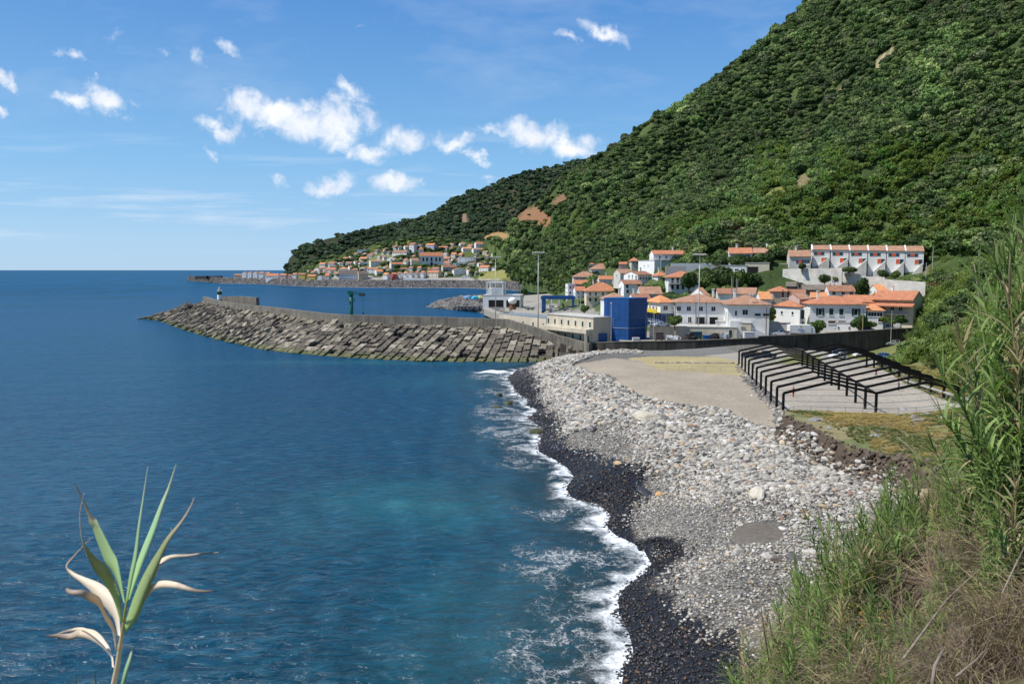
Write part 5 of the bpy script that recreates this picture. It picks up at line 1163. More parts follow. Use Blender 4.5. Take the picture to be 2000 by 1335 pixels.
for i in range(6):
    a = 1583+i*UW; ye = 487+i*.6; yb = 523+i*4.2
    o, wd, d, h, r = house('terraced house with orange and blue windows, %s of six' % lbs[i],a,a+UW-.6,ye,yb,479+i*.35,283-i*2.1,'gx','w','t',5,8,name='terraced_house',group='row of six terraced houses',down=3,ov=.3)
    bandwin(o, wd, d, -.12*wd, h-2.05, 3.5, 1.15); bandwin(o, wd, d, .22*wd, h-4.6, 2.4, 1.7, 2, 0)
    stair(o, wd*.12, d, h, wd*.62)
    m = MB().add([(-.22,-d/2-.3,h+.1),(.22,-d/2-.3,h+.1),(.22,.2,h+r+.3),(-.22,.2,h+r+.3),(-.22,-d/2-.3,h-.35),(.22,-d/2-.3,h-.35),(.22,.2,h-1),(-.22,.2,h-1)], [(0,1,2,3),(4,7,6,5),(0,4,5,1),(1,5,6,2),(2,6,7,3),(3,7,4,0)])
    q = m.obj('party_wall', WALL['w'], o); q.location = (-wd/2, 0, 0)
o, wd, d, h, r = house('grey house with a long blue and orange window, lower than the terraced row beside it',1537,1582,500,525,489,280,'gx','g','t',7,8,name='terraced_house')
bandwin(o, wd, d, .12*wd, h-2.6, 4.6, 1.3, 5, 1); stair(o, wd*.2, d, h*.7, wd*.5)
def rwall(label, pts, th=.5, h=None, mt='d'):
    P = [np.array(W(a, b, Y=y)) for a, b, c, y in pts]; hs = [(c-b)/F_*y+2.5 for a, b, c, y in pts]; v, f = wall_mesh(P, th, hs); q = mesh_obj('retaining_wall', v, f, WALL[mt]); prop(q, label, 'wall'); return q
rwall('stained grey retaining wall under the left half of the terraced houses',[(1529,525,546,276),(1645,523,546,262)])
rwall('grey retaining wall stepping down below the middle terraced houses',[(1645,532,548,265),(1680,535,550,261),(1681,539,553,261),(1728,541,556,255)])
rwall('lowest grey retaining wall beneath the right end of the terraced houses',[(1728,545,560,254),(1808,551,562,245)])
rwall('long white garden wall running right from the blue-shuttered hill house',[(1311,514,522,300),(1345,514,522,300),(1405,513,519,300)],.4,mt='w')
rwall('sloping dark stone wall climbing the green bank above the bushes',[(1368,538,546,290),(1408,515,522,290)],.4,mt='s')
rwall('grey wall along the yard under the white cubic house',[(1300,520,534,296),(1340,520,534,296)],.4,mt='g')
# front row
o, wd, d, h, r = house('two-storey corner shop with yellow trim above, navy blue ground floor and light orange roof',1264,1314,589,632,578,228,'hip','w','l',22,10,L=g((-.3,-.05,.2),(.55,),1.2,1.4)+g((-.3,0,.3),(.05,),1.5,2.2,'b'),F=g((-.1,),(.6,),1.4,1.4)+g((-.2,.15),(.06,),1.5,2.1,'k'),ov=.7)
m = MB()
m.box(-wd/2-.06, wd/2+.06, -d/2-.06, d/2, -1, h*.46); m.obj('painted_base', WALL['n'], o)
m = MB()
for x in (-d/2, 0, d/2): m.box(-wd/2-1.2, -wd/2-1.1, x-.06 if x > 0 else x, x+.06, h*.5, h-.1)
m.box(-wd/2-1.25, -wd/2-.07, -d/2, d/2, h*.48, h*.52).box(-wd/2-1.24, -wd/2-1.14, -d/2, d/2, h*.53, h*.66); m.obj('yellow_balcony', YEL, o)
o, wd, d, h, r = house('long white two-storey town hall wing with five upper windows and a pale brown hipped roof',1312,1414,589,636,576,222,'hip','w','t',4,13,F=g((-.42,-.22,.02,.27),(.6,),1.25,1.35)+g((-.4,-.2),(.1,),1.0,1.8)+[(.02,.02,2.3,2.3,'k'),(.28,.02,2.3,2.3,'k')],L=g((-.2,.2),(.6,),.9,1.4),ov=.7)
m = MB()
for x in (-.5, -.08, .13): m.box(x*wd-.09, x*wd+.09, -d/2-.10, -d/2-.014, 0, h-.2)
m.obj('pilaster', TRIM, o)
o, wd, d, h, r = house('projecting right wing of the white town hall with an outside staircase and two slit windows',1409,1500,593,655,578,212,'hip','w','t',8,12,F=[(-.08,.64,1.5,1.5,'d'),(.22,.62,1.6,.65,'k'),(.42,.62,1.6,.65,'k'),(-.3,.62,.5,1.3,'k')],L=g((-.3,-.05),(.6,),.8,1.5,'k')+[(.25,.45,1.4,2.3,'g')],ov=.7)
m = MB().add([(-wd*.45,-d/2-1.4,-1),(wd*.42,-d/2-1.4,-1),(wd*.42,-d/2-1.4,.4),(-wd*.2,-d/2-1.4,h*.47),(-wd*.45,-d/2-1.4,h*.47),(-wd*.45,-d/2-.03,-1),(wd*.42,-d/2-.03,-1),(wd*.42,-d/2-.03,.4),(-wd*.2,-d/2-.03,h*.47),(-wd*.45,-d/2-.03,h*.47)],
    [(0,1,2,3,4),(9,8,7,6,5),(1,6,7,2),(2,7,8,3),(3,8,9,4),(4,9,5,0),(0,5,6,1)]); m.obj('staircase', WALL['w'], o)
o, wd, d, h, r = house('white house with bright orange roof and a tall green door left of the green-shuttered building',1514,1566,598,634,588,224,'hip','w','o',50,9,F=[(.2,.3,1.6,2.6,'g'),(.3,.02,.6,.8,'k')],L=[])
house('long white building with a bright orange hipped roof and arched windows with green shutters',1564,1686,593,633,580,222,'hip','w','o',14,12,F=[(-.32,.42,1.1,2.,'s'),(-.12,.42,1.3,2.,'g'),(.06,.42,1.3,2.,'g'),(.32,.42,1.1,2.,'s'),(-.1,.02,2.2,.9,'n'),(.08,.02,2.2,.9,'n')],L=[(.1,.75,.6,1.1,'d'),(0,.05,.6,1.,'k')],ov=.5,name='school_building',cat='building')
house('white annex with a band of small windows, right of the green-shuttered building',1687,1723,605,632,596,221,'hip','w','l',8,8,F=g((-.38,-.2,-.02,.18,.36),(.5,),.8,1.3)+g((.3,),(.1,),1.1,1.2,'n'),ov=.5)
o, wd, d, h, r = house('wide tan villa with a two-tiered orange roof and a pale balcony, partly behind the bushes',1706,1798,584,628,570,226,'gx','c','o',-14,11,F=g((-.22,.0,.2),(.42,),1.1,1.5)+g((-.35,.25),(.05,),1.2,1.6,'k'),ov=1.0,porch=(.33,1,-.35,.4,WHT),name='villa')
m = MB(); m.add([(-wd/2-1,-d/2-2.6,h*.70),(wd/2+.5,-d/2-2.6,h*.70),(wd/2+.5,-d/2-.02,h*.84),(-wd/2-1,-d/2-.02,h*.84),(-wd/2-1,-d/2-2.6,h*.66),(wd/2+.5,-d/2-2.6,h*.66),(wd/2+.5,-d/2-.02,h*.80),(-wd/2-1,-d/2-.02,h*.80)],[(0,1,2,3),(4,7,6,5),(0,4,5,1),(1,5,6,2),(2,6,7,3),(3,7,4,0)]); m.obj('lower_roof', ROOF['o'], o)

# blue tower with two corrugated faces
def corrugated(name, c):
    m, nt = newmat(name); oc = N(nt, 'ShaderNodeTexCoord').outputs['Object']; s = N(nt, 'ShaderNodeSeparateXYZ', ins={0: oc})
    k = MATH(nt, 'SINE', MATH(nt, 'MULTIPLY', MATH(nt, 'ADD', s.outputs[0], s.outputs[1]), 12.0)); n = N(nt, 'ShaderNodeTexNoise', ins={'Vector': oc, 'Scale': .8, 'Detail': 4.0})
    pan = MATH(nt, 'LESS_THAN', MATH(nt, 'FRACT', MATH(nt, 'MULTIPLY', MATH(nt, 'ADD', s.outputs[0], s.outputs[1]), .55)), .05)
    colr = VM(nt, 'SCALE', (c[0], c[1], c[2]), s=MATH(nt, 'SUBTRACT', MR(nt, n.outputs[0], .3, .7, .85, 1.15), MATH(nt, 'MULTIPLY', pan, .3))).outputs[0]
    finish(nt, colr, .5, k, .5, .04, .4); return m
BLUE = corrugated('blue_cladding', (.006, .060, .21))
Yb = 213.; a = np.array(W(1179, 668, Y=Yb+4)); b = np.array(W(1227, 668, Y=Yb)); c = np.array(W(1263, 667, Y=Yb+4.5)); top = W(1227, 583.5, Y=Yb)[2]
e = a+(c-b); t = empty('blue_tower', (b[0], b[1], 3.0)); prop(t, 'tall windowless bright blue metal-clad tower beside the harbour building', 'tower')
P4 = [(q[0]-b[0], q[1]-b[1]) for q in (a, b, c, e)]; MB().prism(P4, 0, top-3).obj('cladding', BLUE, t)
m = MB(); cx_, cy_ = sum(p[0] for p in P4)/4, sum(p[1] for p in P4)/4; m.prism([(cx_+(p[0]-cx_)*1.02, cy_+(p[1]-cy_)*1.02) for p in P4], top-3.0, top-2.78); m.obj('roof_edge', mat('blue_trim', (.015, .10, .30), .5, .1, 1, 0), t)
m = MB(); q_ = along_ = None
for zz_ in (4.2, 8.4):
    m.prism([(cx_+(p[0]-cx_)*1.006, cy_+(p[1]-cy_)*1.006) for p in P4], zz_, zz_+.07)
m.obj('panel_joint', mat('joint_blue', (.004, .035, .12), .7, .3, 2, .1), t)
wl_ = MB(); z_ = W(1200, 641, Y=Yb)[2]-3
def along(p, q, k, off=.08): return (p[0]+(q[0]-p[0])*k, p[1]+(q[1]-p[1])*k-off)
A_, B_, C_ = P4[0], P4[1], P4[2]
wl_.bar((*along(A_, B_, .38), z_), (*along(A_, B_, 1.0), z_), .1).bar((*along(A_, B_, .38), z_), (*along(A_, B_, .38), z_+2.6), .1).bar((*along(B_, C_, 0), z_), (*along(B_, C_, .93), z_), .1).bar((*along(B_, C_, .93), z_-3), (*along(B_, C_, .93), z_+3.5), .1); wl_.obj('cable_duct', mat('pale_duct', (.4, .5, .6), .6), t)

# pale harbour building with a row of upper windows
Y0 = 216.
def pblock(nm, px0, py, px1, z0, Ya, Yb_, depth, hpy, mats, root):
    a = np.array(W(px0, py, Y=Ya)); b = np.array(W(px1, hpy, Y=Yb_)); d = (b-a)[:2]; L = np.linalg.norm(d); u = d/L; n = np.array([-u[1], u[0]])
    pts = [a[:2], b[:2], b[:2]+n*depth, a[:2]+n*depth]; q = MB().prism([(p[0]-root.location.x, p[1]-root.location.y) for p in pts], z0, (a[2]+b[2])/2).obj(nm, mats, root); return a, b, u, n
hb = empty('harbour_office', (14, 222, 0)); prop(hb, 'long pale two-storey harbour building with green shuttered windows beside the blue tower', 'building')
a, b, u, n_ = pblock('wall', 1069, 613, 1159, 2.5, 232, 213, 8, 621, WALL['e'], hb)
ang = math.atan2(u[1], u[0]); L = np.linalg.norm((b-a)[:2]); zt = (a[2]+b[2])/2
def wat(root, a, u, s, z, w_, h_, st, nm='window', off=.02):
    p = a[:2]+u*s; o = link(bpy.data.objects.new(nm, win_mesh(w_, h_, st)), root); o.location = (p[0]-root.location.x+u[1]*off, p[1]-root.location.y-u[0]*off, z); o.rotation_euler = (0, 0, math.atan2(u[1], u[0])); return o
for i in range(7): wat(hb, a, u, L*(.03+i*.151), zt-2.75, 1.0, 1.7, 'g')
q = MB(); nn = np.array([u[1], -u[0]])
sl = [a[:2], a[:2]+nn*2.4, b[:2]+nn*2.4, b[:2]]; q.prism([(p[0]-14, p[1]-222) for p in sl], zt-4.15, zt-3.05)
for k in (.02, .98): p = a[:2]+(b[:2]-a[:2])*k+nn*2.1; q.box(p[0]-14-.35, p[0]-14+.35, p[1]-222-.35, p[1]-222+.35, 2, zt-4.16)
q.obj('gallery', WALL['e'], hb)
for i in range(6): wat(hb, a, u, L*(.1+i*.16), zt-7.0, 1.1, 2.2, 'g', 'door')
q = MB(); q.prism([(p[0]-14, p[1]-222) for p in [a[:2]-u*.2+nn*.2, b[:2]+u*.2+nn*.2, b[:2]+u*.2-nn*8.2, a[:2]-u*.2-nn*8.2]], zt+.004, zt+.22); q.obj('roof', ROOF['c'], hb)
hw = empty('harbour_store', (6, 250, 0)); prop(hw, 'pale flat wing with four dark green windows behind the end of the breakwater wall', 'building')
a, b, u, n_ = pblock('wall', 975, 619, 1070, 2.5, 262, 236, 8, 616, WALL['e'], hw); L = np.linalg.norm((b-a)[:2]); zt = (a[2]+b[2])/2
for i in range(4): wat(hw, a, u, L*(.32+i*.2), zt-3.1, 1.0, 1.8, 'g')
MB().prism([(p[0]-6, p[1]-250) for p in [a[:2]-u*.2, b[:2]+u*.2, b[:2]+u*.2+n_*8.2, a[:2]-u*.2+n_*8.2]], zt+.004, zt+.2).obj('roof', ROOF['s'], hw)
o, wd, d, h, r = house('grey-green blank end block joining the harbour building to the blue tower',1159,1196,624,668,623,217,'flat','g','c',0,6)
# yard storage platform with a vehicle deck
o, wd, d, h, r = house('low cream storage building whose flat roof carries parked vehicles, in front of the town hall',1268,1437,640,664,639.5,211,'flat','e','c',0,9,name='storage_building',cat='building',down=2)
win(o, 'F', wd*.43, .15*h, 1.0, 2.3, 'g', wd, d, 'door')
o, wd, d, h, r = house('low cream block with a dark slot window joined to the right of the storage building',1436,1466,631,656,630,211,'flat','e','c',0,6,name='storage_building',cat='building'); win(o, 'F', 0, .6*h, 1.2, .4, 'k', wd, d)
house('shallow whitewashed canopy block on the deck in front of the town hall door',1398,1432,629,638,627,216,'flat','w','c',0,4,down=.5)
house('long low white container-like shed beside the lorry',1498,1542,631,646,630,217,'flat','g','c',0,3,down=.6,name='shed',cat='shed')
house('low white kiosk building with three tiny windows in front of the green-shuttered building',1616,1680,631,650,630,221,'flat','w','c',4,5,F=g((-.3,-.18,.14,.42),(.42,),.5,.5,'k'),name='kiosk',cat='building')
# white building with a pergola roof on the quay
Yq = 441.; o, wd, d, h, r = house('white flat-roofed harbour building with two dark garage doors and a pergola frame on top',943,1024,577,600,576,432,'flat','w','c',-6,20,name='boathouse',cat='building',down=1)
win(o, 'F', -.15*wd, .02, wd*.40, h*.62, 'k', wd, d, 'garage_door'); win(o, 'F', .3*wd, .02, wd*.36, h*.62, 'k', wd, d, 'garage_door')
hu = 23/F_*Yq; m = MB().box(-wd*.38, 0.02*wd, -d*.35, d*.2, h+.26, h+hu*.58); m.obj('upper_room', WALL['w'], o)
m = MB()
for x in (-wd*.40, wd*.02): 
    for y in (-d*.4, d*.3): m.box(x-.25, x+.25, y-.25, y+.25, h+.26, h+hu)
for y in (-d*.4, d*.3): m.box(-wd*.42, wd*.04, y-.2, y+.2, h+hu, h+hu+.5)
for i in range(14): x = -wd*.40+i*wd*.42/13; m.box(x-.12, x+.12, -d*.42, d*.32, h+hu+.502, h+hu+.9)
m.obj('pergola', WHT, o)

# ------------------------------------------------------------------ the far village: outlines measured on the waterfront
def far(label, x0, x1, yr, ye, yb, kind='gx', wall='w', roof='o', nw=3, nr=1, rot=0, name='house', st='d', z4=False):
    if z4: q = lambda x: 360+x/5.882; w = lambda y: 460+y/5.882
    else: q = lambda x: 640+x/5.556; w = lambda y: 450+y/5.556
    gp = GV((q(x0)+q(x1))/2, w(yb)); 
    if gp is None: gp = (0, 1280, 0)
    Y = gp[1]; s = Y/F_; hh = (w(yb)-w(ye))*s; zs = (.4,) if nr == 1 else tuple((k+.3)/nr for k in range(nr)); sz = min(1.5, hh/nr*.45)
    Fw = [((k+.5)/nw-.5, z, min(1.5, sz*.8), sz, st) for z in zs for k in range(nw)]
    return house(label, q(x0), q(x1), w(ye), w(yb), w(yr), Y, kind, wall, roof, rot, 9, F=Fw, L=[(0, .4, 1.2, 1.4, st)] if rot > 10 else (), name=name, down=6)
V = [
('long flat white shed highest on the left of the village hill',320,455,205,207,237,'flat','w','c',0),
('upper left cottage with a pale roof on the village hill, right of the lone bush',165,240,290,300,325,'gx','w','l',2),('white cottage at the far left edge of the village hill',90,170,312,322,348,'gx','w','t',2),('tiny cottage with a tan roof between bushes on the left hill',230,300,278,286,300,'gx','w','t',1),
('tall narrow white house low on the left hill',110,190,345,352,395,'gx','w','t',2),('cottage with salmon roof right of the tall narrow white house',200,275,338,350,375,'hip','w','l',2),('grey roofed house above the left end of the waterfront',10,100,375,385,402,'gx','g','g',2),('orange roofed house just under the grey roofed one at the left',0,92,403,415,438,'gx','t','o',2),
('white house with a red-brown roof upper left centre',440,525,240,252,275,'hip','w','o',2),('white house stepping below the upper red-brown roof',425,505,266,276,298,'gx','w','b',2),('white house with a pale orange roof on the left centre slope',340,452,288,303,330,'gx','w','l',3),
('gabled white house with an orange roof above the yellowish field',330,437,335,350,392,'gf','w','o',2),('pale house with salmon roof above the long white waterfront building',120,228,398,412,440,'hip','w','l',3),('low house with a rust roof and stone steps near the left waterfront',265,347,410,425,445,'gx','w','b',2),
('brown gabled house end in the left middle of the waterfront rows',318,440,440,470,538,'gx','t','g',1),('pink-roofed house above the beige end wall',425,570,403,415,468,'gx','w','o',3),('white house with dark openings right of the pink-roofed house',510,602,425,445,487,'gx','w','l',2),
('wide grey roofed white house on the middle left slope',450,622,320,335,390,'gx','w','t',4),('grey roofed house near the top, left of the tall white one',640,702,225,235,268,'gx','g','g',2),('row of white town houses with dark windows under the tall white house',700,890,215,235,292,'gx','w','b',6),
('white terrace wall house leaning left of the tall white house',822,884,163,175,215,'gx','w','l',1),('tall white house with a stepped front, the highest point of the village',884,972,133,155,250,'gx','w','b',3),('small house with a brown roof right behind the bell tower',975,1040,145,155,200,'gx','w','b',2),
('large lilac house near the top, right of the bell tower',1060,1187,140,155,228,'gx','l','l',3),('row house with an orange roof right of the lilac house',1195,1320,170,185,222,'gx','w','o',4),('white house with a flat brownish roof in the top row centre right',1320,1387,178,190,222,'gx','w','b',2),('grey-white house between top row houses and the shrubs',1392,1450,180,190,217,'gx','g','b',2),
('broad white house with a tan roof in the top right row',1450,1560,180,195,235,'gx','w','l',3),('white house with an orange roof, left of the top right group',1515,1590,150,165,198,'gx','w','o',2),('white gabled house in the middle of the top right group',1590,1702,125,143,190,'gx','w','o',3),('long house with pale roof below the top right group',1562,1690,190,205,240,'gx','w','t',4),('low tan roofed house near the top right end',1690,1762,140,153,182,'gx','w','l',2),('last white house at the top right end of the village',1762,1860,115,130,165,'gx','w','l',3),
('pale gabled house in the middle slope left of the cream block',640,762,290,310,350,'gf','w','t',2),('white house with an orange roof and small windows in the lower centre',670,832,345,362,412,'gx','w','o',5),('white house with an orange roof next to the cream block',820,890,307,325,390,'gx','w','o',2),('cream two-storey block left of the church',890,992,300,322,390,'gx','c','t',3),
('orange roofed annex touching the church on its right, upper',1255,1347,285,303,330,'gx','w','o',2),('orange roofed annex touching the church on its right, lower',1255,1350,332,350,385,'gx','w','o',2),('house with a bright orange roof above the white row right of the church',1335,1415,238,262,302,'gx','w','o',2),('pale house with a pinkish roof beside the bright orange one',1415,1487,245,262,292,'gx','p','l',2),
('white row building with three arched windows right of the church',1410,1592,265,290,350,'flat','w','c',3),('unfinished stone building on the right slope',1590,1680,290,300,342,'gx','s','g',1),('plain white wall house under the row building',1360,1510,350,352,388,'flat','w','c',2),('white house with a dull brown roof at the right slope steps',1515,1620,350,370,402,'gx','w','g',2),
('long dark rust roofed house below the church right corner',1230,1392,372,398,450,'gx','g','b',4),('long rust roofed house directly below the church',1040,1230,398,420,445,'gx','w','b',5),('rust roofed house below the cream two-storey block',770,892,400,415,440,'hip','w','b',3),
('white gabled house end at the left of the waterfront terrace',600,686,460,478,542,'gx','w','l',2),('red fronted waterfront house, the only red one in the terrace',686,750,455,472,540,'gx','r','o',2),('waterfront terrace house right beside the red one',751,820,450,468,536,'gx','w','b',2),('waterfront terrace house, second right of the red one',821,880,446,464,533,'gx','w','l',2),('waterfront terrace house, third right of the red one',881,942,443,461,530,'gx','w','b',2),('waterfront terrace house with a stained front, fourth right of the red one',943,1006,441,459,527,'gx','g','b',2),('waterfront terrace house at the right end of the terrace',1007,1072,440,457,524,'gx','w','o',2),
('detached cream house with an orange gable behind the pale quay wall',1075,1232,435,455,518,'gx','c','o',3),('white gabled house with two windows at the right waterfront',1350,1502,405,425,492,'gf','w','o',2),('white house with an arched side right of the gabled waterfront house',1500,1587,390,405,440,'gx','w','g',2),('low white house with a salmon roof on the right shore slope',1640,1782,378,402,450,'gx','w','o',3),('small white house at the right end beside the lamp mast',1780,1862,385,400,432,'gx','w','g',2),('low white terrace with dark arches on the right shore',1455,1552,480,488,525,'flat','w','c',3),
('tiny orange roofed shed in the trees on the right slope',1835,1905,322,335,352,'gx','p','o',0),('white cottage by the green meadow left of its trees',1915,2010,390,400,428,'gx','w','g',2),('white cottage in the middle above the green meadow',2025,2080,395,402,425,'gx','w','t',2),('two-storey white cottage at the right above the green meadow',2070,2112,365,372,425,'flat','w','c',1),('grey roofed cottage high in the trees above the green meadow',2190,2280,342,355,378,'gx','w','g',2),('brown walled hut on the slope right of the unfinished stone building',1700,1780,295,303,325,'gx','s','g',1)]
for t_ in V: 
    nr = 2 if t_[5]-t_[4] > 48 else 1
    far(t_[0], *t_[1:6], t_[6], t_[7], t_[8], t_[9], nr, rot=[-36, -26, 18, -30][int(t_[1]) % 4] if t_[8] != 'c' else -6)
far('long white waterfront building with many dark windows and a grey-brown roof',125,322,430,470,540,'gx','w','g',10,2,0,name='waterfront_building')
o, wd, d, h, r = far('white church with five tall windows, a dark arched door and a bright orange roof',1000,1252,240,275,388,'gx','w','o',0,1,4,name='church'); o['category'] = 'church'
for u_ in (-.36, -.2, 0, .2, .36): win(o, 'F', u_*wd, h*.48, 2.6, 5.6, 'k', wd, d)
win(o, 'F', 0, .02, 3.4, 6.2, 'k', wd, d, 'door')
m = MB()
for u_ in (-.5, .5): m.box(u_*wd-.4, u_*wd+.4, -d/2-.2, -d/2-.014, 0, h-.4)
m.box(-wd/2, wd/2, -d/2-.16, -d/2-.013, h-.39, h+.0); m.obj('stone_trim', TRIM, o)
o, wd, d, h, r = far('pale bell tower with a pointed orange roof behind the church',985,1040,172,205,262,'hip','w','o',1,1,0,name='bell_tower',st='k'); o['category'] = 'tower'
V4 = [('brown roofed house at the left end of the low point',570,682,440,455,492,'gx','t','b',2),('white gabled town house, first of the low point terrace',665,730,415,430,494,'gf','w','l',1),('white gabled town house, second of the low point terrace',730,792,412,428,494,'gf','w','l',1),('white gabled town house, third of the low point terrace',793,857,412,428,494,'gf','w','l',1),('white house right of the gabled trio on the low point',858,930,418,430,494,'gx','w','o',2),('pale house with a tan roof right of the low point terrace',930,1002,420,432,496,'gx','g','t',2),
('white house with a bright orange roof and dark openings on the low point',940,1100,437,462,500,'gx','w','o',4),('plain pale pink house right of the bright orange roof',1100,1192,440,452,505,'gx','p','l',1),('narrow pink house under the cliff end',1192,1242,445,455,502,'gx','p','o',1),('white house with an orange roof under the cliff end',1242,1312,430,447,500,'gx','w','o',2),('yellow ochre house with a rust roof near the cliff end',1312,1412,430,447,505,'gx','y','b',2),('yellow house with a bright orange roof on the left waterfront',1412,1532,447,467,512,'gx','y','o',3),('small white chapel-like house on the left waterfront',1532,1612,455,467,516,'gf','w','g',2),('grey and orange house left of the long white waterfront building',1612,1692,430,460,512,'gx','g','o',1),
('long low house with a salmon roof and white walls above the left waterfront',1620,1762,370,388,425,'gx','w','o',3),('grey roofed house behind the salmon roofed one',1670,1772,340,352,375,'gx','g','g',2),('tall white house beneath the first bushes of the left slope',1780,1850,308,322,362,'gx','w','g',2),('pale roofed house at the top left corner of the village slope',1822,1902,250,262,282,'gx','w','l',2),('brown roofed house right below the top left corner',1852,1942,300,313,343,'gx','w','t',2)]
for t_ in V4: far(t_[0], *t_[1:6], t_[6], t_[7], t_[8], t_[9], 2 if t_[5]-t_[4] > 44 else 1, -26, z4=True)
rs_ = random.Random(77); boxes = [(640+a[1]/5.556, 640+a[2]/5.556, 450+a[3]/5.556, 450+a[5]/5.556) for a in V]+[(820, 866, 480, 521), (662, 699, 527, 548)]
VP = [(655, 512), (700, 500), (760, 490), (800, 478), (900, 478), (962, 480), (978, 500), (975, 520), (960, 532), (930, 540), (640, 541), (600, 536), (625, 524)]
nf_ = 0
for k in range(4000):
    if nf_ >= 62: break
    cx_, cy_ = rs_.uniform(600, 985), rs_.uniform(482, 541); ww = rs_.uniform(9, 17); hh = rs_.uniform(4.5, 7)
    if not inpoly(np.array([cx_]), np.array([cy_]), VP)[0]: continue
    bb = (cx_-ww/2, cx_+ww/2, cy_-hh-3, cy_)
    ov_ = sum(max(0, min(bb[1], b[1])-max(bb[0], b[0]))*max(0, min(bb[3], b[3])-max(bb[2], b[2])) for b in boxes)
    if ov_ > .30*(bb[1]-bb[0])*(bb[3]-bb[2]): continue
    boxes.append(bb); c2 = lambda x: (x-640)*5.556; r2 = lambda y: (y-450)*5.556; nf_ += 1
    o, *_ = far('small white house with a tiled roof, packed in among the far village houses', c2(bb[0]), c2(bb[1]), r2(cy_-hh-2.6), r2(cy_-hh), r2(cy_), rs_.choice(['gx', 'gx', 'gf']), 'w', rs_.choice('obtlbt'), 3, 1, rs_.choice([-36, -28, 18]))
    o['group'] = 'small white houses filling the far village'
# black stone yard walls at the tip of the point
for lb, x0, x1 in (('low black stone yard wall nearest the tip of the point', 122, 250), ('longer black stone yard wall behind the tip of the point', 262, 412)):
    a = np.array(W(360+x0/5.882, 539, Y=1560)); b = np.array(W(360+x1/5.882, 538.5, Y=1520)); v, f = wall_mesh([a, b], 5, 6); q = mesh_obj('yard_wall', v, f, mat('black_stone', (.03, .028, .03), .95, .4, .3, .5)); prop(q, lb, 'wall')
a = np.array(W(790, 541, Y=1113)); b = np.array(W(862, 546, Y=1104)); v, f = wall_mesh([a, b], 1, 5); q = mesh_obj('waterfront_wall', v, f, WALL['w']); prop(q, 'pale waterfront wall in front of the village terrace', 'wall')
# ------------------------------------------------------------------ black portal frames over the court
BLK_ = mat('black_steel', (.006, .006, .007), .55, .2, 3, .05)
near = [(37.4, 108.6), (43.6, 108.6), (50.2, 108.6), (57.0, 108.6), (63.6, 108.6)]; farp = [(47.6, 166.), (54.2, 166.), (60.9, 166.), (67.8, 166.), (74.4, 166.)]
fr = empty('steel_frame', (50, 137, 5)); prop(fr, 'black steel skeleton of two long gabled bays standing over the paved court', 'steel frame')
NF = 11; ez, rz = 8.05, 9.55
for i in range(NF):
    t = i/(NF-1); P = [(a[0]+(b[0]-a[0])*t-50, a[1]+(b[1]-a[1])*t-137) for a, b in zip(near, farp)]; pf_ = empty('portal_frame', (0, 0, 0)); pf_.parent = fr
    for k in (0, 2, 4):
        x, y = P[k]; gz = zl(x+50, y+137)-5-.3; MB().box(x-.15, x+.15, y-.15, y+.15, gz, ez-5).obj('post', BLK_, pf_)
    for k in range(4):
        z0 = (ez if k % 2 == 0 else rz)-5; z1 = (rz if k % 2 == 0 else ez)-5; MB().bar((*P[k], z0), (*P[k+1], z1), .28, .32).obj('rafter', BLK_, pf_)
for k, zz in ((2, ez),): MB().bar((near[k][0]-50, near[k][1]-137, zz-5-.05), (farp[k][0]-50, farp[k][1]-137, zz-5-.05), .2, .2).obj('purlin', BLK_, fr)
GALV = mat('galvanised', (.38, .38, .36), .6, .2, 4, .05); PALE = mat('pale_steel', (.5, .5, .48), .6, .15, 3, .05)
def fence(label, pts, h=.95, step=2.2, rails=(1.0, .5, .1), m_=GALV, r=.03):
    P = [Vector((x, y, zl(x, y))) for x, y in pts]; o = empty('low_fence', P[0]); prop(o, label, 'fence'); m = MB(); mr = MB(); L = []
    for a, b in zip(P[:-1], P[1:]):
        n = max(1, int((b-a).length/step)); L += [a.lerp(b, k/n) for k in range(n)]
    L.append(P[-1]); L = [Vector((p.x, p.y, zl(p.x, p.y))) for p in L]
    for p in L: q = p-P[0]; m.tube([(q.x, q.y, q.z-.2), (q.x, q.y, q.z+h)], r*1.2, 6)
    for f in rails:
        for a, b in zip(L[:-1], L[1:]): mr.bar(a-P[0]+Vector((0, 0, h*f-.02)), b-P[0]+Vector((0, 0, h*f-.02)), r*1.2)
    m.obj('fence_posts', m_, o); mr.obj('rails', m_, o); return o
fence('low wire fence along the near edge of the court', [(38.2, 106.9), (50, 106.9), (62.3, 107)])
fence('low wire fence along the right edge of the court', [(63.6, 108), (69, 137), (75.6, 168)])
fence('low wire fence across the far end of the court', [(48.3, 168.3), (60, 168.4), (74, 168.4)])
fence('short low wire fence on the dry grass left of the frames', [G(1302, 723)[:2], G(1375, 725)[:2], G(1440, 726)[:2]])
m = MB(); KB = mat('pale_kerb', (.42, .40, .36), .9, .25, 1, .2)
for a, b in (((38.0, 106.3), (48.1, 168)), ((63.2, 106.6), (74.9, 168))): m.bar((*a, zl(*a)+.08), (*b, zl(*b)+.08), .3, .25)
o = m.obj('kerb', KB); prop(o, kind='structure')

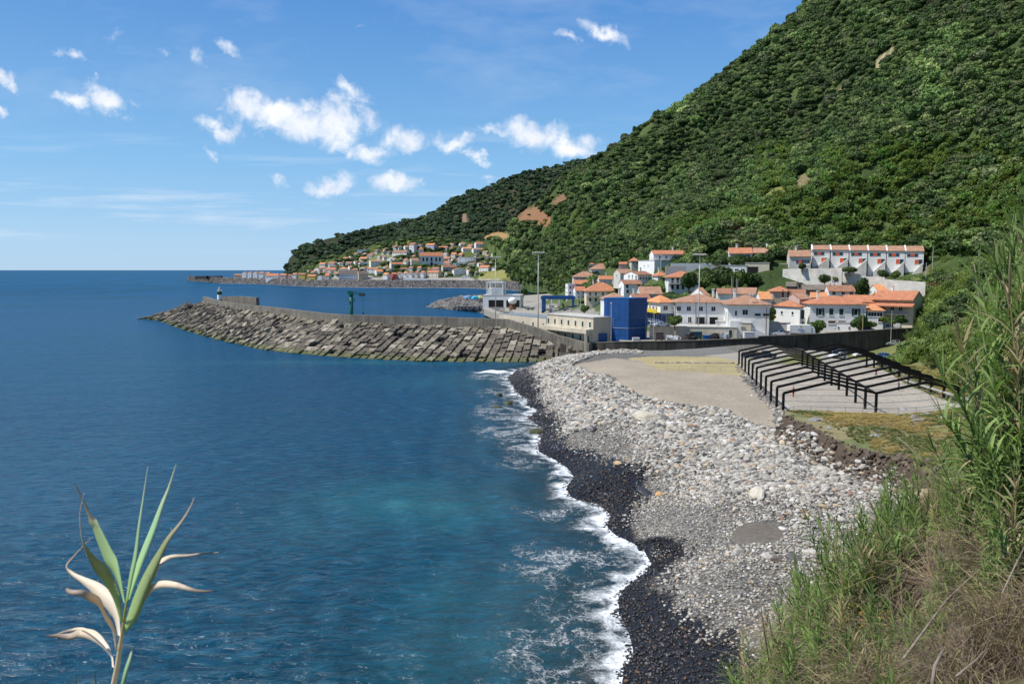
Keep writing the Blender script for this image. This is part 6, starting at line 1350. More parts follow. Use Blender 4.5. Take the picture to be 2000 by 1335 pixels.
# ------------------------------------------------------------------ people
def person(label, x, y, face, shirt, trousers, hair=(.03, .02, .015), pose='stand', z=None, h=1.74):
    z = zl(x, y) if z is None else z; s = h/1.74
    st = {'stand': (.10, .0, .0, .12), 'walk': (.08, .26, -.24, .22), 'hip': (.12, .0, .0, .12)}[pose]
    V_ = {}; bm = bmesh.new(); sk = bm.verts.layers.skin.verify()
    def v(n, co, r, root=False):
        q = bm.verts.new(co); q[sk].radius = (r if isinstance(r, tuple) else (r, r)); q[sk].use_root = root; V_[n] = q; return q
    v('pel', (0, 0, .95), (.15, .11), True); v('wst', (0, 0, 1.10), (.13, .10)); v('ch', (0, 0, 1.32), (.155, .115)); v('nk', (0, 0, 1.47), .06); v('hd', (0, -.015, 1.56), (.075, .085)); v('ht', (0, -.01, 1.68), (.07, .085))
    for a, b in (('pel', 'wst'), ('wst', 'ch'), ('ch', 'nk'), ('nk', 'hd'), ('hd', 'ht')): bm.edges.new((V_[a], V_[b]))
    for sgn, n, ly in ((-1, 'l', st[1]), (1, 'r', st[2])):
        v('hip'+n, (sgn*.09, 0, .88), .095); v('kn'+n, (sgn*.10, -ly*.45-.02*abs(ly > 0), .49), .062); v('an'+n, (sgn*.10, -ly, .09+(.05 if ly < 0 else 0)), .042); v('to'+n, (sgn*.11, -ly-.15, .04), .038)
        for a, b in (('pel', 'hip'+n), ('hip'+n, 'kn'+n), ('kn'+n, 'an'+n), ('an'+n, 'to'+n)): bm.edges.new((V_[a], V_[b]))
        v('sh'+n, (sgn*.19, 0, 1.40), .062); bm.edges.new((V_['ch'], V_['sh'+n]))
        if pose == 'hip' and sgn > 0: e, wri, hn = (sgn*.36, .05, 1.18), (sgn*.22, -.1, 1.02), (sgn*.17, -.13, 1.0)
        else: e, wri, hn = (sgn*.25, ly*.3, 1.13), (sgn*.26, ly*.6-.06, .89), (sgn*.26, ly*.6-.08, .80)
        v('el'+n, e, .045); v('wr'+n, wri, .030); v('hn'+n, hn, (.035, .02))
        for a, b in (('sh'+n, 'el'+n), ('el'+n, 'wr'+n), ('wr'+n, 'hn'+n)): bm.edges.new((V_[a], V_[b]))
        hv = Vector(hn); 
        for k in range(4):
            f = v('f%s%d' % (n, k), hv+Vector((sgn*.01, -.03+.022*k, -.075+.006*abs(k-1))), .009); bm.edges.new((V_['hn'+n], f))
        f = v('t'+n, hv+Vector((-sgn*.035, -.045, -.02)), .010); bm.edges.new((V_['hn'+n], f))
    me = bpy.data.meshes.new('person'); bm.to_mesh(me); bm.free(); tmp = link(bpy.data.objects.new('tmp', me)); md = tmp.modifiers.new('s', 'SKIN'); md.use_smooth_shade = True; sb = tmp.modifiers.new('ss', 'SUBSURF'); sb.levels = 1; sb.render_levels = 1
    dg = bpy.context.evaluated_depsgraph_get(); me2 = bpy.data.meshes.new_from_object(tmp.evaluated_get(dg)); bpy.data.objects.remove(tmp)
    me2.materials.clear(); SK = mat('skin', (.42, .24, .16), .6, .1, 5, .02)
    mats_ = [SK, mat('shirt_%02d' % (hash(shirt) % 97), shirt, .9, .2, 6, .1), mat('trousers_%02d' % (hash(trousers) % 97), trousers, .9, .2, 6, .1), mat('shoe', (.03, .025, .02), .7)]
    for q in mats_: me2.materials.append(q)
    for p in me2.polygons:
        c = p.center; arm = abs(c.x) > .215 or (abs(c.x) > .16 and c.y < -.085 and .93 < c.z < 1.1)
        p.material_index = 3 if c.z < .075 else (0 if c.z > 1.45 else (0 if (arm and c.z < 1.10) else (1 if (c.z > .96 or arm) else 2))); p.use_smooth = True
    o = link(bpy.data.objects.new('person', me2)); o.location = (x, y, z); o.rotation_euler = (0, 0, face); o.scale = (s, s, s); prop(o, label, 'person')
    m = MB().lathe([(.088, 1.60), (.095, 1.66), (.085, 1.72), (.05, 1.755), (0, 1.765)], (0, .012, 0), 12); m.obj('hair', mat('hair', hair, .8, .2, 6, .2), o, True)
    m = MB()
    m.add([(-.012, -.095, 1.60), (.012, -.095, 1.60), (0, -.118, 1.605), (0, -.094, 1.64)], [(0, 1, 2), (1, 3, 2), (3, 0, 2)]); m.obj('nose', SK, o)
    m = MB()
    for sx_ in (-.03, .03): m.box(sx_-.012, sx_+.012, -.1, -.088, 1.635, 1.645)
    m.box(-.025, .025, -.1, -.088, 1.575, 1.583); m.obj('eyes_and_mouth', mat('hair', hair, .8, .2, 6, .2), o)
    return o
RED = (.55, .02, .03)
for lb, px, py, fc, sh, tr, ps in (('person all in red standing on the court between the near black posts', 1549.5, 776, .4, RED, (.5, .015, .02), 'hip'),
    ('person in a pale grey shirt and grey trousers standing beside the middle black post', 1688, 790, -.9, (.42, .46, .42), (.12, .14, .16), 'hip'), ('person in a purple-grey top on the right half of the court', 1755, 763, 1.6, (.14, .11, .17), (.10, .08, .10), 'stand'),
    ('person in dark red far off on the right side of the court', 1711, 738, 2., (.20, .04, .05), (.12, .06, .06), 'walk'), ('person in dark clothes walking by the far left black posts', 1471, 726, .5, (.03, .03, .04), (.03, .03, .035), 'walk')):
    q = G(px, py); person(lb, q[0], q[1], fc, sh, tr, pose=ps)

# ------------------------------------------------------------------ vehicles
TYRE = mat('tyre', (.015, .015, .016), .9, .1, 5, .1); RIM = mat('rim', (.4, .4, .42), .4, .1, 5, 0, metal=.5); CG = mat('car_glass', (.02, .025, .03), .08, .1, 5, 0, .6); LAMP = mat('headlight', (.6, .6, .58), .2, .1, 5, 0); TL = mat('tail_light', (.35, .01, .01), .3, .1, 5, 0)
def car(label, x, y, face, paint, kind='hatch', z=None, nm='parked_car', cat='car', group=None):
    z = zl(x, y) if z is None else z; o = empty(nm, (x, y, z), face); prop(o, label, cat, group)
    L = {'hatch': 3.9, 'estate': 4.5, 'saloon': 4.3, 'van': 4.9, 'pickup': 5.0}[kind]; a = L/2
    top = {'hatch': [(-a,.62,.62),(-a+.12,.82,.84),(-a+.5,.86,1.32),(-.4,.9,1.43),(.25,.9,1.40),(.95,.88,.92),(a-.25,.8,.8),(a,.6,.6)], 'estate': [(-a,.62,.62),(-a+.1,.85,.9),(-a+.4,.88,1.34),(-.4,.92,1.45),(.2,.92,1.42),(1.0,.88,.93),(a-.25,.78,.78),(a,.58,.58)],
      'saloon': [(-a,.66,.66),(-a+.1,.88,.9),(-a+.75,.92,.96),(-.85,.92,1.36),(.1,.92,1.38),(.95,.9,.93),(a-.25,.78,.78),(a,.58,.58)], 'van': [(-a,.8,.8),(-a+.05,1.0,1.0),(-a+.12,1.05,1.95),(.0,1.05,2.0),(1.1,1.05,1.9),(1.75,1.0,1.1),(a-.2,.88,.88),(a,.6,.6)],
      'pickup': [(-a,.7,.7),(-a+.05,.95,.95),(-.55,.95,.96),(-.45,.97,1.6),(.6,.97,1.62),(1.25,.95,1.0),(a-.25,.86,.86),(a,.6,.6)]}[kind]
    W_ = .84 if kind != 'van' else .92; m = MB(); R_ = []
    for (xx, zs, zr) in top:
        e = abs(xx)/a; hw = W_*(1-.10*e**4); rw = hw*(.78 if zr-zs > .2 else .96); R_.append([(xx, -hw*.96, .24), (xx, -hw, .5), (xx, -hw, zs), (xx, -rw, zr+.001), (xx, rw, zr+.001), (xx, hw, zs), (xx, hw, .5), (xx, hw*.96, .24)])
    v = [p for r in R_ for p in r]; f = []
    for i in range(len(R_)-1): f += [(8*i+k, 8*i+(k+1) % 8, 8*i+8+(k+1) % 8, 8*i+8+k)[::-1] for k in range(8)]
    f += [tuple(range(8)), tuple(range(8*len(R_)-8, 8*len(R_)))[::-1]]; m.add(v, f); PM = mat('paint_%02d' % (hash(paint) % 97), paint, .3, .05, 2, 0, .5); body = m.obj('body', PM, o)
    w = MB(); 
    for i in range(len(R_)-1):
        A, B = R_[i], R_[i+1]; ga = A[3][2]-A[2][2]; gb = B[3][2]-B[2][2]
        if max(ga, gb) < .2 or (kind == 'van' and i < 3): continue
        for k, sg in ((2, -1), (5, 1)):
            q = [A[k], B[k], B[3 if k == 2 else 4], A[3 if k == 2 else 4]]; c = Vector([sum(p[j] for p in q)/4 for j in range(3)]); q = [c+(Vector(p)-c)*.84+Vector((0, sg*.012, .004)) for p in q]; w.add(q, [(0, 1, 2, 3) if sg < 0 else (3, 2, 1, 0)])
        if min(ga, gb) < .15: q = [A[3], B[3], B[4], A[4]]; c = Vector([sum(p[j] for p in q)/4 for j in range(3)]); q = [c+(Vector(p)-c)*.86+Vector((.012 if gb < ga else -.012, 0, .02)) for p in q]; w.add(q, [(0, 1, 2, 3)])
    w.obj('windows', CG, o)
    for sx_ in (-1, 1):
        for sy in (-1, 1):
            wx, wy, r_ = sx_*L*.30+.05, sy*(W_-.1), .31; t = MB().tube([(0, -.11, 0), (0, .11, 0)], r_, 16).obj('wheel', TYRE, o, False); t.location = (wx, wy, r_)
            MB().tube([(0, -.118, 0), (0, .118, 0)], r_*.6, 12).obj('rim', RIM, t)
        for sy in (-1, 1): q = MB().box(-.03, .03, -.16, .16, -.07, .07).obj('headlight' if sx_ > 0 else 'tail_light', LAMP if sx_ > 0 else TL, o); q.location = (sx_*(a-.04), sy*W_*.66, .62 if kind != 'van' else .72)
    if kind == 'pickup': MB().box(-a+.15, -.62, -.72, .72, .965, 1.25).obj('load', mat('brown_load', (.2, .1, .06), .9), o)
    return o
PW = (.72, .72, .72)
def gcar(lb, px, py, fc, pt, kd, **k): q = G(px, py); return car(lb, q[0], q[1], fc, pt, kd, **k)
gcar('white estate car parked by the bushes at the end of the sea wall', 1742, 674, math.pi+.15, PW, 'estate')
gcar('silver white saloon on the pale track behind the frames', 1637, 699, math.pi+.3, (.6, .62, .64), 'saloon')
gcar('dark blue hatchback just behind the silver saloon', 1640, 691, math.pi+.3, (.03, .05, .10), 'hatch')
gcar('white hatchback half hidden by the right frame rafters', 1681, 696, math.pi+.2, PW, 'hatch')
gcar('blue hatchback at the edge of the bushes behind the frames', 1722, 700, math.pi-.2, (.03, .12, .3), 'hatch')
gcar('teal blue pickup loaded with gear behind the far left frame posts', 1470, 698, .1, (.03, .12, .2), 'pickup', nm='pickup_truck', cat='pickup')
gcar('dark pickup parked right of the teal one behind the frames', 1494, 698, .1, (.04, .08, .11), 'pickup', nm='pickup_truck', cat='pickup')
def ycar(lb, px, py, Y, fc, pt, kd, **k):
    p = W(px, py, Y=Y); p = (p[0], p[1], 7.31 if 1500 < px < 1600 else (7.91 if px > 1600 else p[2])); return car(lb, p[0], p[1], fc, pt, kd, z=p[2], **k)
ycar('white car on the flat deck, nearest the blue tower', 1279, 637.5, 216, 0.1, PW, 'hatch'); ycar('blue-white car on the flat deck right of the first white one', 1293, 637.5, 215, .1, (.5, .58, .66), 'saloon')
ycar('white pickup with a brown load hitched before the white lorry box', 1524, 653.5, 213, math.pi, PW, 'pickup', nm='pickup_truck', cat='pickup')
ycar('white van parked beneath the tan villa', 1720, 640, 224, math.pi, PW, 'van', nm='van', cat='van'); ycar('long white van right of the other one below the villa', 1742, 641, 223, math.pi, PW, 'van', nm='van', cat='van')
ycar('dark blue car in the shade of the yellow utility pole', 1693, 646, 220, .2, (.04, .09, .18), 'hatch'); ycar('silver car behind the round tree by the kiosk', 1588, 650, 222, .1, (.5, .5, .52), 'hatch')
# lorry box with a blue wave mark
p = W(1560, 655, Y=214); lr = empty('lorry', p, 0.02); prop(lr, 'white box lorry with a blue double wave mark on its side behind the sea wall', 'lorry')
m = MB().box(-2.85, 2.85, -1.2, 1.2, .75, 2.95); m.obj('cargo_box', WHT, lr); MB().box(-2.6, 2.8, -1.0, 1.0, .45, .74).obj('chassis', TYRE, lr)
m = MB().box(2.87, 4.0, -1.1, 1.1, .5, 1.5).add([(2.87,-1.1,1.5),(4.0,-1.1,1.5),(4.0,1.1,1.5),(2.87,1.1,1.5),(2.87,-1.0,2.4),(3.6,-1.0,2.4),(3.6,1.0,2.4),(2.87,1.0,2.4)], [(0,1,5,4),(1,2,6,5),(2,3,7,6),(3,0,4,7),(4,5,6,7)]); m.obj('cab', WHT, lr)
BLM = mat('blue_mark', (.02, .12, .40), .6)
for dz, x0 in ((0, 0), (-.28, .25)):
    m = MB(); pts = [(x0-.8+.1*i, -1.215, 1.75+dz+.16*math.sin(i*.75)) for i in range(18)]; m.tube(pts, [.01+.05*math.sin(math.pi*(i+.5)/18) for i in range(18)], 6); m.obj('wave_mark', BLM, lr)
m = MB().lathe([(0, 0), (.28, 0)], seg=16); q = m.obj('sun_mark', mat('lime_mark', (.45, .55, .08), .7), lr); q.location = (.15, -1.213, 2.45); q.rotation_euler = (math.pi/2, 0, 0)
for wx in (-1.9, -1.2, 3.2):
    for sy in (-1, 1): t = MB().tube([(0, -.13, 0), (0, .13, 0)], .42, 14).obj('wheel', TYRE, lr); t.location = (wx, sy*.95, .42)

# ------------------------------------------------------------------ masts, poles
def mast(label, px, yt, yb, Y, heads=6, r=.16, spread=2.6):
    b = W(px, yb, Y=Y); t = W(px, yt, Y=Y); h = t[2]-b[2]; o = empty('floodlight_mast', b); prop(o, label, 'lamp mast')
    MB().tube([(0, 0, -5), (0, 0, h)], [r*1.2, r*.7], 10).obj('pole', PALE, o, True); m = MB().bar((-spread/2, 0, h), (spread/2, 0, h), .14).bar((-spread/2, 0, h-.05), (spread/2, 0, h-.05), .1); m.obj('cross_arm', PALE, o)
    for i in range(heads):
        x = -spread/2+spread*i/(heads-1) if heads > 1 else 0; q = MB().box(-.22, .22, -.28, .22, -.12, .12).obj('floodlight', GALV, o); q.location = (x, -.12, h+.16); q.rotation_euler = (.5, 0, 0)
    return o
mast('tallest floodlight mast, standing behind the bend in the breakwater wall near the blue lift', 1051, 494, 641, 236, 6, .17, 3.2)
mast('floodlight mast in front of the white pergola building', 968, 503, 618, 330, 6, .2, 4.)
mast('floodlight mast in front of the white town hall facade', 1364, 498, 638, 216, 6, .15, 3.)
mast('shorter lamp mast before the town hall staircase wing', 1465.5, 577, 645, 213, 2, .09, .8)
p = W(1193.5, 655, Y=211.5); o = empty('lamp_post', p); prop(o, 'thin lamp post with a round head rising before the left face of the blue tower', 'lamp post')
h = 62/F*211.5; MB().tube([(0, 0, -3), (0, 0, h)], .08, 8).obj('pole', PALE, o); MB().lathe([(0, 0), (.3, .05), (.3, .3), (0, .4)], seg=10).obj('lamp', GALV, o).location = (0, 0, h)
def pole(label, px, yt, yb, Y, r=.1, m_=None, arm=0, nm='utility_pole', cat='pole', heads=0):
    b = W(px, yb, Y=Y); h = (yb-yt)/F*Y; o = empty(nm, b); prop(o, label, cat); MB().tube([(0, 0, -4), (0, 0, h)], [r*1.2, r*.8], 8).obj('pole', m_ or PALE, o)
    if arm: MB().bar((-arm, 0, h-.3), (arm, 0, h-.3), .09).obj('cross_arm', m_ or PALE, o)
    return o
WD = mat('pole_wood', (.30, .24, .12), .9, .3, 3, .2)
pole('yellowish utility pole at the right end of the green-shuttered building', 1685, 589, 645, 216, .14, WD, .5)
pole('dark utility pole standing at the right corner of the town hall', 1496, 600, 656, 211, .12, mat('dark_wood', (.10, .06, .04), .9))
pole('thin grey pole left of the stone tower in the yard', 1277, 590, 645, 211, .06); pole('grey pole on the slope between the hill house and the white cubic house', 1291, 489, 523, 318, .12)
pole('thin pole on the hillside right of the terraced houses', 1822, 481, 506, 268, .09, None, .5); pole('grey pole on the dry grass bank right of the terraced houses', 1808, 513, 552, 262, .1); pole('pole on the dark slope at the upper right', 1911, 488, 520, 250, .09, None, .5)
pole('thin pole below the villa with red flowers around it', 1741, 606, 640, 214, .06); pole('slim lamp pole on the bay road', 1016, 560, 600, 430, .1); pole('slim lamp pole by the blue boat lift', 1134, 568, 612, 300, .08)
b = W(1434, 577, Y=246); o = empty('lattice_pylon', b); prop(o, 'twin silver lattice masts with antennas behind the town hall roof', 'pylon'); m = MB()
for sx_ in (-.75, .75):
    for dx_, dy_ in ((-.25, -.25), (.25, -.25), (0, .25)): m.tube([(sx_+dx_, dy_, -3), (sx_+dx_, dy_, 5.2)], .05, 5)
    for k in range(12): m.bar((sx_-.25, -.25, -1+k*.5), (sx_+.25, -.25, -.5+k*.5), .04).bar((sx_+.25, -.25, -1+k*.5), (sx_-.25, -.25, -.5+k*.5), .04)
m.obj('lattice', GALV, o); m = MB()
for z_ in (.5, 1.4): m.bar((-.75, 0, z_), (.75, 0, z_), .08)
for x_, z_ in ((-.9, .4), (.9, .3), (-.5, 1.9)): m.lathe([(0, 0), (.28, .05), (.3, .12)], (x_, -.4, z_), 10)
m.obj('antennas', PALE, o)
# overhead wires
WIRE = mat('wire', (.03, .03, .03), .8)
for lb, A, B, YA, YB in (('overhead cable sagging across the front of the green-shuttered building', (1496, 604), (1685, 592), 207, 216), ('second overhead cable just below the first across the white building fronts', (1496, 608), (1685, 597), 207, 216)):
    a = Vector(W(*A, Y=YA)); b = Vector(W(*B, Y=YB)); P = [a.lerp(b, i/12)-Vector((0, 0, .9*math.sin(math.pi*i/12))) for i in range(13)]; o = MB().tube(P, .022, 4).obj('cable', WIRE); prop(o, lb, 'cable')

# ------------------------------------------------------------------ boat lift, boats, quay clutter
def atq(px, py, Y): return W(px, py, Y=Y) if px > 1190 or px == 1173 else W(px, py, z=QZ+.01)
Yl = 330.; p = atq(1091, 610, Yl); bl = empty('boat_lift', p, -.12); prop(bl, 'blue travelling boat hoist with hanging slings on the quay', 'boat hoist'); BM = mat('hoist_blue', (.01, .07, .22), .5, .2, 2, .1)
Lx, Lz, Ly = 14.5, 6.6, 10.
for x in (-Lx/2, Lx/2):
    for y in (-Ly/2, Ly/2): MB().box(x-.55, x+.55, y-.5, y+.5, .8, Lz).obj('leg', BM, bl)
for y in (-Ly/2, Ly/2): m = MB().box(-Lx/2-1, Lx/2+1, y-.6, y+.6, Lz+.002, Lz+1.5); m.obj('beam', BM, bl)
MB().box(-Lx/2-.8, -Lx/2, -Ly/2, Ly/2, Lz+.1, Lz+.8).box(-.3, .3, -Ly/2+.41, Ly/2-.41, Lz+.1, Lz+.8).obj('cross_beam', BM, bl); SL_ = mat('sling', (.5, .48, .42), .9)
for x in (-3.8, 0., 3.6):
    m = MB(); m.tube([(x, -Ly/2+.6+(Ly-1.2)*i/12, Lz-4.6*math.sin(math.pi*i/12)) for i in range(13)], .22, 6); m.obj('sling', SL_, bl)
for x in (-Lx/2, Lx/2):
    for y in (-Ly/2, Ly/2): q = MB().tube([(0, -.3, 0), (0, .3, 0)], .7, 14).obj('wheel', TYRE, bl); q.location = (x, y, .7)
def boat(label, px, py, Y, L, face, hull, deck, cabin=True, mastc=True, nm='boat', cat='boat'):
    p = atq(px, py, Y); o = empty(nm, p, face); prop(o, label, cat); m = MB(); N_ = 13; rings = []
    for i in range(N_):
        t = i/(N_-1); x = -L/2+L*t; w_ = L*.155*(1-max(0, (t-.45)/.55)**2.2)*(.86+.14*min(1, t*4)); sh = L*.13+L*.06*max(0, (t-.4)/.6)**2; rings.append([(x, -w_, sh), (x, -w_*.82, sh*.45), (x, 0, .02*L*(t > .9)*3), (x, w_*.82, sh*.45), (x, w_, sh)])
    v = [q for r in rings for q in r]; f = [(5*i+k, 5*i+5+k, 5*i+6+k, 5*i+1+k) for i in range(N_-1) for k in range(4)]+[tuple(range(5))]; m.add(v, f); q = m.obj('hull', hull, o); q.location = (0, 0, .4)
    m = MB(); v = [(r[0][0], r[0][1]*.94, r[0][2]-.12*L*.13*4) for r in rings]+[(r[4][0], r[4][1]*.94, r[4][2]-.12*L*.13*4) for r in rings]; m.add(v, [(i, i+1, N_+i+1, N_+i) for i in range(N_-1)]); q = m.obj('deck', deck, o); q.location = (0, 0, .4)
    m = MB(); m.tube([r[0] for r in rings], .05*L/6, 5).tube([r[4] for r in rings], .05*L/6, 5); q = m.obj('gunwale', deck, o); q.location = (0, 0, .4)
    if cabin:
        h0 = L*.1+.4; m = MB().box(-L*.2, L*.12, -L*.09, L*.09, h0, h0+L*.16); c = m.obj('cabin', WHT, o); MB().box(-L*.215, L*.14, -L*.10, L*.10, h0+L*.161, h0+L*.18).obj('cabin_roof', deck, c)
        m = MB().box(-L*.17, L*.10, -L*.0915, -L*.0901, h0+L*.09, h0+L*.135).box(L*.121, L*.1225, -L*.075, L*.075, h0+L*.09, h0+L*.135); m.obj('cabin_window', GLASS, c)
    if mastc: MB().tube([(0, 0, L*.2), (0, 0, L*.62)], .04*L/6, 6).obj('mast', PALE, o)
    m = MB().box(-L*.2, -L*.14, -L*.14, L*.14, 0, .75).box(L*.18, L*.24, -L*.12, L*.12, 0, .75); m.obj('cradle', WD, o); return o
HW = mat('hull_grey', (.45, .45, .48), .5, .15, 2, .05); HR = mat('hull_red', (.45, .04, .03), .5, .15, 2, .05); HB = mat('hull_navy', (.04, .05, .14), .5, .15, 2, .05); HG = mat('hull_green', (.05, .22, .12), .5, .15, 2, .05)
boat('long navy and white work boat ashore below the blue hoist', 1128, 611, 315, 14, .05, HB, HW); boat('small white boat with red top behind the work boat', 1120, 602, 330, 10, .3, HW, HR)
boat('small green-hulled boat ashore beside the leafy bush', 1150, 606, 318, 7, -.4, HG, HW, False, False); boat('white boat on the quay under the left end of the blue hoist', 1078, 607, 330, 9, .1, WHT, HW, True, True); boat('slim white boat ashore left of the cream house', 1162, 603, 305, 8, 1.2, WHT, HW, False, True)
boat('grey inflatable-like boat heaped by the garage doors', 1035, 605, 395, 7, -.7, mat('rubber_grey', (.25, .25, .26), .8), HW, False, False)
p = atq(1001, 604, 415); o = empty('storage_tank', p); prop(o, 'white egg-shaped tank on a rusty base between the garage doors', 'tank'); m = MB().lathe([(0, 2.6)]+[(2.3*math.sin(a*.2618), 4.5-1.9*math.cos(a*.2618)) for a in range(1, 12)]+[(0, 6.4)], seg=20); q = m.obj('tank_body', WHT, o, True); MB().lathe([(1.9, 0), (1.7, 1.5), (1.2, 2.8)], seg=10).obj('rusty_base', mat('rust', (.18, .09, .05), .9, .4, 2, .4), o)
def heap(label, px, py, Y, w_, h_, col, nm='heap', cat='heap', seed=1, n=26):
    p = atq(px, py, Y); rs = np.random.RandomState(seed); m = MB()
    for i in range(n):
        a = rs.rand()*6.28; r = rs.rand()**.6; c = Vector((w_/2*r*math.cos(a), .8*r*math.sin(a), h_*(1-r)*.75*rs.rand())); s_ = .22*h_*(.7+.8*rs.rand()); M_ = Matrix.Translation(c+Vector((0, 0, s_))) @ Matrix.Rotation(rs.rand()*6, 4, 'Z') @ Matrix.Rotation(rs.normal(0, .4), 4, 'X'); m.box(-s_*1.4, s_*1.4, -s_, s_, -s_*.8, s_*.8, 0, M_)
    b = mesh_obj(nm, m.v, m.f, mat(nm+'_col%d' % seed, col, .85, .5, 2.5, .5)); b.location = p; prop(b, label, cat); return b
heap('dark heap of nets and pallets in the yard before the storage building', 1348, 663, 210.2, 3.2, 2.0, (.07, .06, .06), 'gear_heap', seed=2); heap('silver wrapped heap of gear right of the dark machinery in the yard', 1412, 662, 210.2, 3.0, 1.9, (.34, .37, .40), 'gear_heap', seed=3)
heap('black machinery pieces between the blue bin and the silver heap', 1396, 662, 210, 2.6, 1.6, (.03, .03, .03), 'gear_heap', seed=4); heap('pile of white fish crates at the left of the yard', 1307, 664, 210.2, 2.4, 1.4, (.62, .62, .6), 'crate_pile', 'crates', 5); heap('second smaller pile of white crates in the yard', 1322, 664, 210.2, 1.8, 1.2, (.6, .6, .62), 'crate_pile', 'crates', 6)
def bin_(label, px, py, Y, w_, d_, h_, col, nm='container', cat='container', lid=True):
    p = atq(px, py, Y); o = empty(nm, p); prop(o, label, cat); c = mat('bin_%02d' % (hash(col) % 97), col, .6, .2, 2, .1); m = MB().box(-w_/2, w_/2, -d_/2, d_/2, .08, h_)
    for i in range(5): x = -w_/2+w_*(i+.5)/5; m.box(x-.05, x+.05, -d_/2-.05, -d_/2-.001, .1, h_-.05)
    m.obj('body', c, o)
    if lid: MB().box(-w_/2-.06, w_/2+.06, -d_/2-.08, d_/2+.06, h_+.002, h_+.12).obj('lid', c, o)
    MB().box(-w_/2+.1, -w_/2+.3, -d_/2, d_/2, -.3, .079).box(w_/2-.3, w_/2-.1, -d_/2, d_/2, -.3, .079).obj('skids', TYRE, o)
bin_('dark teal metal container standing in the middle of the yard', 1359, 661, 210.5, 3.0, 1.6, 1.75, (.03, .10, .12)); bin_('bright blue skip right of the teal container', 1381, 662.5, 210, 2.1, 1.4, 1.0, (.02, .12, .35)); bin_('brown cylindrical-looking rusty bin at the left corner of the storage building', 1287, 664, 210, 2.1, 1.5, 2.1, (.15, .11, .09), 'rusty_bin', 'bin')
bin_('white cold box by the green door at the right end of the yard', 1462, 660.5, 210, 2.6, 1.3, 1.6, (.65, .65, .65), 'cold_box', 'box'); bin_('low white box at the foot of the blue tower', 1242, 666, 211.5, 1.8, 1.2, .85, (.6, .6, .62), 'white_box', 'box'); bin_('large blue tank behind the sea wall left of the blue tower', 1173, 668, 215, 3.4, 2.2, 2.3, (.03, .10, .25), 'blue_tank', 'tank')
for i, (lb, px, py, c, w_) in enumerate([('blue and white tarpaulin bundle on the rock spur, leftmost of three', 914, 583, (.15, .35, .6), 6), ('bright cyan tarpaulin bundle on the rock spur', 928, 584, (.02, .38, .6), 5), ('yellow tarpaulin bundle on the rock spur next to the white building', 938, 583, (.6, .6, .2), 5)]):
    p = W(px, py, z=4.0); m = MB(); 
    bmx = bmesh.new(); bmesh.ops.create_icosphere(bmx, subdivisions=3, radius=1)
    for q in bmx.verts: k = 1+.25*mnoise.noise(q.co*1.7+Vector((i*7, 0, 0))); q.co = Vector((q.co.x*w_*.55*k, q.co.y*2*k, max(-.1, q.co.z)*2.3*k))
    m.add([tuple(q.co) for q in bmx.verts], [tuple(a.index for a in f.verts) for f in bmx.faces]); bmx.free(); o = m.obj('tarpaulin', mat('tarp%d' % i, c, .6, .3, .6, .3), None, True); o.location = p; prop(o, lb, 'tarpaulin')

# ------------------------------------------------------------------ individual trees
F_TREE = [foliage('tree_leaf_dark', (.045, .085, .022), (.06, .10, .03)), foliage('tree_leaf_light', (.11, .16, .035), (.13, .18, .05)), foliage('tree_leaf_yellow', (.30, .27, .05), (.34, .30, .06)), foliage('tree_leaf_mid', (.075, .125, .03), (.09, .14, .035))]
BARK = mat('bark', (.10, .08, .06), .95, .4, 3, .6); _tm = {}
def tree(label, px, pyb, Y, h_px, w_px, mi=0, p=None, k=0, nl=1500, nm='tree', cat='tree', group=None):
    p = p or W(px, pyb, Y=Y); s = p[1]/F; H = h_px*s; Wd = w_px*s/2; o = empty(nm, p, rnd.random()*6); prop(o, label, cat, group)
    key = (mi, k % 4)
    if key not in _tm: v, f, _ = crown_mesh(700+k % 4, 9, nl, .085, .9); me = bpy.data.meshes.new('crown'); me.from_pydata(v, [], f); me.materials.append(F_TREE[mi]); _tm[key] = me
    c = link(bpy.data.objects.new('crown', _tm[key]), o); c.scale = (Wd*.9, Wd*.9, H*.86); c.location = (0, 0, -H*.1)
    m = MB().tube([(0, 0, -1), (.03*H, 0, H*.3), (0, .02*H, H*.62)], [.06*H*.8, .045*H*.8, .02*H], 8)
    for i in range(5): a = i*1.26+k; m.tube([(.02*H, 0, H*(.24+.05*i)), (Wd*.35*math.cos(a), Wd*.35*math.sin(a), H*(.45+.05*i)), (Wd*.6*math.cos(a), Wd*.6*math.sin(a), H*(.6+.05*i))], [.02*H, .012*H, .005*H], 6)
    m.obj('trunk', BARK, o); return o
def GA(px, py):
    d = np.array(ray(px, py)); ys = np.linspace(240, 1300, 500); t = ys/d[1]; zz = zA(t*d[0], ys); m = (CAMZ+t*d[2]) < zz; k_ = np.argmax(m); return (t[k_]*d[0], float(ys[k_]), float(zz[k_])-1) if m.any() else W(px, py, Y=980)
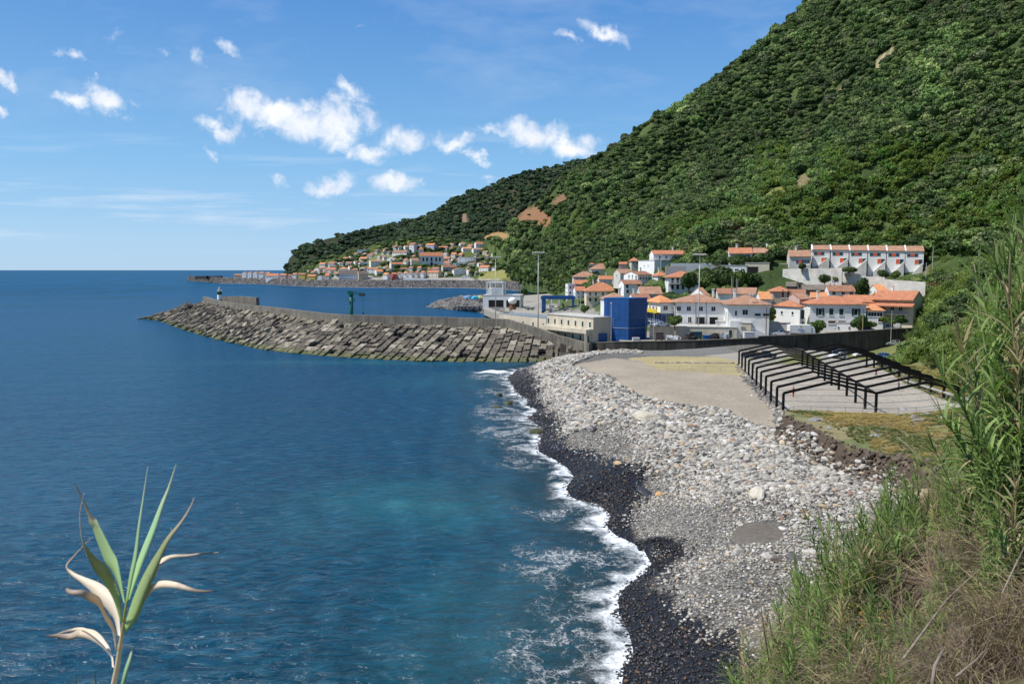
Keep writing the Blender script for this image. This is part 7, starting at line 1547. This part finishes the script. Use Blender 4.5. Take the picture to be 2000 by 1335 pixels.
for i, a in enumerate([('round clipped tree before the left windows of the town hall', 1318, 638, 213, 23, 32, 3), ('round clipped tree between the lorry and the kiosk', 1595, 652, 216, 27, 42, 3), ('dark round tree right of the kiosk beside the yellow utility pole', 1678, 646, 219, 30, 38, 0), ('yellow flowering bush between the town hall and the white house', 1507, 628, 222, 14, 20, 2),
    ('dark tree behind the yellow flowering bush', 1504, 622, 226, 22, 26, 0), ('leafy tree at the left of the clump under the big white slope house', 1345, 568, 268, 36, 36, 0), ('second tree in the clump under the big white slope house', 1374, 566, 270, 34, 44, 3), ('tallest tree of the clump under the big white slope house', 1408, 564, 271, 40, 54, 0), ('fourth tree of the clump, below the white wing with four windows', 1436, 565, 271, 38, 46, 3), ('rightmost tree of the clump below the cream terrace block', 1466, 562, 272, 30, 46, 0),
    ('dark tree beside the small white house under the retaining wall', 1681, 580, 250, 36, 38, 0), ('round bush on top of the retaining wall, left of the step', 1567, 527, 270, 12, 18, 0), ('bush against the fourth terraced house', 1660, 533, 262, 12, 34, 3), ('green bush on the lower terrace by the fifth terraced house', 1725, 545, 258, 18, 26, 0), ('green bush on the lower terrace below the sixth terraced house', 1748, 545, 257, 16, 24, 3),
    ('small tree behind the old stone ruins', 1610, 555, 263, 18, 26, 0), ('bush right of the stone ruins', 1634, 552, 264, 14, 20, 3), ('leafy bush beside the boats on the quay', 1141, 612, 318, 16, 22, 3), ('shaggy tree left of the bay road, beside the hoist', 1023, 578, 520, 14, 24, 0), ('small palm-like tree before the villa', 1728, 632, 221, 14, 22, 1), ('red flowering shrub at the foot of the pole by the villa', 1743, 634, 218, 10, 16, 3), ('broad shrub left of the villa balcony', 1702, 641, 219, 14, 22, 3), ('shrub below the villa at the right of the pole', 1760, 634, 220, 18, 30, 0)]):
    tree(*a, k=i)
tree('pale yellow-green tree standing out on the hillside above the far village end', 0, 0, 0, 26, 34, 1, p=GA(1252, 372), k=1, nl=1500)
tree('second yellow-green tree low on the hillside above the bay', 0, 0, 0, 16, 20, 1, p=GA(1075, 466), k=2)
for i, (px, py, hh, ww) in enumerate([(1282, 240, 24, 20), (1296, 238, 18, 16), (1334, 214, 20, 16), (1240, 262, 14, 12)]): tree('dark tree rising above the skyline, %s on the crest' % ['tallest of the pair','right of the tallest','standing alone highest up','lowest and farthest left'][i], 0, 0, 0, hh, ww, 0, p=W(px, py, Y=1010), k=i, group='trees on the crest')
# ------------------------------------------------------------------ shrubs of the right-hand slope
def rpts(n, x0, x1, y0, y1, seed): rs = np.random.RandomState(seed); return x0+(x1-x0)*rs.rand(n), y0+(y1-y0)*rs.rand(n)
bush = [proto('bush%d' % i, *crown_mesh(800+i, 8, 1500, .075, .8)[:2], F_FOREST) for i in range(4)]
fcanes = [proto('fine_cane%d' % i, *cane_mesh(820+i, 26, 1, 13, .03, .28, .55), F_CANE) for i in range(4)]
X, Y = rpts(26000, 36, 190, 56, 300, 5); Z = zg(X, Y); PXs, PYs = topix(X, Y, Z)
edge = np.interp(Y, [56, 90, 104, 112, 130, 150, 168, 180, 200, 216, 235, 262, 300], [48, 59, 66.5, 68, 72.5, 77, 77.5, 88, 101, 110, 118.5, 136, 150])
ok = (X > edge+fbm(X, Y, 9., 71)*2.2) & (PXs < 2150) & (nrs.rand(len(X)) < np.where(Y < 120, .16, .22))
ok &= patch_alpha(X, Y, Z) < .5
X, Y, Z = X[ok], Y[ok], Z[ok]; n = len(X); kind = (fbm(X, Y, 14., 73) > -.05)
print('slope shrubs', n)
def st(m, sc0, sc1): s = sc0+sc1*nrs.rand(m.sum())**1.5; return s*np.clip((X[m]-edge[ok][m])/5+.45, .45, 1)
m = kind; s = st(m, 1.9, 1.9); c = np.array([.20, .26, .075])*(.6+.7*nrs.rand(m.sum(), 1)); scatter('slope_canes', np.c_[X[m], Y[m], Z[m]-.2], rot_rand(m.sum()), np.c_[s*1.2, s*1.2, s*1.15], c, fcanes, 'light green reeds crowding the slope right of the court', 'reeds')
m = ~kind; s = st(m, 1.3, 1.6); c = tree_tint(m.sum(), X[m], Z[m])*1.2; c[nrs.rand(m.sum()) < .05] = (.12, .07, .035); scatter('slope_bushes', np.c_[X[m], Y[m], Z[m]-.2], rot_rand(m.sum()), np.c_[s*1.15, s*1.15, s], c, bush, 'leafy green bushes filling the slope right of the court', 'bushes')
# town greenery on the banks between the houses
X, Y = rpts(15000, 14, 140, 236, 420, 6); Z = zg(X, Y); PXs, PYs = topix(X, Y, Z)
HP = np.array([(o.location.x, o.location.y, 7.5) for o in COL.objects if o.type == 'EMPTY' and o.get('category') in ('house', 'building', 'villa') and o.location.y < 420])
d = np.min(np.hypot(X[:, None]-HP[None, :, 0], Y[:, None]-HP[None, :, 1])/HP[None, :, 2], 1)
ok = (d > 1) & (Z > 9.) & (PXs > 1085) & (PXs < 1860) & (nrs.rand(len(X)) < .75); X, Y, Z = X[ok], Y[ok], Z[ok]; n = len(X); s = .7+1.1*nrs.rand(n)**2; c = tree_tint(n, X, Z)*1.4
scatter('bank_shrubs', np.c_[X, Y, Z-.2], rot_rand(n), np.c_[s*1.3, s*1.3, s], c, bush, 'low shrubs and weeds on the banks between the town houses', 'shrubs')
# ------------------------------------------------------------------ grasses
def tuft_mesh(seed, blades=46, h=.5, rad=.16, bend=.5, wd=.008):
    rs = np.random.RandomState(seed); v = []; f = []
    for i in range(blades):
        a = rs.rand()*6.283; r = rad*rs.rand(); p = Vector((r*math.cos(a), r*math.sin(a), -.03)); an = rs.rand()*6.283; d = Vector((math.cos(an), math.sin(an), 0)); sd2 = Vector((-d.y, d.x, 0))*wd*(.6+.8*rs.rand()); hh = h*(.5+.7*rs.rand()); b = bend*(.2+rs.rand())
        q = [p, p+d*b*hh*.25+Vector((0, 0, hh*.55)), p+d*b*hh*.8+Vector((0, 0, hh*.9)), p+d*b*hh*1.4+Vector((0, 0, hh*(1.0-.35*b)))]; m = len(v)
        for j in range(3): v += [tuple(q[j]-sd2*(1-.25*j)), tuple(q[j]+sd2*(1-.25*j))]
        v.append(tuple(q[3])); f += [(m, m+1, m+3, m+2), (m+2, m+3, m+5, m+4), (m+4, m+5, m+6)]
    return v, f
G_I = foliage('grass_blades', None, None, tint=True, trans=.3)
tufts = [proto('tuft%d' % i, *tuft_mesh(840+i), G_I) for i in range(4)]; lays = [proto('straw%d' % i, *tuft_mesh(850+i, 60, .75, .22, 1.5, .008), G_I) for i in range(3)]
X, Y = rpts(30000, 36, 84, 58, 170, 8); Z = zg(X, Y); ok = inpoly(X, Y, KNOLL) & (seg_dist(X, Y, BANK) > .8); X, Y, Z = X[ok], Y[ok], Z[ok]; n = len(X); s = .45+.5*nrs.rand(n)
g_ = fbm(X, Y, 7., 75)[:, None]; c = np.where(g_ > .05, np.array([.16, .18, .06]), np.array([.40, .30, .12]))*(.7+.6*nrs.rand(n, 1)); scatter('dry_grass', np.c_[X, Y, zland(X, Y)], rot_rand(n), np.c_[s*1.4, s*1.4, s*.7], c, tufts, 'short dry yellow-green grass on the field below the black frames', 'grass')
def nearslope(n, seed, x1=26): 
    rs = np.random.RandomState(seed); Yq = 5+34*rs.rand(n)**1.2; Xq = Yq*(.24+.5*rs.rand(n)); Zq = zland(Xq, Yq); m = (shore_sd(Xq, Yq) > 4) & (Zq > 6.5); return Xq[m], Yq[m], Zq[m]
def zonecol(X, Y, n):
    k = fbm(X, Y, 3.2, 79)[:, None]; px, py = topix(X, Y, zg(X, Y)); dry = np.clip((px-1560)/200, 0, 1)*np.clip((py-1060)/80, 0, 1); dry = dry[:, None]*.32+.04+k*.6
    gcol = np.array([.15, .21, .055])*(.6+.8*nrs.rand(n, 1)); dcol = np.where(nrs.rand(n, 1) < .45, np.array([.36, .28, .13]), np.array([.22, .17, .10]))*(.7+.6*nrs.rand(n, 1)); return np.where(nrs.rand(n, 1) < dry, dcol, gcol)
X, Y, Z = nearslope(20000, 11); ok = fbm(X, Y, 1.3, 84) > np.where(topix(X, Y, Z)[0] > 1700, .10, -.3); X, Y, Z = X[ok], Y[ok], Z[ok]; n = len(X); s = .5+.6*nrs.rand(n); scatter('slope_grass', np.c_[X, Y, Z], rot_rand(n, .25), np.c_[s, s, s], zonecol(X, Y, n), tufts, 'long green and straw grass growing over the near bank', 'grass')
X, Y, Z = nearslope(3800, 12); n = len(X); s = .55+.5*nrs.rand(n); c = np.where(nrs.rand(n, 1) < .5, np.array([.34, .27, .15]), np.array([.20, .15, .12]))*(.7+.6*nrs.rand(n, 1)); px, py = topix(X, Y, Z); ok = (px > 1540) & (py > 980) & (fbm(X, Y, 1.6, 80) > .16)
scatter('dead_grass', np.c_[X, Y, Z][ok], rot_rand(ok.sum(), .35), np.c_[s, s, s][ok], c[ok], lays, 'flattened straw-coloured dead grass on the near bank', 'dead grass')
# small yellow flowers
X, Y, Z = nearslope(700, 13); px, py = topix(X, Y, Z); ok = ((np.hypot(px-1750, py-1230) < 50) | (np.hypot(px-1870, py-1060) < 45)) ; ok &= nrs.rand(len(X)) < .9
fl = MB()
for i in range(14): a = i*2.4; p_ = Vector((.1*math.cos(a), .1*math.sin(a), .45+.02*i)); fl.box(p_.x-.012, p_.x+.012, p_.y-.012, p_.y+.012, p_.z-.006, p_.z+.006)
FLp = proto('flower_sprig', fl.v, fl.f, G_I)
X, Y, Z = X[ok], Y[ok], Z[ok]
X = np.repeat(X, 4)+nrs.normal(0, .3, len(X)*4); Y = np.repeat(Y, 4)+nrs.normal(0, .3, len(Y)*4); Z = zg(X, Y); n = len(X)
if n: scatter('yellow_flowers', np.c_[X, Y, Z], rot_rand(n, .2), np.ones((n, 3)), np.tile([.62, .38, .02], (n, 1)), [FLp], 'tiny yellow flowers among the grass on the near bank', 'flowers')

# ------------------------------------------------------------------ giant reeds as single plants
LEAFM = foliage('reed_leaf', (.14, .23, .065), (.235, .30, .09), trans=.35); LEAFD = foliage('reed_leaf_dry', (.40, .33, .20), (.30, .24, .15), trans=.25); STEMM = mat('reed_stem', (.22, .24, .10), .6, .4, 4, .1); STEMD = mat('reed_stem_dry', (.22, .17, .12), .8, .4, 4, .2)
def blade(m, p, d, L, w_, droop, mi=0, seg=6, fold=.25):
    side = d.cross(Vector((0, 0, 1))); side = side.normalized() if side.length > .01 else Vector((1, 0, 0)); c = p.copy(); dd = d.copy(); n0 = len(m.v)
    for i in range(seg+1):
        t = i/seg; ww = w_*(.45+1.4*t*(1-t)*1.6 if t < .5 else 1.0*(1-((t-.35)/.65)**1.6))*.5; ww = max(ww, .001); up = side.cross(dd).normalized()
        m.v += [tuple(c-side*ww+up*ww*fold), tuple(c), tuple(c+side*ww+up*ww*fold)]; c = c+dd*(L/seg); dd = (dd+Vector((0, 0, -droop/seg))).normalized()
    for i in range(seg):
        a = n0+3*i; m.f += [(a, a+1, a+4, a+3), (a+1, a+2, a+5, a+4)]; m.m += [mi, mi]
def reed_meshes(seed, H, nl=18, dry=False):
    rs = np.random.RandomState(seed); st_ = MB(); lf = MB(); lean = Vector((rs.normal(0, .10), rs.normal(0, .10), 0)); P = [lean*((i/8)**2)*H+Vector((0, 0, H*i/8)) for i in range(9)]
    st_.tube(P, [.013*(1-.6*i/8)+.002 for i in range(9)], 6); a0 = rs.rand()*6.28
    for k in range(nl):
        t = .10+.90*k/nl; i = min(7, int(t*8)); p = P[i].lerp(P[i+1], t*8-i); an = a0+k*math.pi+rs.normal(0, .5); el = .5+.6*t+rs.normal(0, .12); d = Vector((math.cos(an)*math.cos(el), math.sin(an)*math.cos(el), math.sin(el)))
        blade(lf, p, d, (.46+.32*rs.rand())*(1.1-.35*t), .046+.024*rs.rand(), .7+1.2*rs.rand()*(1.2-t))
    for k in range(3): an = rs.rand()*6.28; d = Vector((.22*math.cos(an), .22*math.sin(an), 1)).normalized(); blade(lf, P[8]-Vector((0, 0, .08*k)), d, .5, .03, .4)
    a = bpy.data.meshes.new('stem'); a.from_pydata(st_.v, [], st_.f); a.materials.append(STEMD if dry else STEMM); b = bpy.data.meshes.new('leaves'); b.from_pydata(lf.v, [], lf.f); b.materials.append(LEAFD if dry else LEAFM); return a, b
RM = [reed_meshes(900+i, 2.2+.35*(i % 4), 26) for i in range(7)]+[reed_meshes(950+i, 2.2, 7, True) for i in range(2)]
def reed(x, y, s, label, group, z=None, k=None, lean=True):
    a, b = RM[rnd.randrange(len(RM)) if k is None else k]; z = zl(x, y) if z is None else z; o = empty('giant_reed', (x, y, z-.1), rnd.random()*6.28); o.scale = (s, s, s); prop(o, label, 'reed', group)
    if lean: o.rotation_euler = (rnd.gauss(0, .1), -abs(rnd.gauss(.13, .1)), rnd.gauss(0, .6))
    link(bpy.data.objects.new('stem', a), o); link(bpy.data.objects.new('leaves', b), o); return o
TH = []
# big stand on the right
cnt = 0; RS = random.Random(5)
def region(n, pxr, Yr, sr, label, group, ymin=0, maxpy=2000, indiv=45):
    global cnt; k = 0; tries = 0
    while k < n and tries < 9000:
        tries += 1; px = RS.uniform(*pxr); Yy = RS.uniform(*Yr); x = Yy*(px-1000)/F/.98; z = float(zg(x, Yy)); q = topix(x, Yy, z)
        if q[1] > maxpy or q[1] < ymin: continue
        ss = RS.uniform(*sr)*(min(1, max(.5, (px-1860)/130)) if px > 1800 else 1)
        if k < indiv: reed(x, Yy, ss, label, group, z)
        else: TH.append((x, Yy, z-.1, ss))
        k += 1; cnt += 1
region(240, (1915, 2120), (13.5, 27), (1.15, 1.85), 'tall green giant reed in the dense stand at the right edge', 'giant reeds of the tall stand at the right edge')
region(60, (1862, 1915), (19, 30), (.9, 1.3), 'giant reed at the left fringe of the tall stand, above the earth bank', 'giant reeds fringing the tall stand')
region(190, (1690, 1870), (14.0, 19.5), (.42, .72), 'short green reed on the bank edge above the pebbles', 'short reeds along the edge of the near bank')
region(130, (1560, 1720), (12.5, 17.8), (.4, .75), 'low green reed on the lower bank edge between the pebbles and the dry grass', 'low reeds on the lower bank edge')
region(90, (1440, 1570), (11, 15.8), (.34, .62), 'small green reed at the bottom edge of the picture beside the dark pebbles', 'small reeds at the bottom edge')
region(150, (1835, 2080), (11.0, 16), (.45, .85), 'medium reed in front of the tall stand, above the straw grass', 'medium reeds in front of the tall stand')
region(110, (1540, 1840), (9.0, 12.8), (.28, .5), 'x', 'x', ymin=1150, indiv=0)
region(300, (1880, 2120), (13, 25), (.55, 1.15), 'x', 'x', indiv=0)
print('reeds', cnt, len(TH))
RI = foliage('reed_leaf_scattered', None, None, tint=True, trans=.35); rp = []
for i, (a, b) in enumerate(RM[:7]):
    va = [tuple(v.co) for v in a.vertices]; vb = [tuple(v.co) for v in b.vertices]; fa = [tuple(p.vertices) for p in a.polygons]; fb = [tuple(q+len(va) for q in p.vertices) for p in b.polygons]; rp.append(proto('reed_proto%d' % i, va+vb, fa+fb, RI))
T_ = np.array(TH); n = len(T_); c = np.array([.16, .235, .072])*(.55+.75*nrs.rand(n, 1)); c[nrs.rand(n) < .12] = (.34, .28, .16)
scatter('reed_thicket', T_[:, :3], np.c_[nrs.normal(0, .12, n), -np.abs(nrs.normal(.12, .12, n)), nrs.normal(0, .7, n)], np.repeat(T_[:, 3:], 3, 1), c, rp, 'dense thicket of green giant reeds behind and between the nearest plants', 'reeds')
# bare dead canes and twigs
TW = mat('dead_cane', (.26, .21, .17), .8, .3, 4, .2)
def stick(label, pts, r): P = [W(a, b, Y=y) for a, b, y in pts]; o = MB().tube([tuple(Vector(p)-Vector(P[0])) for p in P], r, 7).obj('dead_cane', TW, None, True); o.location = P[0]; prop(o, label, 'dead cane')
stick('longest pale dead cane lying diagonally over the straw grass', [(1765, 1285, 9.5), (1850, 1170, 11), (1915, 1110, 12), (1975, 1062, 13)], [.016, .014, .012, .008])
stick('dead cane leaning just right of the longest one', [(1868, 1320, 8.5), (1905, 1290, 9), (1935, 1258, 9.5)], [.014, .012, .008]); stick('thick pale cane end poking up at the bottom edge', [(1820, 1345, 7.5), (1826, 1300, 7.6), (1843, 1268, 7.8)], [.02, .018, .012])
stick('dead cane slanting up at the right edge above the straw', [(1958, 1158, 10), (1985, 1100, 10.5), (2003, 1065, 11)], [.013, .011, .008]); stick('thin dead stem leaning left across the dry grass field', [(1890, 985, 30), (1800, 895, 31), (1750, 850, 31.5)], [.035, .025, .012])
stick('bare dark stem standing above the reeds at the upper right', [(1932, 720, 20), (1915, 600, 20), (1903, 515, 20)], [.03, .022, .008]); stick('bare stem standing behind the small reeds at the bottom', [(1502, 1290, 14), (1488, 1200, 14), (1485, 1155, 14)], [.012, .01, .004])
stick('bare twig leaning left among the low reeds', [(1560, 1200, 16), (1520, 1140, 16), (1488, 1112, 16)], [.012, .008, .004])

# ------------------------------------------------------------------ the single reed close to the camera
def rib_mat(name, c1, c2, c3):
    m, nt = newmat(name); a = N(nt, 'ShaderNodeAttribute', attribute_name='along').outputs['Fac']; oc = geo_pos(nt); n = N(nt, 'ShaderNodeTexNoise', ins={'Vector': oc, 'Scale': 30.0, 'Detail': 5.0})
    f = MATH(nt, 'ADD', a, MATH(nt, 'MULTIPLY', MATH(nt, 'SUBTRACT', n.outputs[0], .5), .35)); c = RAMP(nt, f, [(0, c1), (.55, c2), (.75, c3), (1, tuple(q*.8 for q in c3))])
    d = N(nt, 'ShaderNodeBsdfPrincipled', ins={'Base Color': c, 'Roughness': .5, 'Specular IOR Level': .3}); t = N(nt, 'ShaderNodeBsdfTranslucent', ins={'Color': c}); mx = N(nt, 'ShaderNodeMixShader', ins={0: .3, 1: d.outputs[0], 2: t.outputs[0]}); nt.links.new(mx.outputs[0], N(nt, 'ShaderNodeOutputMaterial').inputs[0]); return m
GR = (.42, .62, .26); GR2 = (.44, .60, .30); TN = (.80, .67, .50); TN2 = (.88, .78, .64)
RG = rib_mat('fresh_leaf', GR, GR2, (.42, .36, .24)); RGG = rib_mat('green_leaf', GR, (.38, .60, .34), (.5, .6, .38)); RT = rib_mat('dry_leaf', TN2, TN, (.42, .33, .25)); RH = rib_mat('half_dry_leaf', GR, (.34, .38, .17), (.45, .36, .24))
YR = 2.6
LV = [('green', RG, [(535,870,12),(510,760,34),(480,670,60),(440,590,70),(400,500,60),(365,420,40),(340,380,22),(300,290,10),(250,185,4)], .10),
 ('g2', RH, [(520,980,16),(500,880,40),(470,790,55),(420,700,48),(360,630,30),(310,550,16),(288,480,9),(280,360,6),(305,240,3)], -.12),
 ('t', RT, [(505,1060,22),(490,960,50),(440,860,55),(380,790,38),(300,740,20),(240,705,12),(203,660,9),(250,600,7),(300,545,5),(345,500,3)], .16),
 ('t', RT, [(490,1140,14),(475,1030,20),(430,950,24),(390,870,26),(340,835,26),(290,815,20),(230,810,16),(200,790,6)], -.2),
 ('t', RT, [(470,1240,16),(460,1170,18),(410,1100,22),(350,1055,30),(280,1045,28),(220,1065,22),(150,1060,14),(88,1060,5)], .12),
 ('t', RT, [(440,1130,8),(370,1060,10),(290,1020,10),(200,1035,8),(130,1055,3)], .14),
 ('g', RGG, [(550,860,14),(575,720,26),(600,600,28),(620,430,18),(645,260,9),(670,90,3)], -.05),
 ('g', RGG, [(555,860,16),(590,740,34),(640,600,40),(700,450,36),(750,310,22),(790,210,12),(833,75,4)], .08),
 ('g', RH, [(540,1030,18),(590,930,60),(640,800,62),(690,690,55),(740,590,36),(790,500,22),(860,410,12),(910,330,8),(935,270,3)], -.14),
 ('t', RT, [(620,890,16),(650,800,30),(700,700,34),(740,645,26),(800,608,14),(900,600,9),(1000,588,6),(1075,582,3)], .1),
 ('t', RT, [(600,960,16),(640,850,26),(690,790,26),(750,765,26),(830,770,20),(900,790,14),(960,803,9),(1040,803,4)], -.16),
 ('g', RGG, [(500,1420,10),(525,1335,18),(545,1260,26),(570,1180,18),(585,1120,4)], -.1)]
zq = lambda a, b: (60+a/2.935, 880+b/2.935)
base = Vector(W(*zq(455, 1450), Y=YR)); rd_ = empty('foreground_reed', base); prop(rd_, 'single close giant reed with green and dried curling leaves in front of the sea', 'reed')
def catmull(P, n=4):
    out = []; 
    for i in range(len(P)-1):
        p0, p1, p2, p3 = P[max(i-1, 0)], P[i], P[i+1], P[min(i+2, len(P)-1)]
        for k in range(n): t = k/n; out.append(tuple(.5*(2*b+(c-a)*t+(2*a-5*b+4*c-d)*t*t+(3*b-a-3*c+d)*t**3) for a, b, c, d in zip(p0, p1, p2, p3)))
    return out+[P[-1]]
for nm, mt, pts, dep in LV:
    P = catmull(pts); n = len(P); V_ = []; al = []
    for i, (a, b, w_) in enumerate(P):
        t = i/(n-1); yy_ = YR+dep*math.sin(t*2.0)*1.3; c = Vector(W(*zq(a, b), Y=yy_)); a2, b2, _ = P[min(i+1, n-1)]; a1, b1, _ = P[max(i-1, 0)]; d = Vector((a2-a1, 0, -(b2-b1))).normalized(); s = Vector((-d.z, 0, d.x)); ww = max(w_, 3.5)/2.935/F*yy_*.68; kk = math.tanh(4*(.536*d.z+.839*d.x)); s = s+Vector((0, kk*(.85+.2*math.sin(t*3+dep*9)), 0))
        V_ += [c-s*ww, c+Vector((0, ww*.22, 0)), c+s*ww]; al += [t]*3
    th = Vector((0, .0012, 0)); m0 = [tuple(v-base) for v in V_]+[tuple(v+th-base) for v in V_]; f = []; k = len(V_)
    for i in range(n-1):
        a = 3*i; f += [(a, a+1, a+4, a+3), (a+1, a+2, a+5, a+4), (k+a+3, k+a+4, k+a+1, k+a), (k+a+4, k+a+5, k+a+2, k+a+1), (a, a+3, k+a+3, k+a), (a+2, k+a+2, k+a+5, a+5)]
    o = mesh_obj('leaf', m0, f, mt, rd_, True); at = o.data.attributes.new('along', 'FLOAT', 'POINT'); at.data.foreach_set('value', np.array(al+al, dtype=np.float32))
SP_ = [(455,1450,26),(475,1335,30),(495,1240,30),(508,1150,26),(518,1080,22),(530,1000,18),(540,930,15),(548,860,10)]
m = MB().tube([Vector(W(*zq(a, b), Y=YR))-base for a, b, w_ in SP_], [w_/2.935/F*YR*.5 for a, b, w_ in SP_], 10); o = m.obj('stem', rib_mat('stem_skin', (.80, .70, .52), (.68, .60, .38), (.42, .45, .14)), rd_, True); at = o.data.attributes.new('along', 'FLOAT', 'POINT'); at.data.foreach_set('value', np.array([i/7 for i in range(8) for _ in range(10)], dtype=np.float32))
for lb, pts in (('thin dry stem tip at the bottom left of the close reed, leaning', [(275,1440),(262,1335),(250,1290)]), ('thin green stem tip at the bottom between the close reed and the leaning one', [(366,1440),(368,1335),(371,1260)])):
    o = MB().tube([W(*zq(a, b), Y=YR+.2) for a, b in pts], [.004, .003, .0008], 6).obj('grass_stem', STEMM); prop(o, lb, 'stem')
